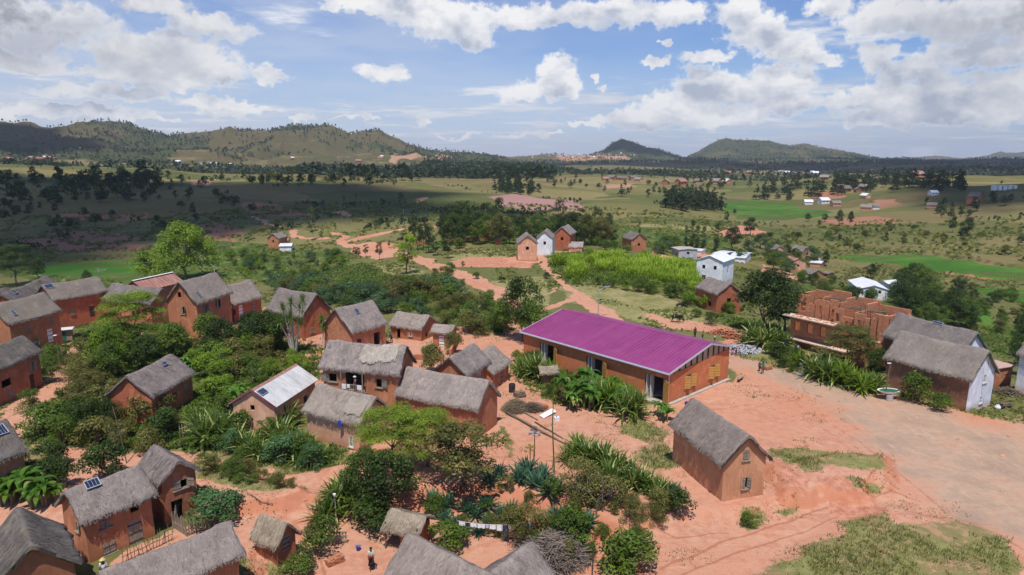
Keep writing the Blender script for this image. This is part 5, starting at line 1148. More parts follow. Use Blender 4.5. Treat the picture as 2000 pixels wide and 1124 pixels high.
L_BANANA = leaf_mat('leaf_banana', (.045, .125, .012), (.160, .300, .040), (.36, .38, .12), rough=.35, trans=.45)
L_VINE = leaf_mat('leaf_vine', (.030, .085, .022), (.120, .230, .080))
L_WEED = leaf_mat('leaf_weed', (.055, .080, .012), (.210, .225, .055), (.40, .33, .14))
L_DRY = leaf_mat('leaf_dry', (.22, .16, .07), (.46, .36, .18))
L_STRAW = leaf_mat('straw_pile', (.22, .15, .09), (.50, .40, .26), trans=.1)

def leaf_quads(C, N, size, rs, asp=.5):
    """C centres, N normals -> folded lozenge leaves"""
    n = len(C); T = rs.normal(size=(n, 3)); T -= (T * N).sum(1, keepdims=True) * N; T /= np.linalg.norm(T, axis=1, keepdims=True) + 1e-9; Bn = np.cross(N, T)
    s = size * rs.uniform(.65, 1.35, n)[:, None]
    V = np.concatenate([C - T * s * .5, C + Bn * s * asp * .5, C + T * s * .5 - N * s * .12, C - Bn * s * asp * .5]); i = np.arange(n)
    return V, np.stack([i, i + n, i + 2 * n, i + 3 * n], 1)
def unit(v): return v / (np.linalg.norm(v, axis=-1, keepdims=True) + 1e-9)
def clumps_to_leaves(cl_, n, size, seed, asp=.5, shell=.55, up=.5, flat=1.):
    """cl_: (k,5) x y z r tone"""
    rs = np.random.default_rng(seed); w = cl_[:, 3] ** 2; k = rs.choice(len(cl_), n, p=w / w.sum()); D = unit(rs.normal(size=(n, 3))); D[:, 2] = np.where(D[:, 2] < -.35, -D[:, 2], D[:, 2])
    rad = cl_[k, 3] * rs.uniform(shell, 1.08, n); C = cl_[k, :3] + D * rad[:, None] * np.array([1, 1, flat]); N = unit(D + np.array([0, 0, up]) + rs.normal(0, .55, (n, 3)))
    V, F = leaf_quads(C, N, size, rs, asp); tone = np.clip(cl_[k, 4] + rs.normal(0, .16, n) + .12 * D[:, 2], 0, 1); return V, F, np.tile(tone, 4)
def crown_clumps(rs, shape, h0, h1, r, k, cr):
    out = []
    while len(out) < k:
        a = rs.uniform(0, 2 * PI); t = rs.uniform(0, 1); 
        if shape == 'round': e = math.sin(PI * min(1, .12 + t * .86)) ** .6
        elif shape == 'cone': e = (1 - t) ** .8 + .08
        elif shape == 'column': e = .35 + .65 * math.sin(PI * (.1 + .8 * t)) ** .5
        elif shape == 'spread': e = .45 + .55 * math.sin(PI * t)
        elif shape == 'flat': t = rs.choice([.25, .55, .8, 1.]) + rs.uniform(-.04, .04); e = {0: 1, 1: .85, 2: .7, 3: .45}[min(3, int(t * 3.2))]
        else: e = math.sqrt(max(0, 1 - (t * .98) ** 2))
        q = r * e * math.sqrt(rs.uniform(.18, 1)) * (1 - cr * .5 / max(r, .1)); c = cr * rs.uniform(.6, 1.25) * (1.0 if shape != 'cone' else (.55 + .6 * (1 - t)))
        out.append((q * math.cos(a), q * math.sin(a), h0 + (h1 - h0) * t, c, rs.uniform(.1, .8)))
    return np.array(out)
def stem_mesh(name, cl_, h0, rad, seed, m, multi=1, nb=7, lean=.3):
    rs = random.Random(seed); mb = MB()
    for s in range(multi):
        bx, by = rs.uniform(-.15, .15) * multi, rs.uniform(-.15, .15) * multi; tx, ty = rs.uniform(-lean, lean), rs.uniform(-lean, lean); top = Vector((tx, ty, h0 * 1.05))
        mb.tube([(bx, by, -.3), (bx * 1.1 + tx * .2, by * 1.1 + ty * .1, h0 * .4), top], [rad, rad * .75, rad * .55], 7)
        for c in rs.sample(list(map(tuple, cl_)), min(nb, len(cl_))):
            e = Vector(c[:3]); mid = top.lerp(e, .5) + Vector((0, 0, -.08 * (e - top).length)); mb.tube([top - Vector((0, 0, rs.uniform(0, .3) * h0)), mid, e], [rad * .45, rad * .3, rad * .1], 5)
    return mb.mesh(name, m, True)
PRO = {}
def proto(key, mats, shape, h, r, k, cr, n, leaf, seed, base=.3, trunk=.14, multi=1, asp=.5, bark=None, up=.5, flat=1., nb=7):
    rs = np.random.default_rng(seed); cl_ = crown_clumps(rs, shape, h * base, h - cr * .7 * flat, r, k, cr); V, F, tone = clumps_to_leaves(cl_, n, leaf, seed + 1, asp, up=up, flat=flat)
    me = np_mesh('crown', V, F, mats); fattr(me, 'tone', tone)
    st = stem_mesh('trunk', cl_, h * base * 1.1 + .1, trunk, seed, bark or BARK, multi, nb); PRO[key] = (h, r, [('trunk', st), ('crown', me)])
for i in range(3): proto(f'broad{i}', L_MID, 'round', 6, 2.7, 34, .85, 4200, .25, 100 + i, .28, .16)
proto('great0', L_FRESH, 'dome', 8, 4.6, 70, 1.05, 11000, .26, 105, .25, .22, asp=.6, nb=12)
for i in range(2): proto(f'acacia{i}', L_ACACIA, 'flat', 6, 3.6, 62, .95, 13000, .19, 110 + i, .30, .15, asp=.4, up=1.2, flat=.38)
for i in range(4): proto(f'shrub{i}', L_MID, 'dome', 2, 1.25, 16, .5, 1700, .16, 120 + i, .18, .04, 3, nb=5)
proto('shrub4', L_MID, 'dome', 2.2, 1.2, 20, .45, 1900, .21, 125, .15, .04, 4, asp=.22, nb=7)
proto('shrub5', L_MID, 'dome', 1.8, 1.3, 26, .38, 3400, .10, 126, .12, .03, 3, nb=6)
proto('shrub6', L_MID, 'round', 2.6, 1.2, 13, .42, 1100, .19, 127, .3, .04, 4, asp=.4, nb=9, bark=BARK_P)
proto('shrub7', L_MID, 'spread', 2.6, 1.4, 22, .40, 2100, .15, 128, .18, .04, 4, asp=.6, nb=9)
for i in range(2): proto(f'fine{i}', L_OLIVE, 'dome', 2.4, 1.4, 22, .5, 3200, .11, 130 + i, .2, .04, 3, nb=8)
for i in range(2): proto(f'pine{i}', L_PINE, 'spread', 9, 2.6, 30, .85, 2600, .42, 140 + i, .3, .17, asp=.28)
for i in range(2): proto(f'cone{i}', L_PINE, 'cone', 8, 2.1, 34, .7, 2000, .38, 150 + i, .12, .14, asp=.3)
proto('cypress0', L_DARK, 'column', 9, 1.0, 26, .6, 2600, .26, 160, .06, .12, asp=.4)
for i in range(2): proto(f'slim{i}', L_OLIVE, 'column', 9, 1.5, 13, .75, 1300, .32, 170 + i, .35, .10, asp=.3, bark=BARK_P)
for i in range(3): proto(f'far{i}', L_FAR, 'round', 8, 3.2, 12, 1.5, 330, 1.05, 180 + i, .22, .2, nb=3)
for i in range(2): proto(f'farpine{i}', L_FAR, 'cone', 11, 2.8, 12, 1.3, 300, 1.1, 190 + i, .15, .2, nb=2)
proto('farslim0', L_FAR, 'column', 10, 1.7, 8, 1.2, 230, .95, 195, .3, .15, nb=2, bark=BARK_P)

def blade(out, tones, base, az, L, el0, droop, w, n=5, tone=.5, chan=.18, tipdown=0):
    """a long leaf as a channelled strip"""
    p = Vector(base); e = el0; st = L / n; pts = []
    for i in range(n + 1):
        pts.append((p.copy(), e)); p = p + Vector((math.cos(az) * math.cos(e), math.sin(az) * math.cos(e), math.sin(e))) * st; e -= droop / n * (1 + i * .5)
    sd = Vector((-math.sin(az), math.cos(az), 0)); vs = []
    for i, (q, e) in enumerate(pts):
        t = i / n; ww = w * (min(1, .55 + t * 1.6) if t < .35 else (1 - ((t - .35) / .65) ** 1.6)) + .004; vs += [q - sd * ww + Vector((0, 0, ww * chan * 2)), q, q + sd * ww + Vector((0, 0, ww * chan * 2))]
    fs = []
    for i in range(n): a = i * 3; fs += [(a, a + 1, a + 4, a + 3), (a + 1, a + 2, a + 5, a + 4)]
    b = len(out.v); out.add(vs, fs); tones += [tone] * len(vs)
def rosette(out, tones, c, n, L, w, rs, e0=(.1, 1.45), droop=.35, yellow=.1):
    for k in range(n):
        t = k / n; az = k * 2.39996 + rs.uniform(-.2, .2); e = e0[0] + (e0[1] - e0[0]) * t ** .8 + rs.uniform(-.1, .1)
        blade(out, tones, (c[0] + .05 * math.cos(az), c[1] + .05 * math.sin(az), c[2]), az, L * rs.uniform(.8, 1.1) * (1 - .15 * t), e, droop * rs.uniform(.4, 1.3) * (1.1 - t), w, 5, .95 if rs.random() < yellow * (1.4 - t) else rs.uniform(.15, .8))
def leafy(key, mats, h, r, fn, extra=None):
    mb = MB(); tn = []; fn(mb, tn); me = mb.mesh('leaves', mats); fattr(me, 'tone', np.array(tn)); PRO[key] = (h, r, (extra or []) + [('leaves', me)])
for i in range(2):
    rs_ = random.Random(200 + i); leafy(f'agave{i}', L_AGAVE, .9, .8, lambda mb, tn: rosette(mb, tn, (0, 0, .05), 34, .85, .06, rs_, (.05, 1.4), .25, .02))
for i in range(3):
    rs_ = random.Random(210 + i)
    def f_(mb, tn):
        for q in range(4 + i): a = rs_.uniform(0, 6.3); d = rs_.uniform(0, .8); rosette(mb, tn, (d * math.cos(a), d * math.sin(a), rs_.uniform(.1, .5)), 26, rs_.uniform(1.3, 1.9), .065, rs_, (.0, 1.4), .55, .16)
    leafy(f'sisal{i}', L_SISAL, 1.9, 1.9, f_)
rs_ = random.Random(220)
for i in range(2):
    def f_(mb, tn):
        for st in range(3 + i):
            bx, by = rs_.uniform(-.6, .6), rs_.uniform(-.6, .6); top = rs_.uniform(1.0, 1.9)
            for k in range(7): az = k * 2.4 + rs_.uniform(-.4, .4); blade(mb, tn, (bx, by, top), az, rs_.uniform(1.5, 2.2), rs_.uniform(.5, 1.3), rs_.uniform(.8, 1.7), .27, 8, .93 if rs_.random() < .12 else rs_.uniform(.2, .8), .12)
    st = MB()
    for k in range(3): st.tube([(.5 * math.cos(k * 2), .5 * math.sin(k * 2), -.2), (.5 * math.cos(k * 2), .5 * math.sin(k * 2), 1.5)], [.13, .08], 7)
    leafy(f'banana{i}', L_BANANA, 3.2, 2.0, f_, [('stem', st.mesh('stem', L_SISAL if False else BARK))])
def f_(mb, tn):
    for (x, y, z) in DRAC: rosette(mb, tn, (x, y, z), 46, .95, .038, rs_, (-1.1, 1.45), .5, .05)
DRAC = [(0, 0, 4.9), (.9, .3, 4.2), (-.8, .2, 4.4), (-.2, -.6, 3.7), (-1.2, -.3, 3.3), (.6, -.7, 3.1), (-.5, .6, 3.0), (1.1, -.4, 5.2)]
st = MB()
for x, y, z in DRAC: st.tube([(x * .15, y * .15, -.2), (x * .5, y * .5, z * .5), (x, y, z)], [.1, .08, .06], 6)
leafy('dragon0', L_SISAL, 5.8, 2, f_, [('trunk', st.mesh('trunk', BARK_P))])
def f_(mb, tn): rosette(mb, tn, (0, 0, 3.6), 60, 1.1, .04, rs_, (-1.35, 1.45), .4, .05); rosette(mb, tn, (.1, 0, 3.0), 30, 1.1, .04, rs_, (-1.4, -.3), .2, .1)
st = MB(); st.tube([(0, 0, -.2), (.1, 0, 1.8), (0, 0, 3.6)], [.12, .1, .08], 7); leafy('dragonone0', L_SISAL, 4.7, 1.2, f_, [('trunk', st.mesh('trunk', BARK_P))])
def f_(mb, tn):
    for k in range(420):
        a = rs_.uniform(0, 6.3); d = 1.5 * math.sqrt(rs_.random()); blade(mb, tn, (d * math.cos(a), d * math.sin(a), rs_.uniform(0, 1.8)), rs_.uniform(0, 6.3), rs_.uniform(.7, 1.5), rs_.uniform(.7, 1.45), rs_.uniform(.3, .9), .045, 3, rs_.uniform(.2, .85))
for i in range(2): leafy(f'cane{i}', L_LIME, 3.0, 1.9, f_)
def f_(mb, tn):
    for k in range(90):
        a = rs_.uniform(0, 6.3); d = .35 * math.sqrt(rs_.random()); blade(mb, tn, (d * math.cos(a), d * math.sin(a), 0), a + rs_.uniform(-.5, .5), rs_.uniform(.3, .7), rs_.uniform(.6, 1.4), rs_.uniform(.3, 1.0), .016, 3, rs_.uniform(.2, .98))
for i in range(2): leafy(f'tuft{i}', L_WEED, .6, .6, f_)
# flower stalks of the agaves
def stalk(key, h, head, m):
    mb = MB(); mb.tube([(0, 0, -.2), (.03 * h, 0, h * .5), (.02 * h, .01 * h, h)], [.07, .05, .02], 6); st = mb.mesh('stalk', m); hb = MB()
    rs2 = random.Random(3)
    for k in range(head):
        z = h * (.98 - .22 * k / max(1, head)); a = k * 2.4; e = (.02 * h + .35 * math.cos(a) * (.4 + k / head), .35 * math.sin(a) * (.4 + k / head), z + .12); hb.tube([(.02 * h, 0, z - .05), e], [.02, .012], 4); hb.lathe([(.02, -.06), (.12, 0), (.08, .1), (.01, .14)], 6, e)
    parts = [('stalk', st)]
    if head: parts.append(('flower_head', hb.mesh('flower_head', m)))
    PRO[key] = (h, .3, parts)
STALK_G = leaf_mat('stalk_green', (.16, .2, .04), (.3, .34, .08)); stalk('stalk0', 9, 0, STALK_G); stalk('stalk1', 3.4, 9, BARK); stalk('stalk2', 1.7, 7, leaf_mat('stalk_yellow', (.3, .25, .06), (.5, .4, .1)))
# bare branching tree
def bare(key, h, seed, m):
    rs2 = random.Random(seed); mb = MB()
    def br(p, d, l, r, n):
        q = p + d * l; mb.tube([p, p.lerp(q, .5) + Vector((rs2.uniform(-.1, .1), rs2.uniform(-.1, .1), 0)) * l, q], [r, r * .8, r * .6], 5)
        if n:
            for k in range(3 if n > 1 else 2): br(q, (d + Vector((rs2.uniform(-1, 1), rs2.uniform(-1, 1), rs2.uniform(-.1, .6))) * .8).normalized(), l * rs2.uniform(.55, .8), r * .6, n - 1)
    br(Vector((0, 0, -.2)), Vector((0, 0, 1)), h * .35, h * .022, 4); PRO[key] = (h, h * .4, [('branches', mb.mesh('branches', m))])
bare('bare0', 5, 5, BARK_P); bare('bare1', 5, 9, BARK)

SLOTM = {}
def plant(name, key, loc, h, label, cat, group=None, m=None, w=1., rz=None, squash=None):
    H0, R0, parts = PRO[key]; s = h / H0; r = bpy.data.objects.new(name, None); COL.objects.link(r); r.empty_display_size = .3
    r.location = loc; r.scale = (s * w, s * w, s); r.rotation_euler = (0, 0, rnd.uniform(0, 6.28) if rz is None else rz); props(r, label, cat, group)
    for nm, me in parts:
        o = bpy.data.objects.new(nm, me); COL.objects.link(o); o.parent = r
        if m is not None and nm in ('crown', 'leaves'): o.material_slots[0].link = 'OBJECT'; o.material_slots[0].material = m
    return r
def pick(key): ks = [k for k in PRO if k.rstrip('0123456789') == key]; return rnd.choice(ks)
def row(name, key, cat, label, group, pts, mats=(None,), where=''):
    """pts: (photo x, y of the foot, height m, width factor). labels count from the left"""
    q = sorted(pts); g = ground([p[0] for p in q], [p[1] for p in q])
    for i, (p, o) in enumerate(zip(q, g)):
        lab = f'{label}, {ORD[i]} from the left{where}' if len(q) > 1 else label
        plant(name, pick(key), o, p[2], lab, cat, group if len(q) > 1 else None, rnd.choice(mats), p[3] if len(p) > 3 else 1.)
def fill(name, key, cat, label, group, poly, n, hr, mats=(None,), w=(.85, 1.2), seed=1, gap=.0, keep=None):
    """n plants spread evenly over a piece of ground outlined in the photo"""
    P = W2(poly, height0); rs = np.random.default_rng(seed); lo, hi = P.min(0), P.max(0); out = []; tries = 0
    while len(out) < n and tries < n * 60:
        tries += 1; c = rs.uniform(lo, hi)
        if sdf_poly(P, c[:1], c[1:2])[0] > 0: continue
        if any((c[0] - a) ** 2 + (c[1] - b) ** 2 < gap * gap for a, b in out): continue
        out.append((c[0], c[1]))
    X = np.array([a for a, _ in out]); Y = np.array([b for _, b in out]); Z = height(X, Y)
    q = sorted([(topx((x, y, z))[0], x, y, z) for x, y, z in zip(X, Y, Z)])
    for i, (_, x, y, z) in enumerate(q):
        h = float(rs.uniform(*hr)); plant(name, pick(key), (x, y, z - .05 * h), h, f'{label}, {ORD[min(i, 97)]} from the left', cat, group, mats[int(rs.integers(len(mats)))], float(rs.uniform(*w)))
# ------------------------------------------------------------------ trees and bushes that can be told apart
def one(name, key, cat, label, px, py, h, w=1., m=None, rz=None, dz=0):
    o = G(px, py); return plant(name, key, (o.x, o.y, o.z + dz), h, label, cat, None, m, w, rz)
one('feathery_tree', 'acacia0', 'tree', 'feathery bright green tree in front of the shaggy thatched house', 765, 915, 5.0, 1.25, L_ACACIA)
one('broadleaf_tree', 'broad0', 'tree', 'dark glossy leaved tree left of the olive tree, above the straw shelter', 752, 1000, 4.9, 1.25, L_DARK)
one('broadleaf_tree', 'broad1', 'tree', 'dark leaved tree crowding the left side of the glossy leaved tree', 715, 965, 3.6, 1.2, L_MID)
one('olive_tree', 'broad2', 'tree', 'olive brown tree with twisted pale trunk beside the dirt yard', 908, 950, 5.4, 1.4, L_OLIVE)
one('olive_tree', 'acacia1', 'tree', 'yellowish spreading tree between the feathery tree and the olive brown one', 838, 912, 4.6, 1.1, L_ACACIA)
one('flat_topped_acacia', 'acacia1', 'tree', 'flat topped bright acacia in front of the orange houses at left', 262, 690, 8.0, 1.1, L_ACACIA)
one('broadleaf_tree', 'broad1', 'tree', 'dark lower tree growing under the flat topped acacia', 290, 700, 4.8, 1.2, L_MID)
one('great_tree', 'great0', 'tree', 'largest bright green tree behind the rust roofed house', 366, 550, 16.5, 1.05, L_FRESH)
one('great_tree', 'broad2', 'tree', 'lower bright tree on the left shoulder of the largest green tree', 300, 552, 9.5, 1.6, L_FRESH)
one('round_tree', 'broad1', 'tree', 'big dark round tree beside the red house with smooth grey roof', 1495, 655, 9.6, 1.18, L_DARK)
one('round_tree', 'broad2', 'tree', 'smaller dark tree leaning on the right of the big dark round one', 1535, 650, 7.5, 1.1, L_DARK)
one('upright_tree', 'broad2', 'tree', 'tall pale leaved tree left of the purple roof', 1022, 668, 9.8, .72, L_DARK)
one('upright_tree', 'broad0', 'tree', 'bushy tree right at the foot of the tall pale leaved one', 1035, 672, 6.2, .95, L_MID)
one('upright_tree', 'broad1', 'tree', 'bushy tree left of the tall pale leaved one', 985, 655, 5.4, 1., L_MID)
one('spreading_tree', 'acacia0', 'tree', 'spreading olive tree in front of the unfinished brick building', 1652, 728, 5.8, 1.15, L_OLIVE)
one('broadleaf_tree', 'broad2', 'tree', 'dark small tree at the right corner of the unfinished building', 1712, 748, 4.4, .8, L_DARK)
one('round_bush', 'shrub0', 'bush', 'round green bush against the brown wall of the whitewashed house', 1790, 785, 3.3, 1.0, L_MID)
one('round_bush', 'shrub1', 'bush', 'low green bush right of the round one by the brown wall', 1836, 800, 1.8, 1.3, L_MID)
one('light_pine', 'pine0', 'tree', 'bright green pine with bare lower trunks beside the dirt road', 795, 535, 9.4, 1.2, L_LIME)
one('dark_tree', 'broad0', 'tree', 'dark round tree standing over the roofs at far left', 172, 572, 5.0, .8, L_DARK, dz=1.5)
one('dark_tree', 'broad1', 'tree', 'dark green leafy bush between the two dark roofs at far left', 135, 615, 5.2, .9, L_DARK)
one('dark_tree', 'fine0', 'bush', 'low dark bush beside the tin kiosk', 170, 645, 3.4, 1.4, L_OLIVE)
fill('village_tree', 'broad', 'tree', 'tree between the orange houses and the green belt at left', 'trees between the houses at left', [(150, 700), (230, 690), (380, 700), (470, 670), (560, 670), (500, 720), (330, 735), (180, 760)], 9, (4, 6.2), (L_MID, L_FRESH, L_DARK), seed=40, gap=4)
one('left_edge_tree', 'acacia0', 'tree', 'dark spreading tree at the left edge beyond the roofs', 35, 560, 12, 1.0, L_DARK)
fill('village_tree', 'broad', 'tree', 'tree between the orange houses and the green belt at left', 'trees between the houses at left', [(150, 700), (230, 690), (380, 700), (470, 670), (560, 670), (500, 720), (330, 735), (180, 760)], 9, (4, 6.2), (L_MID, L_FRESH, L_DARK), seed=40, gap=4)
one('left_edge_tree', 'broad1', 'tree', 'second dark tree right of the spreading one at the left edge', 75, 545, 6, 1.2, L_DARK)
one('dead_tree', 'bare0', 'tree', 'bare white branched tree beyond the dark roofs at far left', 196, 552, 5.5, 1.)
one('dragon_tree', 'dragon0', 'tree', 'cluster of dragon trees with spiky heads before the red house', 575, 690, 8.2, .95, rz=.4)
one('dragon_tree', 'dragonone0', 'tree', 'single dragon tree with drooping skirt right of the cluster', 632, 682, 5.4, 1.1)
one('small_tree', 'bare1', 'tree', 'thin young tree against the lit gable of the tallest orange house', 355, 668, 3.8, .9)
one('small_tree', 'shrub2', 'bush', 'leafy bush at the corner of the tallest orange house', 408, 662, 4.0, .95, L_MID)
one('vine_mound', 'shrub3', 'vine', 'mound of pumpkin vine spilling over the stake fence at lower left', 425, 1012, 1.9, 1.9, L_VINE)
one('vine_mound', 'shrub1', 'vine', 'left part of the pumpkin vine above the stake fence', 385, 990, 1.7, 1.5, L_VINE)
one('tall_flower_stalk', 'stalk0', 'plant', 'very tall green agave stalk rising over the dirt yard', 1083, 925, 8.6, 1.)
one('flower_stalk', 'stalk1', 'plant', 'dark agave flower stalk leaning in the dirt yard', 1042, 910, 3.4, 1.)
one('flower_stalk', 'stalk2', 'plant', 'short yellow agave flower stalk left of the dark one', 1036, 916, 1.9, 1.)
one('tall_flower_stalk', 'stalk0', 'plant', 'yellow green stalk in front of the big dark round tree', 1496, 640, 7.0, 1.)
one('tall_flower_stalk', 'stalk0', 'plant', 'thin stalk in front of the weathered metal roof', 563, 800, 4.6, .7)
one('bare_tree', 'bare1', 'tree', 'leafless grey tree among the agaves right of the stick heap', 1165, 1010, 3.6, 1.)
one('bare_tree', 'bare0', 'tree', 'small leafless shrub in the grass of the worn bank by the road', 1745, 902, 1.0, 1.)
one('round_bush', 'shrub2', 'bush', 'round dense bush at the bottom edge right of the stick heap', 1235, 1120, 3.0, 1.25, L_MID)
one('round_bush', 'fine1', 'bush', 'fine leaved dark olive bush over the agaves in the middle', 1130, 972, 3.2, 1.0, L_OLIVE)
one('round_bush', 'fine0', 'bush', 'fine leaved olive bush above the clothesline', 1030, 1058, 3.4, .95, L_OLIVE)
one('round_bush', 'shrub0', 'bush', 'broken green bush with pale twigs right of the agave clump', 1120, 1060, 2.6, 1.2, L_MID)
one('round_bush', 'shrub3', 'bush', 'pale green bush behind the leafless grey tree', 1180, 985, 2.2, 1.4, L_OLIVE)
one('round_bush', 'shrub0', 'bush', 'small dark green bush just below the tan house', 1462, 1028, 1.1, 1.1, L_MID)
one('round_bush', 'shrub2', 'bush', 'dark green bush at the foot of the sisal row left of the tan house', 1325, 1008, 2.2, 1.0, L_DARK)
one('round_bush', 'shrub1', 'bush', 'bush left of the small wooden gate', 630, 1075, 2.6, 1.0, L_MID)
one('round_bush', 'shrub3', 'bush', 'ivy like bush hanging over the red bank right of the gate', 728, 1030, 2.2, 1.7, L_DARK)
one('round_bush', 'shrub0', 'bush', 'bright bush at the bottom edge left of the courtyard', 585, 1122, 1.5, 1.4, L_MID)
one('round_bush', 'shrub2', 'bush', 'green bush under the clothesline bank', 872, 1072, 2.0, 1.4, L_MID)
one('round_bush', 'shrub2', 'bush', 'leafy bush in front of the brick house porch', 735, 668, 2.4, 1.3, L_FRESH)
one('round_bush', 'shrub1', 'bush', 'thin leaved bush in the walled garden', 845, 730, 3.8, .8, L_OLIVE)
one('round_bush', 'shrub0', 'bush', 'bush beside the tall white framed end of the garden wall', 885, 690, 3.0, .8, L_OLIVE)
one('garden_crop', 'shrub3', 'plant', 'pale green cabbage like crop inside the walled garden', 838, 690, 1.1, 2.2, L_VINE)
one('round_bush', 'shrub0', 'bush', 'dark bush behind the solar panel house', 205, 935, 3.2, 1.1, L_DARK)
one('round_bush', 'fine1', 'bush', 'lone dark bush on the grass right of the purple roof', 1388, 635, 2.2, 1., L_DARK)
# spiky rows
row('agave', 'agave', 'agave', 'blue green agave in the row above the clothesline', 'agaves above the clothesline',
    [(845, 985, 1.5), (872, 990, 1.5), (868, 1018, 1.2), (890, 1030, 1.2), (912, 1000, 1.3), (930, 1010, 1.3), (950, 990, 1.5), (958, 1030, 1.2), (980, 1010, 1.3), (1000, 1000, 1.1), (905, 1040, 1.1), (935, 1044, 1.1)])
row('agave', 'agave', 'agave', 'large agave at the lower end of the dirt yard', 'agaves at the lower end of the dirt yard',
    [(1015, 940, 1.7), (1030, 925, 1.7), (1045, 950, 1.6), (1060, 935, 1.5), (1072, 965, 1.6), (955, 945, 1.4), (975, 930, 1.2), (1135, 962, 1.5), (1150, 948, 1.4), (1090, 958, 1.3)])
row('agave', 'agave', 'agave', 'agave in the clump around the leafless grey tree', 'agaves around the leafless grey tree',
    [(1075, 1025, 1.4), (1092, 1015, 1.4), (1118, 1030, 1.4), (1135, 1045, 1.3), (1150, 1025, 1.3), (1215, 1080, 1.3), (1235, 1060, 1.3), (1200, 1110, 1.4), (1230, 1100, 1.3), (1305, 985, 1.5), (1315, 965, 1.2)])
row('sisal_plant', 'sisal', 'sisal', 'big spiky sisal in the row left of the tan house', 'sisal plants left of the tan house',
    [(1118, 900, 2.0), (1150, 905, 2.3), (1178, 915, 2.5), (1205, 925, 2.5), (1190, 945, 1.9), (1235, 955, 2.3), (1262, 965, 2.1), (1290, 975, 1.9), (1128, 885, 1.9)], (L_SISAL,))
row('sisal_plant', 'sisal', 'sisal', 'tall spiky sisal along the front of the school', 'sisal plants along the front of the school',
    [(1045, 740, 3.4, .8), (1075, 745, 3.0, .8), (1172, 790, 3.0, .8), (1190, 795, 3.2, .8), (1235, 815, 3.6, .8), (1020, 735, 2.6, .8)], (L_SISAL, L_FRESH))
row('sisal_plant', 'sisal', 'sisal', 'spiky sisal on the bank below the metal roofed house', 'sisal plants below the metal roofed house',
    [(395, 850, 2.6), (425, 862, 3.2), (450, 870, 2.4), (485, 885, 2.2), (510, 895, 2.0), (545, 870, 2.8), (575, 895, 2.4), (560, 830, 3.2), (590, 880, 2.2), (615, 905, 1.8)], (L_SISAL,))
row('sisal_plant', 'sisal', 'sisal', 'spiky sisal clump by the courtyard entrance', 'sisal plants by the courtyard entrance',
    [(635, 1010, 1.8), (655, 985, 1.8), (672, 975, 2.2), (690, 1005, 1.6), (1010, 1075, 1.0) if False else (700, 985, 1.8)], (L_SISAL,))
row('sisal_plant', 'sisal', 'sisal', 'bright sisal on the bank before the unfinished building', 'sisal plants before the unfinished building',
    [(1470, 672, 3.4), (1500, 678, 3.8), (1520, 680, 3.0), (1590, 735, 3.2), (1615, 745, 3.2), (1645, 750, 3.0), (1680, 765, 2.8), (1705, 765, 2.4), (1560, 715, 2.2)], (L_SISAL, L_FRESH))
row('banana_plant', 'banana', 'banana plant', 'banana plant in the patch before the school', 'banana plants before the school',
    [(1105, 775, 3.0), (1130, 785, 3.3), (1150, 800, 3.3), (1175, 775, 3.0), (1140, 760, 3.2), (1210, 800, 3.2), (1290, 812, 2.0), (1300, 822, 2.0), (1120, 800, 2.6), (1195, 770, 2.8)])
row('banana_plant', 'banana', 'banana plant', 'banana plant among the dark bushes at the left edge', 'banana plants at the left edge',
    [(15, 985, 2.6), (45, 975, 3.2), (75, 990, 2.8), (100, 985, 2.4)], (L_BANANA,))
row('banana_plant', 'banana', 'banana plant', 'banana plant left of the metal roofed house', 'banana plants left of the metal roofed house', [(455, 800, 2.8), (470, 785, 2.8), (368, 728, 2.6)])
# bushes in masses
fill('dark_bush', 'shrub', 'bush', 'dark green bush in the thicket below the lone thatched house', 'bushes below the lone thatched house', [(60, 800), (110, 770), (200, 780), (330, 815), (350, 880), (250, 900), (120, 885), (70, 850)], 22, (2.0, 4.2), (L_DARK, L_MID, L_OLIVE), seed=3, gap=1.7)
fill('leafy_bush', 'shrub', 'bush', 'bush between the lone thatched and the metal roofed house', 'bushes between the lone thatched house and the metal roofed house', [(390, 720), (470, 680), (560, 680), (620, 720), (560, 745), (480, 760), (450, 800), (390, 790)], 25, (1.4, 3.6), (L_MID, L_OLIVE, L_FRESH), seed=4, gap=1.4)
fill('leafy_bush', 'shrub', 'bush', 'bush in the green belt above the lone thatched house', 'bushes above the lone thatched house', [(150, 740), (220, 700), (380, 690), (440, 670), (540, 660), (540, 690), (400, 730), (330, 700), (240, 720), (200, 770)], 24, (1.3, 3.4), (L_MID, L_OLIVE, L_FRESH), seed=5, gap=1.5)
fill('fine_bush', 'fine', 'bush', 'airy olive bush left of the lone thatched house', 'airy bushes left of the lone thatched house', [(140, 745), (200, 700), (230, 760), (200, 800), (150, 800)], 8, (2.4, 4), (L_OLIVE,), seed=6, gap=1.5)
fill('leafy_bush', 'shrub', 'bush', 'bush on the bank around the metal roofed house', 'bushes around the metal roofed house', [(370, 830), (440, 790), (480, 850), (560, 860), (640, 880), (640, 920), (540, 900), (400, 875)], 18, (1.4, 2.8), (L_MID, L_VINE), seed=7, gap=1.1)
fill('leafy_bush', 'shrub', 'bush', 'small bush on the terrace beside the path at lower left', 'bushes on the terrace at lower left', [(385, 905), (470, 905), (500, 940), (600, 965), (590, 985), (500, 975), (400, 945)], 18, (.8, 1.5), (L_MID, L_OLIVE), seed=8, gap=.9)
fill('hedge_bush', 'shrub', 'bush', 'grey green bush in the belt behind the brick house', 'bushes in the belt behind the brick house', [(510, 560), (640, 575), (720, 570), (870, 560), (890, 590), (800, 610), (850, 630), (640, 600), (560, 575)], 55, (2.2, 4.4), (L_BLUE, L_MID, L_OLIVE, L_BLUE), seed=9, gap=2.0, w=(1., 1.5))
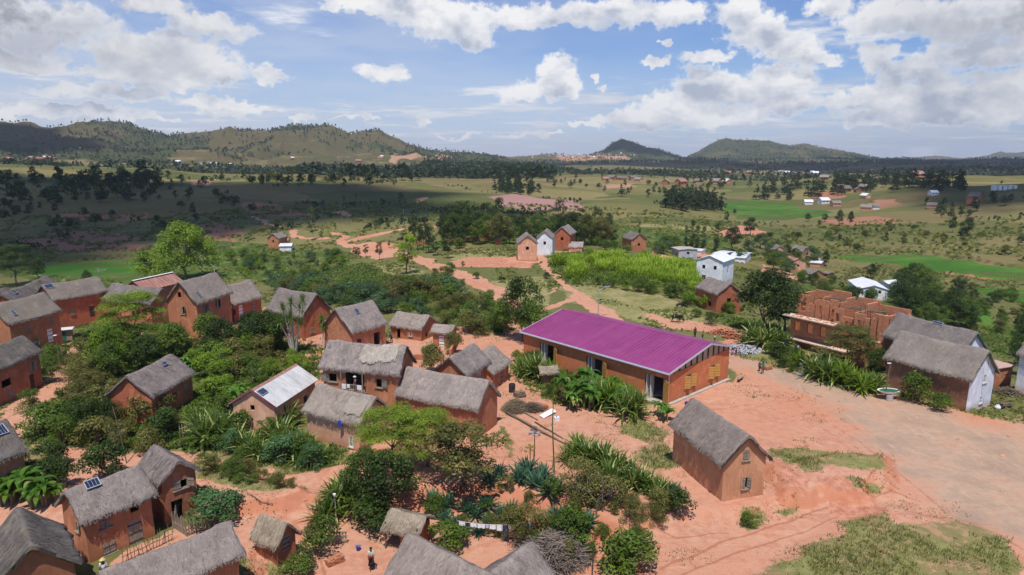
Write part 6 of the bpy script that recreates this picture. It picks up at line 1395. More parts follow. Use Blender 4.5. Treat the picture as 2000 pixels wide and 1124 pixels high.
fill('hedge_bush', 'shrub', 'bush', 'bush on the bank left of the tall pale leaved tree', 'bushes on the bank left of the tall pale leaved tree', [(860, 590), (960, 590), (1000, 640), (960, 660), (880, 645), (850, 620)], 22, (1.4, 3.4), (L_OLIVE, L_MID), seed=10, gap=2.0)
fill('green_bush', 'shrub', 'bush', 'bush on the green slope below the left valley houses', 'bushes on the slope below the left valley houses', [(430, 500), (640, 490), (680, 520), (600, 550), (480, 550)], 36, (1.5, 4), (L_MID, L_FRESH, L_BLUE), seed=11, gap=3)
fill('bright_cane', 'cane', 'bush', 'lime green cane clump on the slope before the white houses', 'lime green cane clumps', [(1085, 520), (1180, 505), (1290, 515), (1370, 535), (1380, 575), (1330, 560), (1230, 545), (1090, 540)], 60, (2.4, 4.2), (L_LIME,), seed=12, gap=1.9, w=(1., 1.4))
fill('leafy_bush', 'shrub', 'bush', 'dark bush along the lower edge of the lime green canes', 'bushes below the lime green canes', [(1090, 548), (1230, 550), (1340, 575), (1400, 590), (1430, 620), (1380, 610), (1300, 580), (1100, 555)], 26, (1.6, 3.2), (L_MID, L_FRESH), seed=13, gap=2)
fill('leafy_bush', 'shrub', 'bush', 'bush in front of the school between the bananas', 'bushes in front of the school', [(1000, 700), (1060, 700), (1240, 790), (1200, 815), (1100, 800), (1030, 740)], 20, (1.0, 2.2), (L_MID, L_OLIVE, L_FRESH), seed=14, gap=1.3)
fill('leafy_bush', 'shrub', 'bush', 'bush on the bank between the agaves', 'bushes on the bank between the agaves', [(840, 975), (1000, 960), (1120, 985), (1240, 1000), (1300, 1010), (1240, 1100), (1080, 1080), (990, 1040), (860, 1030)], 30, (.8, 1.9), (L_MID, L_OLIVE, L_OLIVE), seed=15, gap=1.1)
fill('dark_bush', 'shrub', 'bush', 'dark bush behind the bananas at the left edge', 'dark bushes at the left edge', [(-20, 930), (80, 890), (130, 915), (120, 960), (60, 990), (-20, 985)], 11, (1.5, 2.8), (L_DARK,), seed=16, gap=1.2)
fill('leafy_bush', 'shrub', 'bush', 'bush beside the left edge houses', 'bushes beside the left edge houses', [(92, 690), (125, 700), (120, 750), (90, 760)], 5, (1.8, 3), (L_MID,), seed=17, gap=1)
fill('leafy_bush', 'shrub', 'bush', 'bush on the bank before the unfinished building', 'bushes before the unfinished building', [(1500, 690), (1560, 700), (1720, 760), (1700, 772), (1600, 745), (1510, 715)], 20, (1.2, 2.6), (L_MID, L_DARK), seed=18, gap=1.5)
fill('valley_tree', 'broad', 'tree', 'dark tree on the wooded slope of the right valley', 'trees on the wooded slope of the right valley', [(1745, 560), (1790, 550), (1860, 600), (1910, 650), (1830, 650), (1750, 605)], 26, (4.5, 8), (L_DARK, L_MID, L_DARK), seed=19, gap=4)
fill('valley_tree', 'broad', 'tree', 'dark tree behind the whitewashed gable at the right edge', 'trees behind the whitewashed gable', [(1960, 680), (2010, 640), (2080, 680), (2060, 740), (1970, 730)], 9, (4.5, 7), (L_DARK,), seed=20, gap=3)
fill('valley_bush', 'shrub', 'bush', 'bush scattered down the side of the right valley', 'bushes down the side of the right valley', [(1480, 540), (1600, 550), (1900, 560), (2060, 600), (2060, 680), (1900, 660), (1700, 600), (1500, 570)], 70, (1.6, 4), (L_MID, L_DARK, L_OLIVE), seed=21, gap=3)
fill('village_tree', 'broad', 'tree', 'tree among the white roofed houses right of the knoll', 'trees among the white roofed houses', [(1440, 480), (1520, 490), (1600, 515), (1640, 525), (1560, 545), (1500, 535), (1430, 520)], 16, (4, 7.5), (L_MID, L_DARK, L_BLUE), seed=22, gap=4)
fill('flowering_shrub', 'shrub', 'bush', 'pale shrub beside the lone mud house with dark steep thatch', 'pale shrubs beside the lone mud house', [(1270, 480), (1330, 485), (1320, 500), (1275, 500)], 7, (3, 5), (L_BLUE, L_MID), seed=23, gap=2)
fill('knoll_tree', 'broad', 'tree', 'dense tree in the grove behind the three steep roofed houses', 'trees in the grove behind the three steep roofed houses', [(860, 470), (930, 455), (1010, 460), (1110, 462), (1190, 462), (1200, 480), (1120, 485), (1110, 470), (1000, 480), (880, 485)], 54, (5.5, 11), (L_DARK, L_MID, L_PINE, L_OLIVE), seed=24, gap=4, w=(.8, 1.1))
row('tall_tree', 'pine', 'tree', 'tall dark pine rising from the grove on the knoll', 'tall pines of the grove on the knoll', [(885, 470, 11), (905, 470, 13), (950, 458, 12), (970, 452, 13.5), (1090, 450, 14), (1060, 455, 10), (1135, 455, 11), (1165, 462, 12), (1185, 465, 10)], (L_PINE, L_DARK))
row('leafy_bush', 'shrub', 'bush', 'bush between the grove and the low thatched house', 'bushes beside the low thatched house', [(1165, 480, 3, 1.4), (1180, 488, 3, 1.4), (1200, 492, 3.4, 1.4), (1225, 494, 2.6, 1.2), (1150, 500, 2.4, 1.2), (1262, 512, 3.4), (870, 490, 3.4), (895, 486, 3.6)], (L_FRESH, L_MID))
row('cypress', 'cypress', 'tree', 'dark column cypress beside the white tombs', 'cypresses beside the white tombs', [(1340, 487, 8.5), (1350, 487, 10.5), (1360, 490, 9), (1372, 492, 9), (1397, 497, 11), (1248, 462, 6)], (L_PINE,))
row('pine_tree', 'pine', 'tree', 'young pine along the dirt road on the left knoll', 'pines along the dirt road', [(741, 508, 5.4, .8), (715, 502, 4, .9), (700, 505, 3.6, .9), (693, 500, 3), (760, 484, 2.6), (815, 490, 9, .9), (828, 486, 10, .8), (838, 495, 8), (806, 470, 9, .7), (875, 505, 6, 1.1), (868, 480, 6.5), (790, 500, 7), (840, 455, 3) if False else (850, 500, 5)], (L_PINE, L_DARK))
row('tall_tree', 'slim', 'tree', 'slender open tree standing alone on the grassy hill', 'slender trees alone on the grassy hill', [(608, 445, 9), (788, 424, 12.5, 1.2), (748, 417, 8), (698, 405, 8), (673, 407, 7), (725, 407, 5, 1.6), (820, 408, 5, 1.4), (612, 470, 9, 1.2), (655, 455, 4), (628, 476, 5)], (L_OLIVE, L_DARK))
row('roadside_shrub', 'shrub', 'bush', 'small bush scattered on the meadow by the dirt road', 'bushes on the meadow by the road', [(655, 500, 1.2), (640, 540, 1.5), (870, 545, 3, 1.1), (850, 540, 2), (905, 558, 1.5), (880, 530, 2.2), (930, 545, 1.6), (1068, 545, 1.6), (980, 552, 1.4), (615, 545, 2.4), (720, 528, 1), (905, 520, 1.2), (1340, 600, 1.4), (1310, 580, 2.2), (1360, 620, 1.5)], (L_MID, L_DARK))
row('round_tree', 'broad', 'tree', 'solitary round tree down in the rice valley', 'solitary trees in the rice valley', [(1418, 436, 7, .6), (1435, 420, 4), (1465, 462, 9, .9), (1578, 433, 5), (1610, 434, 5), (1638, 442, 9, .6), (1660, 442, 8, .6), (1640, 470, 3), (1430, 490, 9), (1888, 462, 9, .8), (1860, 455, 8, .6), (1600, 440, 3), (1733, 444, 3), (1700, 545, 5)], (L_DARK, L_PINE))
fill('terrace_bush', 'shrub', 'bush', 'dark bush on the terraces of the right valley', 'bushes on the terraces of the right valley', [(1500, 455), (1700, 445), (2050, 450), (2080, 500), (1700, 492), (1500, 480)], 60, (1.2, 3.4), (L_DARK, L_MID, L_OLIVE), seed=25, gap=4)
# middle distance
fill('hill_tree', 'far', 'tree', 'tree dotted over the grassy hill in the middle distance', 'trees dotted over the grassy hill', [(330, 352), (450, 348), (700, 352), (780, 365), (560, 380), (420, 372), (320, 378)], 55, (4, 9), (L_FAR, L_OLIVE, L_DARK), seed=26, gap=6)
fill('hill_tree', 'far', 'tree', 'dark tree in the shaded left valley', 'trees in the shaded left valley', [(-20, 345), (120, 350), (330, 345), (320, 380), (220, 400), (-20, 415)], 80, (6, 12), (L_FAR, L_DARK), seed=27, gap=6)
fill('hill_bush', 'far', 'tree', 'dark bushy tree on the shaded terraces', 'trees on the shaded terraces', [(0, 400), (330, 380), (480, 385), (500, 420), (300, 450), (0, 450)], 42, (3, 7), (L_FAR, L_DARK), seed=28, gap=7)
row('tall_tree', 'farslim', 'tree', 'tall ragged tree on the crest of the left valley', 'tall ragged trees on the left crest', [(190, 362, 17, 1.5), (282, 360, 22, 1.5), (305, 362, 17, 1.2), (150, 370, 12), (270, 365, 14), (290, 368, 13, 1.5), (10, 372, 16, 1.6), (75, 375, 10)], (L_DARK,))
fill('skyline_tree', 'far', 'tree', 'dark tree along the crest behind the grassy hill', 'trees along the crest behind the grassy hill', [(560, 348), (700, 350), (820, 356), (800, 345), (640, 338), (560, 338)], 50, (8, 16), (L_FAR, L_DARK), seed=29, gap=8)
fill('plain_tree', 'far', 'tree', 'tree scattered over the plain behind the knoll', 'trees scattered over the plain behind the knoll', [(960, 350), (1200, 345), (1500, 345), (1560, 370), (1400, 380), (1290, 400), (1150, 385), (980, 372)], 85, (4, 8), (L_FAR, L_DARK), seed=30, gap=9)
fill('copse_pine', 'farpine', 'tree', 'pine of the copse left of the pinkish field', 'pines of the copse left of the pinkish field', [(958, 372), (1005, 362), (1040, 370), (1040, 384), (970, 378)], 32, (9, 14), (L_PINE,), seed=31, gap=4)
fill('forest_pine', 'farpine', 'tree', 'pine of the dark wood above the rice field', 'pines of the dark wood above the rice field', [(1292, 408), (1320, 392), (1400, 398), (1412, 412), (1360, 416)], 70, (11, 17), (L_PINE, L_FAR), seed=32, gap=3.4)
fill('ridge_pine', 'farpine', 'tree', 'pine on the wooded ridge above the rice valley', 'pines on the wooded ridge above the rice valley', [(1445, 388), (1520, 370), (1620, 356), (1760, 352), (1880, 362), (1880, 378), (1700, 376), (1560, 392)], 96, (10, 18), (L_PINE, L_FAR), seed=33, gap=5)
fill('slope_tree', 'far', 'tree', 'tree on the hillside at the right edge', 'trees on the hillside at the right edge', [(1800, 400), (2040, 385), (2050, 425), (1850, 430)], 24, (3, 8), (L_DARK, L_FAR), seed=34, gap=6)

# ------------------------------------------------------------------ woods too far to count: one mass each
def wood_mass(name, label, pts, h, seed, m, n_leaf=7, wd=.42):
    rs = np.random.default_rng(seed); n = len(pts); X, Y = pts[:, 0], pts[:, 1]; Z = height(X, Y); hh = h * rs.uniform(.6, 1.3, n); tone = np.clip(rs.normal(.42, .2, n), 0, 1)
    Vs, Fs, Ts = [], [], []; b = 0
    for k in range(n_leaf):
        t = rs.uniform(.25, 1, n) ** .8; rad = hh * wd * np.sqrt(np.clip(1.05 - t, .05, 1)) * rs.uniform(.2, 1, n); a = rs.uniform(0, 6.28, n)
        C = np.stack([X + rad * np.cos(a), Y + rad * np.sin(a), Z + hh * t * .92], 1); N = unit(np.stack([np.cos(a), np.sin(a), rs.uniform(.1, 1.4, n)], 1) + rs.normal(0, .3, (n, 3)))
        V, F = leaf_quads(C, N, 1, rs, .8); V = (V.reshape(4, n, 3) - C[None]) * (hh * .52)[None, :, None] + C[None]; Vs.append(V.reshape(-1, 3)); Fs.append(F + b); Ts.append(np.tile(np.clip(tone + rs.normal(0, .12, n), 0, 1), 4)); b += 4 * n
    me = np_mesh(name, np.vstack(Vs), np.vstack(Fs), m); fattr(me, 'tone', np.concatenate(Ts)); return props(link(name, me), label, 'woodland', kind='stuff')
def wood_points(n, r0, r1, seed, dens):
    rs = np.random.default_rng(seed); az = rs.uniform(-.80, .80, n); r = np.exp(rs.uniform(math.log(r0), math.log(r1), n)) ; X = r * np.sin(az); Y = r * np.cos(az); k = rs.random(n) < dens(X, Y); return np.stack([X[k], Y[k]], 1)
wood_mass('far_woodland', 'dark scattered woodland over the far hills and plain', wood_points(90000, 900, 5600, 5, lambda x, y: woods(x, y) * .7 + .5 * sstep(.80, .9, fbm(x / 260, y / 260, 91, 3, True)) * sstep(.4, .6, fbm(x / 60, y / 60, 93, 2))), 7.5, 6, L_FAR, 6)
wood_mass('field_hedges', 'bushy hedgerows and scrub lines between the fields', wood_points(60000, 240, 1500, 25, lambda x, y: sstep(.80, .93, fbm(x / 75, y / 75, 97, 3, True)) * sstep(.45, .62, fbm(x / 45, y / 45, 98, 3)) * (1 - masks(x, y)['paddy'])), 2.6, 26, L_FAR, 6, .7)
wood_mass('hill_top_trees', 'fringe of trees along the crest of the left hills', wood_points(9000, 1900, 2500, 15, lambda x, y: ((ubear(x, y) < 1000) * sstep(50, 90, height0(x, y))) * (.22 + .7 * sstep(.48, .56, fbm(x / 120, y / 120, 95, 3)))), 8, 16, L_FAR, 7)
PL = W2([(800, 345), (830, 322), (1000, 333), (1085, 345), (1080, 352), (960, 350), (860, 348)])
def inpoly(P): return lambda x, y: (sdf_poly(P, x, y) < 0) * 1.
def box_points(P, n, seed):
    rs = np.random.default_rng(seed); X = rs.uniform(P[:, 0].min(), P[:, 0].max(), n); Y = rs.uniform(P[:, 1].min(), P[:, 1].max(), n); k = sdf_poly(P, X, Y) < 0; return np.stack([X[k], Y[k]], 1)
wood_mass('plantation', 'long even pine plantation across the middle plain', box_points(PL, 5200, 3), 13, 8, L_PINE, 7, .25)
PM = W2([(560, 338), (620, 326), (760, 335), (830, 345), (820, 356), (700, 350), (600, 350)])
wood_mass('valley_woodland', 'dark woodland in the hollow behind the grassy hill', box_points(PM, 2200, 4), 12, 9, L_FAR, 7)

# ------------------------------------------------------------------ weeds, grass and pebbles too many to count
def ground_cover(name, label, n, seed, cls, r1, size, m, blades=3, flat=False, thr=.5, keep=1.):
    rs = np.random.default_rng(seed); az = rs.uniform(-.72, .72, n); r = np.exp(rs.uniform(math.log(34), math.log(r1), n)) * 1.0; X = r * np.sin(az); Y = r * np.cos(az); mk = masks(X, Y)
    w = sum(mk[c] for c in cls); bad = np.maximum(mk['dirt'] * ('dirt' not in cls), mk['gravel']); bad = bad * (1 - np.minimum(1, mk['green'] + mk['lush'])); patch = fbm(X / 3., Y / 3., seed, 3)
    k = (np.clip(w, 0, 1) * (1 - bad * .97) * sstep(thr - .12, thr + .08, patch) > rs.random(n)); X, Y = X[k], Y[k]; Z = height(X, Y); n = len(X); sc = np.clip(np.hypot(X, Y) / 60, .8, 2.2)
    Vs, Fs, Ts = [], [], []; b = 0; tn = np.clip(fbm(X / 5, Y / 5, seed + 7, 3) * 1.2 - .1, 0, 1)
    for q in range(blades):
        a = rs.uniform(0, 6.28, n); L_ = size * sc * rs.uniform(.5, 1.3, n); lean = rs.uniform(.2, 1.1, n); ox = rs.normal(0, .12, n) * sc; oy = rs.normal(0, .12, n) * sc; w_ = L_ * (.5 if flat else .16); dx, dy = -np.sin(a) * w_, np.cos(a) * w_
        bx, by = X + ox, Y + oy; tx, ty, tz = bx + np.cos(a) * L_ * np.sin(lean), by + np.sin(a) * L_ * np.sin(lean), Z + L_ * np.cos(lean) * (.6 if flat else 1)
        V = np.concatenate([np.stack([bx - dx * .5, by - dy * .5, Z - .02], 1), np.stack([bx + dx * .5, by + dy * .5, Z - .02], 1), np.stack([tx + dx * .3, ty + dy * .3, tz], 1), np.stack([tx - dx * .3, ty - dy * .3, tz * 1.], 1)]); i = np.arange(n)
        Vs.append(V); Fs.append(np.stack([i, i + n, i + 2 * n, i + 3 * n], 1) + b); Ts.append(np.tile(np.clip(tn + rs.normal(0, .15, n), 0, 1), 4)); b += 4 * n
    me = np_mesh(name, np.vstack(Vs), np.vstack(Fs), m); fattr(me, 'tone', np.concatenate(Ts)); return props(link(name, me), label, 'weeds', kind='stuff')
ground_cover('weeds', 'leafy weeds covering the green banks between the houses', 110000, 51, ('lush',), 190, .36, L_MID, 4, True, .40)
ground_cover('tall_grass', 'rough grass on the banks and verges', 120000, 52, ('lush', 'green'), 190, .26, L_WEED, 5, False, .44)
ground_cover('sparse_weeds', 'sparse weeds breaking through the red earth', 60000, 53, ('dirt',), 110, .13, L_WEED, 3, True, .66)
def open_grass():
    rs = np.random.default_rng(77); n = 90000; az = rs.uniform(-.72, .72, n); r = np.exp(rs.uniform(math.log(70), math.log(420), n)); X = r * np.sin(az); Y = r * np.cos(az); mk = masks(X, Y); bad = np.max([mk[c] for c in ('dirt', 'gravel', 'paddy', 'red', 'grey')], 0)
    k = ((1 - bad) * sstep(.42, .62, fbm(X / 9, Y / 9, 78, 4)) > rs.random(n)); X, Y = X[k], Y[k]; Z = height(X, Y); n = len(X); sc = np.hypot(X, Y) / 100; a = rs.uniform(0, 6.28, n)
    C = np.stack([X, Y, Z + .12 * sc], 1); N = unit(np.stack([np.cos(a) * .8, np.sin(a) * .8, np.full(n, .9)], 1)); V, F = leaf_quads(C, N, 1, rs, .7); V = (V.reshape(4, n, 3) - C[None]) * (.55 * sc * rs.uniform(.5, 1.4, n))[None, :, None] + C[None]
    me = np_mesh('meadow_tussocks', V.reshape(-1, 3), F, L_WEED); fattr(me, 'tone', np.tile(np.clip(fbm(X / 20, Y / 20, 79, 3) + rs.normal(0, .1, n), 0, .85), 4)); props(link('meadow_tussocks', me), 'tussocks and low scrub over the open slopes', 'grass', kind='stuff')
open_grass()
def pebbles():
    rs = np.random.default_rng(60); n = 26000; az = rs.uniform(-.72, .72, n); r = np.exp(rs.uniform(math.log(35), math.log(120), n)); X = r * np.sin(az); Y = r * np.cos(az); mk = masks(X, Y)
    w = np.maximum(mk['dirt'] * sstep(.52, .7, fbm(X / 2.5, Y / 2.5, 61, 3)), mk['gravel'] * .35); w = np.maximum(w, mk['red'] * .8); k = w > rs.random(n); X, Y = X[k], Y[k]; Z = height(X, Y); n = len(X); s = .035 * np.exp(rs.normal(0, .55, n)) * np.clip(np.hypot(X, Y) / 55, .8, 1.6)
    V = []; 
    for dx, dy, dz in ((1, 0, 0), (0, 1, 0), (-1, .1, 0), (-.1, -1, 0), (.1, .1, .9)): V.append(np.stack([X + dx * s * rs.uniform(.7, 1.5, n), Y + dy * s * rs.uniform(.7, 1.5, n), Z - .01 + dz * s], 1))
    i = np.arange(n); F = np.vstack([np.stack([i + a * n, i + b * n, i + 4 * n, i + 4 * n], 1)[:, :3] for a, b in ((0, 1), (1, 2), (2, 3), (3, 0))])
    me = np_mesh('pebbles', np.vstack(V), F, flat_mat('stone', (.46, .24, .16), .9, .35)); props(link('pebbles', me), 'loose stones and clods on the red earth', 'pebbles', kind='stuff')
pebbles()
# ------------------------------------------------------------------ people and cattle
def skinned(name, V, E, rad, m, parent, sub=1):
    me = bpy.data.meshes.new(name); me.from_pydata([tuple(v) for v in V], E, []); me.materials.append(m); o = link(name, me, parent)
    md = o.modifiers.new('skin', 'SKIN'); md.use_smooth_shade = True
    for i, s in enumerate(me.skin_vertices[0].data): s.radius = rad[i] if isinstance(rad[i], tuple) else (rad[i], rad[i]); s.use_root = i == 0
    o.modifiers.new('smooth', 'SUBSURF').levels = sub; o.modifiers['smooth'].render_levels = sub
    return o
CLOTH = {}
def cloth(c):
    if c not in CLOTH: CLOTH[c] = flat_mat('cloth', c, .85, .2, .1, scale=9)
    return CLOTH[c]
HAIR = flat_mat('hair', (.012, .01, .01), .7, .2)
def person(loc, face, h, label, shirt, low, skirt=False, arms=((.0, .0), (.0, .0)), stride=.12, hat=None, sit=False, lean=0., carry=None, group=None):
    """face: heading of the gaze (0 = +x). arms: (forward, outward) swing of each forearm"""
    r = bpy.data.objects.new('person', None); COL.objects.link(r); r.location = loc; r.rotation_euler = (0, 0, face - PI / 2); r.scale = (h / 1.7,) * 3; props(r, label, 'person', group)
    kz = -.42 if sit else 0
    P = dict(pel=(0, 0, .95), spi=(0, lean * .1, 1.15), che=(0, lean * .3, 1.36), nec=(0, lean * .42, 1.49), hd=(0, lean * .48 + .01, 1.58), top=(0, lean * .5, 1.66))
    V, E, Rd, ix = [], [], [], {}
    def v(k, p, rr): ix[k] = len(V); V.append(Vector(p) + Vector((0, 0, kz))); Rd.append(rr)
    def e(a, b): E.append((ix[a], ix[b]))
    for k, rr in (('pel', .12), ('spi', .10), ('che', (.14, .10)), ('nec', .05), ('hd', (.075, .09)), ('top', (.06, .075))): v(k, P[k], rr)
    for a, b in (('pel', 'spi'), ('spi', 'che'), ('che', 'nec'), ('nec', 'hd'), ('hd', 'top')): e(a, b)
    v('nose', (0, P['hd'][1] + .10, 1.585), .012); e('hd', 'nose')
    for s, sd in ((-1, 'l'), (1, 'r')):
        fw, out = arms[0 if s < 0 else 1]; yb = P['che'][1]
        v('ear' + sd, (s * .085, P['hd'][1], 1.58), .012); e('hd', 'ear' + sd)
        v('sh' + sd, (s * .17, yb, 1.42), .055); v('el' + sd, (s * (.21 + out * .3), yb + fw * .12, 1.15), .04); v('wr' + sd, (s * (.21 + out), yb + .04 + fw * .55, .92 + abs(fw) * .5), .027); v('pa' + sd, (s * (.21 + out), yb + .05 + fw * .68, .85 + abs(fw) * .55), (.035, .018))
        e('che', 'sh' + sd); e('sh' + sd, 'el' + sd); e('el' + sd, 'wr' + sd); e('wr' + sd, 'pa' + sd); c = V[ix['pa' + sd]] - Vector((0, 0, kz))
        for q in range(4): v(f'f{q}{sd}', c + Vector((s * .01, (q - 1.5) * .02 + .01, -.06 + abs(q - 1.5) * .012)), .009); v(f'g{q}{sd}', c + Vector((-s * .01, (q - 1.5) * .022 + .02, -.095 + abs(q - 1.5) * .014)), .008); e('pa' + sd, f'f{q}{sd}'); e(f'f{q}{sd}', f'g{q}{sd}')
        v('th' + sd, c + Vector((-s * .02, .045, -.02)), .009); e('pa' + sd, 'th' + sd)
        st = stride * s
        v('hp' + sd, (s * .085, 0, .88), .085)
        if sit: v('kn' + sd, (s * .12, .40, .92), .055); v('an' + sd, (s * .12, .42, .50), .035); v('to' + sd, (s * .12, .56, .45), .03)
        else: v('kn' + sd, (s * .09, st * .6 + .02, .48), .055); v('an' + sd, (s * .09, st, .08), .035); v('to' + sd, (s * .10, st + .14, .03), .03)
        e('pel', 'hp' + sd); e('hp' + sd, 'kn' + sd); e('kn' + sd, 'an' + sd); e('an' + sd, 'to' + sd)
    skinned('body', V, E, Rd, SKIN, r)
    g = lambda *k: [V[ix[q]] for q in k]
    SV = g('pel', 'spi', 'che', 'shl', 'ell', 'shr', 'elr'); SV[0] = SV[0] + Vector((0, 0, .04)); skinned('shirt', SV, [(0, 1), (1, 2), (2, 3), (3, 4), (2, 5), (5, 6)], [.135, .125, (.165, .125), .075, .055, .075, .055], cloth(shirt), r)
    if skirt:
        mb = MB(); b = V[0]; f = .35 if sit else 0
        mb.lathe([(.13, .08), (.16, -.05), (.19, -.3), (.23, -.58)], 12, b); skinned_ = mb.build('skirt', cloth(low), r, True)
    else:
        q = g('pel', 'hpl', 'knl', 'anl', 'hpr', 'knr', 'anr'); skinned('trousers', q, [(0, 1), (1, 2), (2, 3), (0, 4), (4, 5), (5, 6)], [.14, .105, .075, .055, .105, .075, .055], cloth(low), r)
    hd = V[ix['top']]; mb = MB(); mb.lathe([(.088, -.07), (.095, -.01), (.075, .05), (.02, .075)], 10, hd + Vector((0, -.02, 0))); mb.build('hair', HAIR, r, True)
    if hat:
        mb = MB(); mb.lathe([(.2, .0), (.2, .015), (.1, .03), (.095, .11), (.02, .13)], 14, hd + Vector((0, 0, .02))); mb.build('hat', cloth(hat), r, True)
    if carry:
        nm, c, p, d = carry; mb = MB(); mb.lathe([(.03, -.5 * d[2]), (.5 * d[0], -.35 * d[2]), (.5 * d[0], .25 * d[2]), (.1, .5 * d[2])], 10, Vector(p) + Vector((0, 0, kz)), 1, d[1] / d[0])
        bo = mb.build(nm, cloth(c), None, True); bo.matrix_world = Matrix.Translation(loc) @ Matrix.Rotation(face - PI / 2, 4, 'Z') @ Matrix.Scale(h / 1.7, 4); props(bo, carry_label(nm), nm.split('_')[-1])
    return r
def carry_label(nm): return {'shoulder_bag': 'dark bag hanging at the side of the person in green on the road', 'cloth_bundle': 'red bundle held by the woman in the bottom courtyard'}[nm]
def ppl(px, py, *a, dz=0, **k): o = G(px, py); return person((o.x, o.y, o.z + dz), *a, **k)
ppl(726, 1113, -1.3, 1.62, 'woman in a pale blouse and dark skirt standing in the bottom courtyard holding something red', (.45, .55, .42), (.04, .035, .05), True, ((.55, -.05), (.5, .0)), carry=('cloth_bundle', (.4, .03, .04), (.1, .3, 1.15), (.16, .14, .2)))
ppl(206, 1138, -1.2, 1.6, 'person in a straw hat and white shirt beside the stick fence, partly hidden', (.7, .72, .8), (.1, .1, .2), hat=(.62, .52, .2))
ppl(1489, 731, 1.2, 1.55, 'person in a green top and white waistband walking on the gravel road', (.03, .22, .12), (.16, .07, .07), False, ((.1, .05), (.1, .05)), .22, carry=('shoulder_bag', (.05, .03, .04), (-.33, .0, .85), (.28, .2, .32)))
ppl(1483, 726, 1.3, 1.3, 'child in dark red walking beside the person in green', (.18, .04, .04), (.07, .03, .03), stride=.15)
ppl(1430, 693.5, 1.6, 1.15, 'small child in a dark top and pink skirt by the school corner', (.03, .03, .06), (.55, .2, .25), True)
ppl(1437.5, 695, 2.6, 1.15, 'small child in a red top by the school corner', (.32, .03, .04), (.03, .03, .04), False, ((.5, .1), (.3, .1)), .2)
ppl(1449, 673, 4.2, 1.4, 'person in brown clothes with arms held out near the gravel heap', (.12, .06, .05), (.06, .04, .04), False, ((.5, .2), (.5, .2)))
ppl(1357, 660, 1.5, 1.6, 'person in black beyond the purple roof near its right end', (.02, .02, .03), (.03, .03, .03))
ppl(1372, 664, 1.9, 1.2, 'child beyond the purple roof right of the person in black', (.3, .25, .2), (.05, .05, .07))
ppl(1396, 670, 2.2, 1.25, 'child in white beyond the purple roof', (.7, .7, .7), (.08, .07, .1))
for i, (px, py, c) in enumerate([(1531, 683, (.1, .2, .6)), (1536, 684, (.08, .12, .4)), (1553, 692, (.04, .05, .1)), (1558, 693, (.55, .6, .75))]):
    ppl(px, py, -1.6 + i * .3, 1.5, ['person in bright blue sitting in the shade of the unfinished building', 'person in dark blue just right of the one in bright blue', 'person in black in the shade of the unfinished building', 'person in a pale shirt, rightmost in the shade of the unfinished building'][i], c, (.05, .05, .08), sit=True, dz=.35, group=None)
ppl(742, 669, -1.7, 1.5, 'person in pink standing at the porch of the brick house', (.6, .3, .35), (.1, .08, .1), True)
ppl(765, 670, -2.4, 1.5, 'person in dark blue bending between the brick house and the low orange house', (.05, .06, .2), (.04, .04, .1), lean=.5, arms=((.7, 0), (.7, 0)))
p_ = BALC_M @ Vector((.1, -.2, 2.72)); person(p_, 0.6, 1.6, 'person in a dusty pink top and white cap standing on the wooden balcony', (.34, .16, .18), (.12, .07, .08), hat=(.7, .72, .75))

def cow(loc, face, s, label, coat, calf=False):
    r = bpy.data.objects.new('cow', None); COL.objects.link(r); r.location = loc; r.rotation_euler = (0, 0, face); r.scale = (s,) * 3; props(r, label, 'cow')
    V = [(-.05, 0, 1.05), (-.75, 0, 1.12), (.45, 0, 1.1), (.60, 0, 1.28), (.82, 0, .98), (.98, 0, .66), (1.08, 0, .42), (1.16, 0, .20)]; Rd = [(.34, .33), (.27, .27), (.33, .32), (.2, .24), (.16, .2), (.13, .14), (.10, .11), (.065, .07)]
    E = [(0, 1), (0, 2), (2, 3), (3, 4), (4, 5), (5, 6), (6, 7)]
    def leg(root, pts, rr):
        a = root
        for p, q in zip(pts, rr): V.append(p); Rd.append(q); E.append((a, len(V) - 1)); a = len(V) - 1
    for y in (-.2, .2):
        leg(2, [(.5, y, .75), (.48, y, .42), (.5, y * .95, .12), (.54, y * .95, .03)], [.12, .065, .045, .055])
        leg(1, [(-.72, y, .82), (-.62, y, .58), (-.86, y, .42), (-.80, y, .10), (-.76, y, .03)], [.16, .10, .06, .045, .055])
    leg(1, [(-1.02, 0, 1.1), (-1.08, 0, .7), (-1.08, 0, .45)], [.04, .025, .05]); leg(3, [(.42, 0, 1.48)], [.1])
    for y in (-1, 1): leg(5, [(.94, y * .2, .72)], [.035])
    skinned('body', V, E, Rd, coat, r, 2)
    if not calf:
        mb = MB()
        for y in (-1, 1): mb.tube([(.98, y * .09, .76), (.96, y * .26, .88), (1.0, y * .3, 1.05)], [.035, .028, .01], 6)
        mb.build('horns', BARK_P, r)
def spotted():
    m, t, b = mat('cow_coat', .6); n = t.noise(objco(t), 1.7, 2); c = t.mix(t.mapr(n, .62, .64), (.015, .013, .013), (.6, .55, .5)); t.l.new(c, b.inputs['Base Color']); return m
COAT = spotted()
o = G(1322, 630); cow(o, -.35, .95, 'black zebu cow with a few pale patches grazing on the grass behind the school', COAT)
o = G(1328, 603); cow(o, .3, .8, 'dark calf half hidden in the green weeds behind the grazing cow', BLACK, True)

# ------------------------------------------------------------------ things standing about
def thing(name, px, py, rz, label, cat, dz=0, group=None): o = G(px, py); return empty(name, (o.x, o.y, o.z + dz), rz, label=label, cat=cat, group=group)
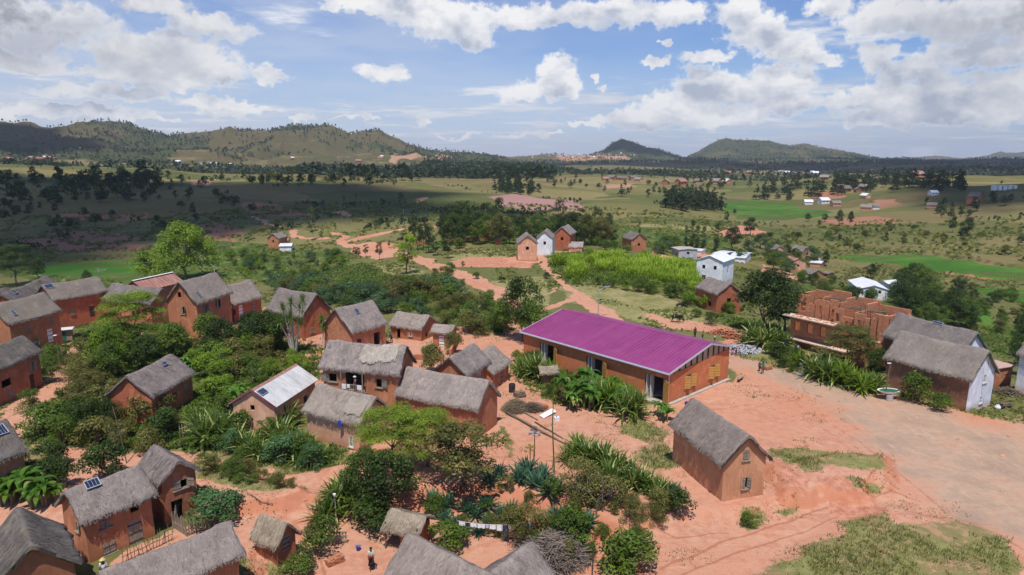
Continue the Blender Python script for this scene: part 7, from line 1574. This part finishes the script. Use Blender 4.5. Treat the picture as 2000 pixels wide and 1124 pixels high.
# street lamp behind the school
r = thing('street_lamp', 1168, 622, 0, 'solar street lamp on a thin grey pole in the grass behind the purple roof', 'street lamp')
mb = MB(); mb.tube([(0, 0, -.2), (0, 0, 4.9)], [.07, .05], 8); mb.build('pole', METAL, r); mb = MB(); mb.tube([(0, 0, 4.7), (1.1, .2, 5.2)], .035); mb.build('arm', METAL, r); mb = MB(); mb.box((1.3, .2, 5.25), (.9, .28, .09)); mb.build('lamp_head', METAL, r)
def pole(px, py, h, label, tilt=0, m=BARK, rad=.05, top=None):
    r = thing('wooden_pole', px, py, 0, label, 'pole'); mb = MB(); mb.tube([(0, 0, -.3), (tilt * h * .5 + .03, .02, h * .5), (tilt * h, 0, h)], [rad, rad * .9, rad * .65], 7); mb.build('shaft', m, r)
    if top: 
        mb = MB(); top(mb, tilt * h, h); mb.build('bracket', WHITE, r)
    return r
pole(248, 905, 5.2, 'thin leaning wooden pole rising from the dark bushes at lower left', -.12)
pole(119, 722, 4.4, 'wooden pole standing beside the tin kiosk', -.03, BARK, .06, lambda mb, x, h: mb.box((x, 0, h), (.35, .3, .06)))
pole(1728, 780, 4.1, 'wooden pole with a white cap before the brown wall', .03, BARK, .07, lambda mb, x, h: mb.box((x - .1, 0, h), (.4, .1, .1)))
pole(1156, 1124, 1.6, 'short dark post at the bottom edge', .02, WOOD_D)
pole(656, 1020, 2.1, 'post with a white cup on top by the courtyard gate', .0, BARK_P, .05, lambda mb, x, h: mb.lathe([(.06, 0), (.11, .05), (.12, .2), (.05, .22)], 8, (x, 0, h)))
pole(1176, 1000, 2.8, 'thin brown post between the agaves', -.02)
pole(118, 548 + 60, 9, 'tall thin antenna mast among the roofs at far left', -.01, METAL, .03)
r = thing('roof_aerial', 418, 529, 0, 'white forked branch standing behind the ridge of the tallest orange house', 'aerial'); r.location = on(H['tall'], 8.2, 0, 8.3); mb = MB(); mb.tube([(0, 0, -.3), (0, 0, 1.1)], .035, 5); mb.tube([(0, 0, .7), (-.5, 0, 1.3)], .025, 5); mb.build('rod', BARK_P, r)
# tin kiosk
r = thing('tin_kiosk', 131, 668, .45, 'small tin kiosk with a green door and a white sheet roof', 'kiosk')
mb = MB(); mb.box((0, .1, .95), (1.7, 1.4, 2.1)); mb.build('wall', WOOD, r); mb = MB(); mb.box((-.35, -.62, .9), (.8, .05, 1.8)); mb.build('door', GREEN_P, r)
mb = MB(); mb.box((0, -.05, 2.12), (2.1, 1.9, .06)); mb.build('roof', M_WHITE, r); mb = MB(); mb.box((-1.2, .2, 2.3), (.9, .6, .05)); mb.build('panel', SOLAR, r)
# stone monument by the road
r = thing('stone_block', 1568, 731, .3, 'grey upright stone block on a plinth beside the road', 'monument')
mb = MB(); mb.box((0, 0, .6), (1.0, .8, 1.5), taper=.62); mb.build('block', CONC, r); mb = MB(); mb.box((.0, -.1, .05), (1.9, 1.5, .25)); mb.build('plinth', CONC, r)
# basin on a drum
r = thing('basin', 1734, 779, .0, 'shallow white basin with a green inside standing on a barrel by the road', 'basin')
mb = MB(); mb.lathe([(.45, .62), (.9, .78), (1.15, .98), (1.2, 1.0), (1.05, .97), (.3, .80)], 24, (0, 0, 0), 1.05, .62); mb.build('bowl', WHITE, r, True)
mb = MB(); mb.lathe([(1.02, .965), (.98, .972), (.02, .975)], 24, (0, 0, 0), 1.0, .58); mb.build('water', GREEN_P, r)
b = thing('barrel', 1737, 783, 0, 'grey barrel under the white basin', 'barrel'); mb = MB(); mb.lathe([(.34, -.1), (.36, .2), (.34, .3), (.36, .4), (.34, .66)], 16); mb.build('drum', METAL, b)
# black drum near the low mud houses
b = thing('barrel', 1000, 766, 0, 'black water drum beside the low mud house left of the school', 'barrel'); mb = MB(); mb.lathe([(.36, -.1), (.38, .3), (.36, .35), (.38, .7), (.36, .95), (.33, .95), (.32, .85)], 18); mb.build('drum', BLACK, b)
# hay heap
def heap(name, px, py, rx, ry, h, n, label, cat, m, L=.5, rz=0, th=.02, seed=1):
    o = G(px, py); rs = np.random.default_rng(seed); V, F = [], []
    u = rs.uniform(0, 6.28, n); d = np.sqrt(rs.random(n)); z = h * (1 - d ** 2) * rs.uniform(.5, 1.05, n); X = rx * d * np.cos(u); Y = ry * d * np.sin(u); a = rs.uniform(0, PI, n); l = L * rs.uniform(.5, 1.3, n); e = rs.normal(0, .3, n)
    C = np.stack([X, Y, z], 1); D = np.stack([np.cos(a) * np.cos(e), np.sin(a) * np.cos(e), np.sin(e)], 1) * l[:, None] / 2; S = np.stack([-np.sin(a), np.cos(a), np.zeros(n)], 1) * th; U = np.array([0, 0, th])
    V = np.concatenate([C - D - S, C - D + S, C - D + U, C + D - S, C + D + S, C + D + U]); i = np.arange(n); F = np.vstack([np.stack([i + a_ * n, i + b_ * n, i + (b_ + 3) * n, i + (a_ + 3) * n], 1) for a_, b_ in ((0, 1), (1, 2), (2, 0))])
    me = np_mesh(name, V, F, m); fattr(me, 'tone', np.tile(rs.random(n), 6)); ob = link(name, me); ob.location = (o.x, o.y, o.z); ob.rotation_euler = (0, 0, rz); return props(ob, label, cat)
heap('hay_heap', 1008, 800, 1.5, 1.3, 1.1, 2600, 'pale heap of dry straw left of the log pile', 'heap', L_STRAW, .55, th=.014)
heap('brushwood_heap', 1082, 1085, 2.6, 2.2, 1.5, 1500, 'big grey heap of brushwood at the bottom edge right of the crossing roofs', 'heap', BARK_P if False else leaf_mat('twigs', (.10, .075, .06), (.34, .27, .22), trans=.02), 1.5, th=.022, seed=3)
heap('brushwood_heap', 1040, 800, 1.2, .9, .7, 420, 'small brown brushwood heap beside the straw', 'heap', BARK, 1., th=.02, seed=4)
heap('stone_heap', 930, 958, 2.2, .9, .35, 300, 'low heap of red rubble under the olive brown tree', 'heap', W_ORANGE, .3, th=.09, seed=5)
heap('gravel_heap', 1452, 684, 2.6, 2.2, .55, 900, 'grey gravel heap behind the right end of the school', 'heap', flat_mat('gravel_grey', (.42, .42, .44), .9, .2), .3, th=.09, seed=6)
heap('rubble_heap', 1410, 652, 2.2, 1.0, .7, 260, 'heap of stones and bricks near the person in brown', 'heap', W_BRICK, .35, th=.11, seed=7)
heap('rubble_heap', 1435, 660, 1.8, 1.0, .6, 220, 'reddish brick heap just behind the gravel', 'heap', W_RED, .35, th=.10, seed=8)
heap('scrap_heap', 1965, 770, 1.8, 1.2, .7, 260, 'dark heap of firewood and scrap behind the whitewashed gable', 'heap', BARK, .9, th=.04, seed=9)
# logs across the yard
for i, (a, b, rd) in enumerate([((988, 808), (1062, 848), .13), ((1062, 848), (1105, 870), .10), ((1005, 798), (1050, 822), .08), ((1045, 826), (1100, 858), .07)]):
    A, B_ = G(*a), G(*b); mb = MB(); up = Vector((0, 0, rd)); mb.tube([A + up, A.lerp(B_, .5) + up * 1.4, B_ + up], [rd, rd * .9, rd * .7], 8); o = mb.build('log', BARK, None, True)
    props(o, ['long thick log lying across the dirt yard', 'lower log continuing the long one towards the sisal', 'short log beside the straw heap', 'thin log lying alongside the long thick one'][i], 'log')
# white sheeting and panels lying by the banana patch
r = thing('metal_sheet', 1070, 812, .75, 'crumpled white metal sheet lying on the ground by the log pile', 'sheet', .15)
mb = MB(); mb.box((0, 0, .1), (1.9, .6, .05)); mb.build('sheet', WHITE, r); r.rotation_euler = (.25, -.12, .75)
r = thing('water_container', 1087, 822, .4, 'small white container right of the crumpled white sheet', 'container'); mb = MB(); mb.box((0, 0, .2), (.5, .35, .42)); mb.build('can', WHITE, r); mb = MB(); mb.lathe([(.07, .4), (.07, .5)], 8); mb.build('cap', BLUE_P, r)
r = thing('metal_sheet', 1045, 846, -.2, 'grey crumpled sheet on the dirt beside the long thick log', 'sheet', .05); mb = MB(); mb.box((0, 0, .05), (1.0, .6, .04)); mb.build('sheet', METAL, r)
# clothesline with washing
A, B_ = G(893, 1048), G(1022, 1062); A.z += 1.25; B_.z += 1.55
r = empty('clothesline', (A.x, A.y, A.z - 1.3), 0, label='clothesline strung along the bank above the crossing roofs', cat='clothesline')
mb = MB(); pts = [A.lerp(B_, t) + Vector((0, 0, -.8 * t * (1 - t))) - r.location for t in [k / 12 for k in range(13)]]; mb.tube(pts, .012, 4); mb.build('line', WHITE, r)
mb = MB(); 
for p in (pts[0], pts[-1]): mb.tube([p - Vector((0, 0, 1.6)), p + Vector((0, 0, .1))], .045, 6); 
for p in (pts[0], pts[-1]):
    q = MB(); q.tube([p - Vector((0, 0, 1.6)), p + Vector((0, 0, .1))], .045, 6); q.build('post', BARK, r)
cols = [((.75, .75, .78), .5, .32, 'white cloth'), ((.04, .04, .05), .3, .3, 'black garment'), ((.72, .72, .75), .5, .28, 'white cloth'), ((.75, .74, .76), .6, .3, 'wide white cloth'), ((.5, .42, .65), .25, .26, 'lilac garment'), ((.74, .74, .76), .5, .34, 'white cloth'), ((.76, .76, .78), .45, .45, 'white cloth'), ((.05, .06, .14), .32, 1.5, 'long dark blue dress'), ((.75, .5, .47), .6, .5, 'pale pink cloth'), ((.4, .05, .05), .25, .3, 'small red garment'), ((.1, .04, .03), .3, .5, 'dark brown garment'), ((.25, .35, .6), .55, .5, 'blue patterned cloth'), ((.5, .03, .05), .45, .25, 'bright red garment')]
tt = .03
for i, (c, w_, hh, nm) in enumerate(cols):
    w_ *= .92; t0 = tt; t1 = tt + w_ / (B_ - A).length; tt = t1 + .012
    mb = MB(); n = 6; vs = []
    for a in range(n + 1):
        t = t0 + (t1 - t0) * a / n; p = A.lerp(B_, t) + Vector((0, 0, -.8 * t * (1 - t)))
        for q in range(4): vs.append(p + Vector((0, math.sin(a * 1.7 + i) * .04 * q / 3 - .01 * q, -hh * q / 3)))
    fs = [(a * 4 + q, a * 4 + q + 1, a * 4 + q + 5, a * 4 + q + 4) for a in range(n) for q in range(3)]; mb.add(vs, fs)
    props(mb.build('hanging_garment', cloth(c), None, True), f'{nm} hanging on the clothesline, {ORD[i]} piece from the left', 'garment', 'washing on the clothesline')
# stick and stake fences
def stick_fence(pts, h, label, gap=.18, rad=.03, rails=1, lean=.15, m=BARK, seed=1, cut=(.7, 1.1)):
    P = [G(*p) for p in pts]; o = P[0]; r = empty('stick_fence', (o.x, o.y, o.z), 0, label=label, cat='fence'); rr = random.Random(seed); mb = MB()
    for a, b in zip(P[:-1], P[1:]):
        n = max(2, int((b - a).length / gap))
        for k in range(n): p = a.lerp(b, k / n) - o; hh = h * rr.uniform(*cut); mb.tube([p - Vector((0, 0, .2)), p + Vector((rr.uniform(-lean, lean), rr.uniform(-lean, lean), hh))], [rad, rad * .6], 5)
    mb.build('stakes', m, r); mb = MB()
    for a, b in zip(P[:-1], P[1:]):
        for k in range(rails): mb.tube([a - o + Vector((0, 0, h * (.35 + .4 * k))), b - o + Vector((0, 0, h * (.4 + .4 * k)))], .03, 5)
    mb.build('rail', m, r); return r
stick_fence([(240, 1100), (275, 1085), (310, 1068), (338, 1055)], 1.2, 'rough fence of thin crooked sticks above the long bottom roof', .16, .025, 1, .25, seed=2)
stick_fence([(338, 1030), (365, 1048), (395, 1038), (425, 1018)], 1.35, 'fence of upright split stakes below the pumpkin vine', .13, .05, 1, .06, WOOD, 3)
stick_fence([(342, 1030), (350, 1000), (378, 988)], 1.2, 'short stake fence between the pumpkin vine and the cross gabled house', .14, .05, 1, .06, WOOD, 4)
stick_fence([(352, 856), (372, 850), (392, 842)], 1.2, 'picket gate under the sisals left of the metal roofed house', .22, .05, 2, .03, WOOD_P, 5, (.95, 1.05))
stick_fence([(480, 842), (520, 836), (556, 834)], .9, 'pale rail fence across the lower wall of the metal roofed house', .7, .04, 1, .03, WOOD_P, 6)
stick_fence([(485, 968), (510, 985), (532, 990)], .6, 'broken dark stick railing on the red bank', .35, .03, 1, .2, BARK, 7)
r = thing('wooden_gate', 662, 1062, .1, 'small gate of rough pale planks at the courtyard entrance', 'gate')
for k in range(6): mb = MB(); mb.box((-.5 + k * .2, 0, .45), (.1, .04, 1.0)); mb.build('plank', WOOD_P, r)
for k, z in enumerate((.2, .6, .9)): mb = MB(); mb.box((0, -.05, z), (1.2, .05, .1)); mb.build('rail', WOOD, r)
# garden walls
def mud_wall(pts, h, th, label):
    P = [G(*p) for p in pts]; o = P[0]; mb = MB()
    for a, b in zip(P[:-1], P[1:]):
        d = (b - a); mb.box((a + b) / 2 - o + Vector((0, 0, h / 2 - .2)), (d.to_2d().length + th, th, h + .4), rz=math.atan2(d.y, d.x))
    ob = mb.build('mud_wall', W_ORANGE); ob.location = o; return props(ob, label, 'wall')
mud_wall([(880, 700), (896, 668)], 1.3, .3, 'sloping mud wall at the right end of the walled garden'); mud_wall([(812, 702), (865, 706)], .7, .3, 'low mud wall along the front of the walled garden')
mud_wall([(868, 476), (960, 470)], 1.4, .4, 'long low red wall beside the dirt road behind the knoll'); mud_wall([(805, 476), (850, 480)], 1.2, .4, 'broken red wall left of the pale car park by the road')
for i, (px, py) in enumerate([(722, 680), (741, 672)]): r = thing('porch_post', px, py, 0, ['pale porch post at the near end of the brick house', 'pale porch post at the far end of the brick house'][i], 'post'); mb = MB(); mb.tube([(0, 0, -.2), (0, 0, 3.0)], [.22, .19], 10); mb.build('shaft', W_PALE, r)
# pots, bowls and stones by doors
for i, (px, py, s) in enumerate([(1948, 800, .3), (1737, 783, .2), (404, 657, .22), (320, 672, .2)]):
    if i == 1: continue
    r = thing('water_pot', px, py, 0, ['white water pot on the ground beside the whitewashed gable', '', 'dark cooking pot at the foot of the tallest orange house', 'round pot left of the tallest orange house'][i], 'pot'); mb = MB(); mb.lathe([(s * .6, 0), (s, s * .6), (s * .9, s * 1.2), (s * .5, s * 1.5), (s * .6, s * 1.7)], 12); mb.build('bowl', WHITE if i == 0 else BLACK, r, True)
# odds and ends in the yards
def odd(kind, px, py, label, rz=0):
    r = thing(kind, px, py, rz, label, kind.split('_')[-1])
    if kind == 'plastic_bucket': mb = MB(); mb.lathe([(.13, 0), (.17, .3), (.18, .32), (.15, .31), (.12, .05)], 14); mb.build('pail', BLUE_P, r, True); mb = MB(); mb.tube([(-.17, 0, .3), (0, .02, .42), (.17, 0, .3)], .01, 4); mb.build('handle', METAL, r)
    if kind == 'firewood_stack':
        mb = MB(); rr = random.Random(int(px))
        for k in range(34): y, z = rr.uniform(-.5, .5), rr.uniform(.05, .5); mb.tube([(-.6 + rr.uniform(-.1, .1), y, z), (.6 + rr.uniform(-.1, .1), y + rr.uniform(-.06, .06), z)], .05, 5)
        mb.build('logs', BARK, r); mb = MB(); [mb.tube([(x, y, -.1), (x, y, .7)], .03, 5) for x in (-.4, .4) for y in (-.58, .58)]; mb.build('stakes', WOOD, r)
    if kind == 'wooden_bench': mb = MB(); mb.box((0, 0, .42), (1.3, .3, .05)); mb.build('seat', WOOD, r); [(lambda q: (q.box((x, 0, .2), (.06, .26, .42)), q.build('leg', WOOD_D, r)))(MB()) for x in (-.5, .5)]
    if kind == 'brick_stack':
        mb = MB(); [mb.box((-.5 + .24 * i, -.2 + .13 * j, .05 + .09 * k), (.22, .11, .08)) for i in range(5) for j in range(4) for k in range(5) if (i * 3 + j + k) % 7]; mb.build('bricks', W_BRICK, r)
for q in [('plastic_bucket', 930, 845, 'blue bucket by the corner of the shaggy thatched house'), ('plastic_bucket', 700, 1075, 'blue bucket in the courtyard beside the gate'), ('plastic_bucket', 1340, 790, 'blue bucket by the right gable of the school'),
          ('firewood_stack', 1015, 775, 'firewood stack behind the straw heap', .4), ('firewood_stack', 425, 1075, 'firewood stack between the stakes and the tiny straw roofed hut', .9), ('firewood_stack', 1960, 795, 'firewood stack right of the whitewashed gable', .2), ('firewood_stack', 520, 655, 'firewood stack in front of the red house behind the dragon trees', 1.2),
          ('wooden_bench', 395, 668, 'low wooden bench before the tallest orange house', .4), ('wooden_bench', 1445, 745, 'low bench by the far corner of the school', .9), ('brick_stack', 1060, 800, 'small stack of bricks beside the tiny brick hut', .3), ('brick_stack', 1500, 722, 'stack of bricks on the verge before the unfinished building', .5), ('brick_stack', 655, 1100, 'stack of bricks at the left of the bottom courtyard', .7)]: odd(*q)
# panels on roofs
solar(H['solar'], 1.55, .13, (.85, .6), 'A', 'white framed solar panel near the ridge of the two storey house with the patched door')
solar(H['metal'], .75, .30, (1.0, .65), 'A', 'solar panel on the weathered metal roof', .1)
solar(H['tall'], 1.5, .72, (.45, .9), 'A', 'small dark solar panel on the tallest orange house')
solar(H['l14'], 1.8, .62, (.45, .9), 'A', 'small dark solar panel on the roof beside the tin kiosk')
solar(H['b21'], 2.9, .32, (.6, .8), 'A', 'dark solar panel on the steep brick house roof')
solar(H['m33'], 5.2, .25, (.7, .45), 'A', 'small solar panel on the lone thatched house at left')
solar(H['l12'], 2.6, .30, (.8, .9), 'A', 'blue solar panel on the half seen roof at the left edge')
solar(HB[0], 3.2, .16, (1.1, .8), 'A', 'white framed solar panel on the long roof at far left')
solar(HB[1], .8, .2, (1.2, .8), 'A', 'white framed solar panel at the ridge end of the second far left roof')
solar(H['back'], 4.6, .05, (1.2, .3), 'B', 'dark strip lying on the ridge of the rear long thatched house', -.02)
q = on(H['t26'], 2.2, 2.36, 2.55); mb = MB(); mb.box(q, (.38, .2, .5)); props(mb.build('blue_cloth', cloth((.03, .06, .35))), 'small blue cloth hanging under the eave of the house before the balcony', 'cloth')
r = empty('metal_chute', (0, 0, 0), 0, label='bright strip of sheet metal in the valley between the two joined thatched roofs', cat='sheet')
a, b = at_z(287, 918, 4.75), at_z(305, 947, 3.6); mb = MB(); mb.tube([a, a.lerp(b, .5) + Vector((0, 0, .12)), b], [.12, .14, .12], 4); mb.build('strip', WHITE, r)

# ------------------------------------------------------------------ clouds out of view, placed to throw shade on valleys and hills, and the air
def shade_cloud(sx, sy, rx, ry, seed, alt=4000):
    a, e = R(SUN_AZ), R(SUN_EL); k = alt / math.tan(e); cx, cy = sx + math.sin(a) * k, sy + math.cos(a) * k
    bm = bmesh.new(); bmesh.ops.create_icosphere(bm, subdivisions=5, radius=1); co = np.array([v.co[:] for v in bm.verts])
    n = fbm(co[:, 0] * 2.2 + seed, co[:, 1] * 2.2 + co[:, 2] * 1.7, seed, 4); n2 = fbm(co[:, 0] * 7 + seed, co[:, 1] * 7 + co[:, 2] * 3, seed + 3, 3); s = .45 + .95 * n + .5 * (n2 - .5)
    for v, q in zip(bm.verts, s): p = v.co * float(q); v.co = (p.x * rx * 1.15, p.y * ry * 1.15, max(p.z, -.12) * min(rx, ry) * .6)
    me = bpy.data.meshes.new('shade_cloud'); bm.to_mesh(me); bm.free(); me.materials.append(CLOUDM); me.polygons.foreach_set('use_smooth', [True] * len(me.polygons)); o = link('shade_cloud', me); o.location = (cx, cy, alt); props(o, kind='structure')
CLOUDM = flat_mat('cloud_white', (.85, .85, .87), 1, .03)
_t = NT(CLOUDM.node_tree); _m = _t.new('ShaderNodeMixShader'); _m.inputs[0].default_value = .26; _t.l.new(_t.n['Principled BSDF'].outputs[0], _m.inputs[1]); _t.l.new(_t.new('ShaderNodeBsdfTransparent').outputs[0], _m.inputs[2]); _t.l.new(_m.outputs[0], _t.n['Material Output'].inputs['Surface'])
for i, q in enumerate([(-345, 385, 250, 165), (-560, 260, 150, 120), (640, 3350, 260, 330), (800, 1950, 620, 200), (-185, 235, 40, 28), (385, 450, 90, 95), (1350, 1500, 620, 330), (-1500, 1500, 500, 330), (2100, 2600, 800, 600), (-2000, 2000, 400, 300)]): shade_cloud(*q, 20 + i)  # unseen clouds; those for the right valley and far left are added for darkening
m = bpy.data.materials.new('haze'); m.use_nodes = True; t = NT(m.node_tree); t.n.remove(t.n['Principled BSDF']); v = t.new('ShaderNodeVolumePrincipled'); v.inputs['Color'].default_value = (.86, .92, 1, 1); v.inputs['Density'].default_value = .00008; v.inputs['Anisotropy'].default_value = 0; t.l.new(v.outputs[0], t.n['Material Output'].inputs['Volume'])
mb = MB(); mb.box((0, 0, 110), (33000, 33000, 420)); props(mb.build('haze', m), 'thin pale haze over the far hills', kind='stuff')
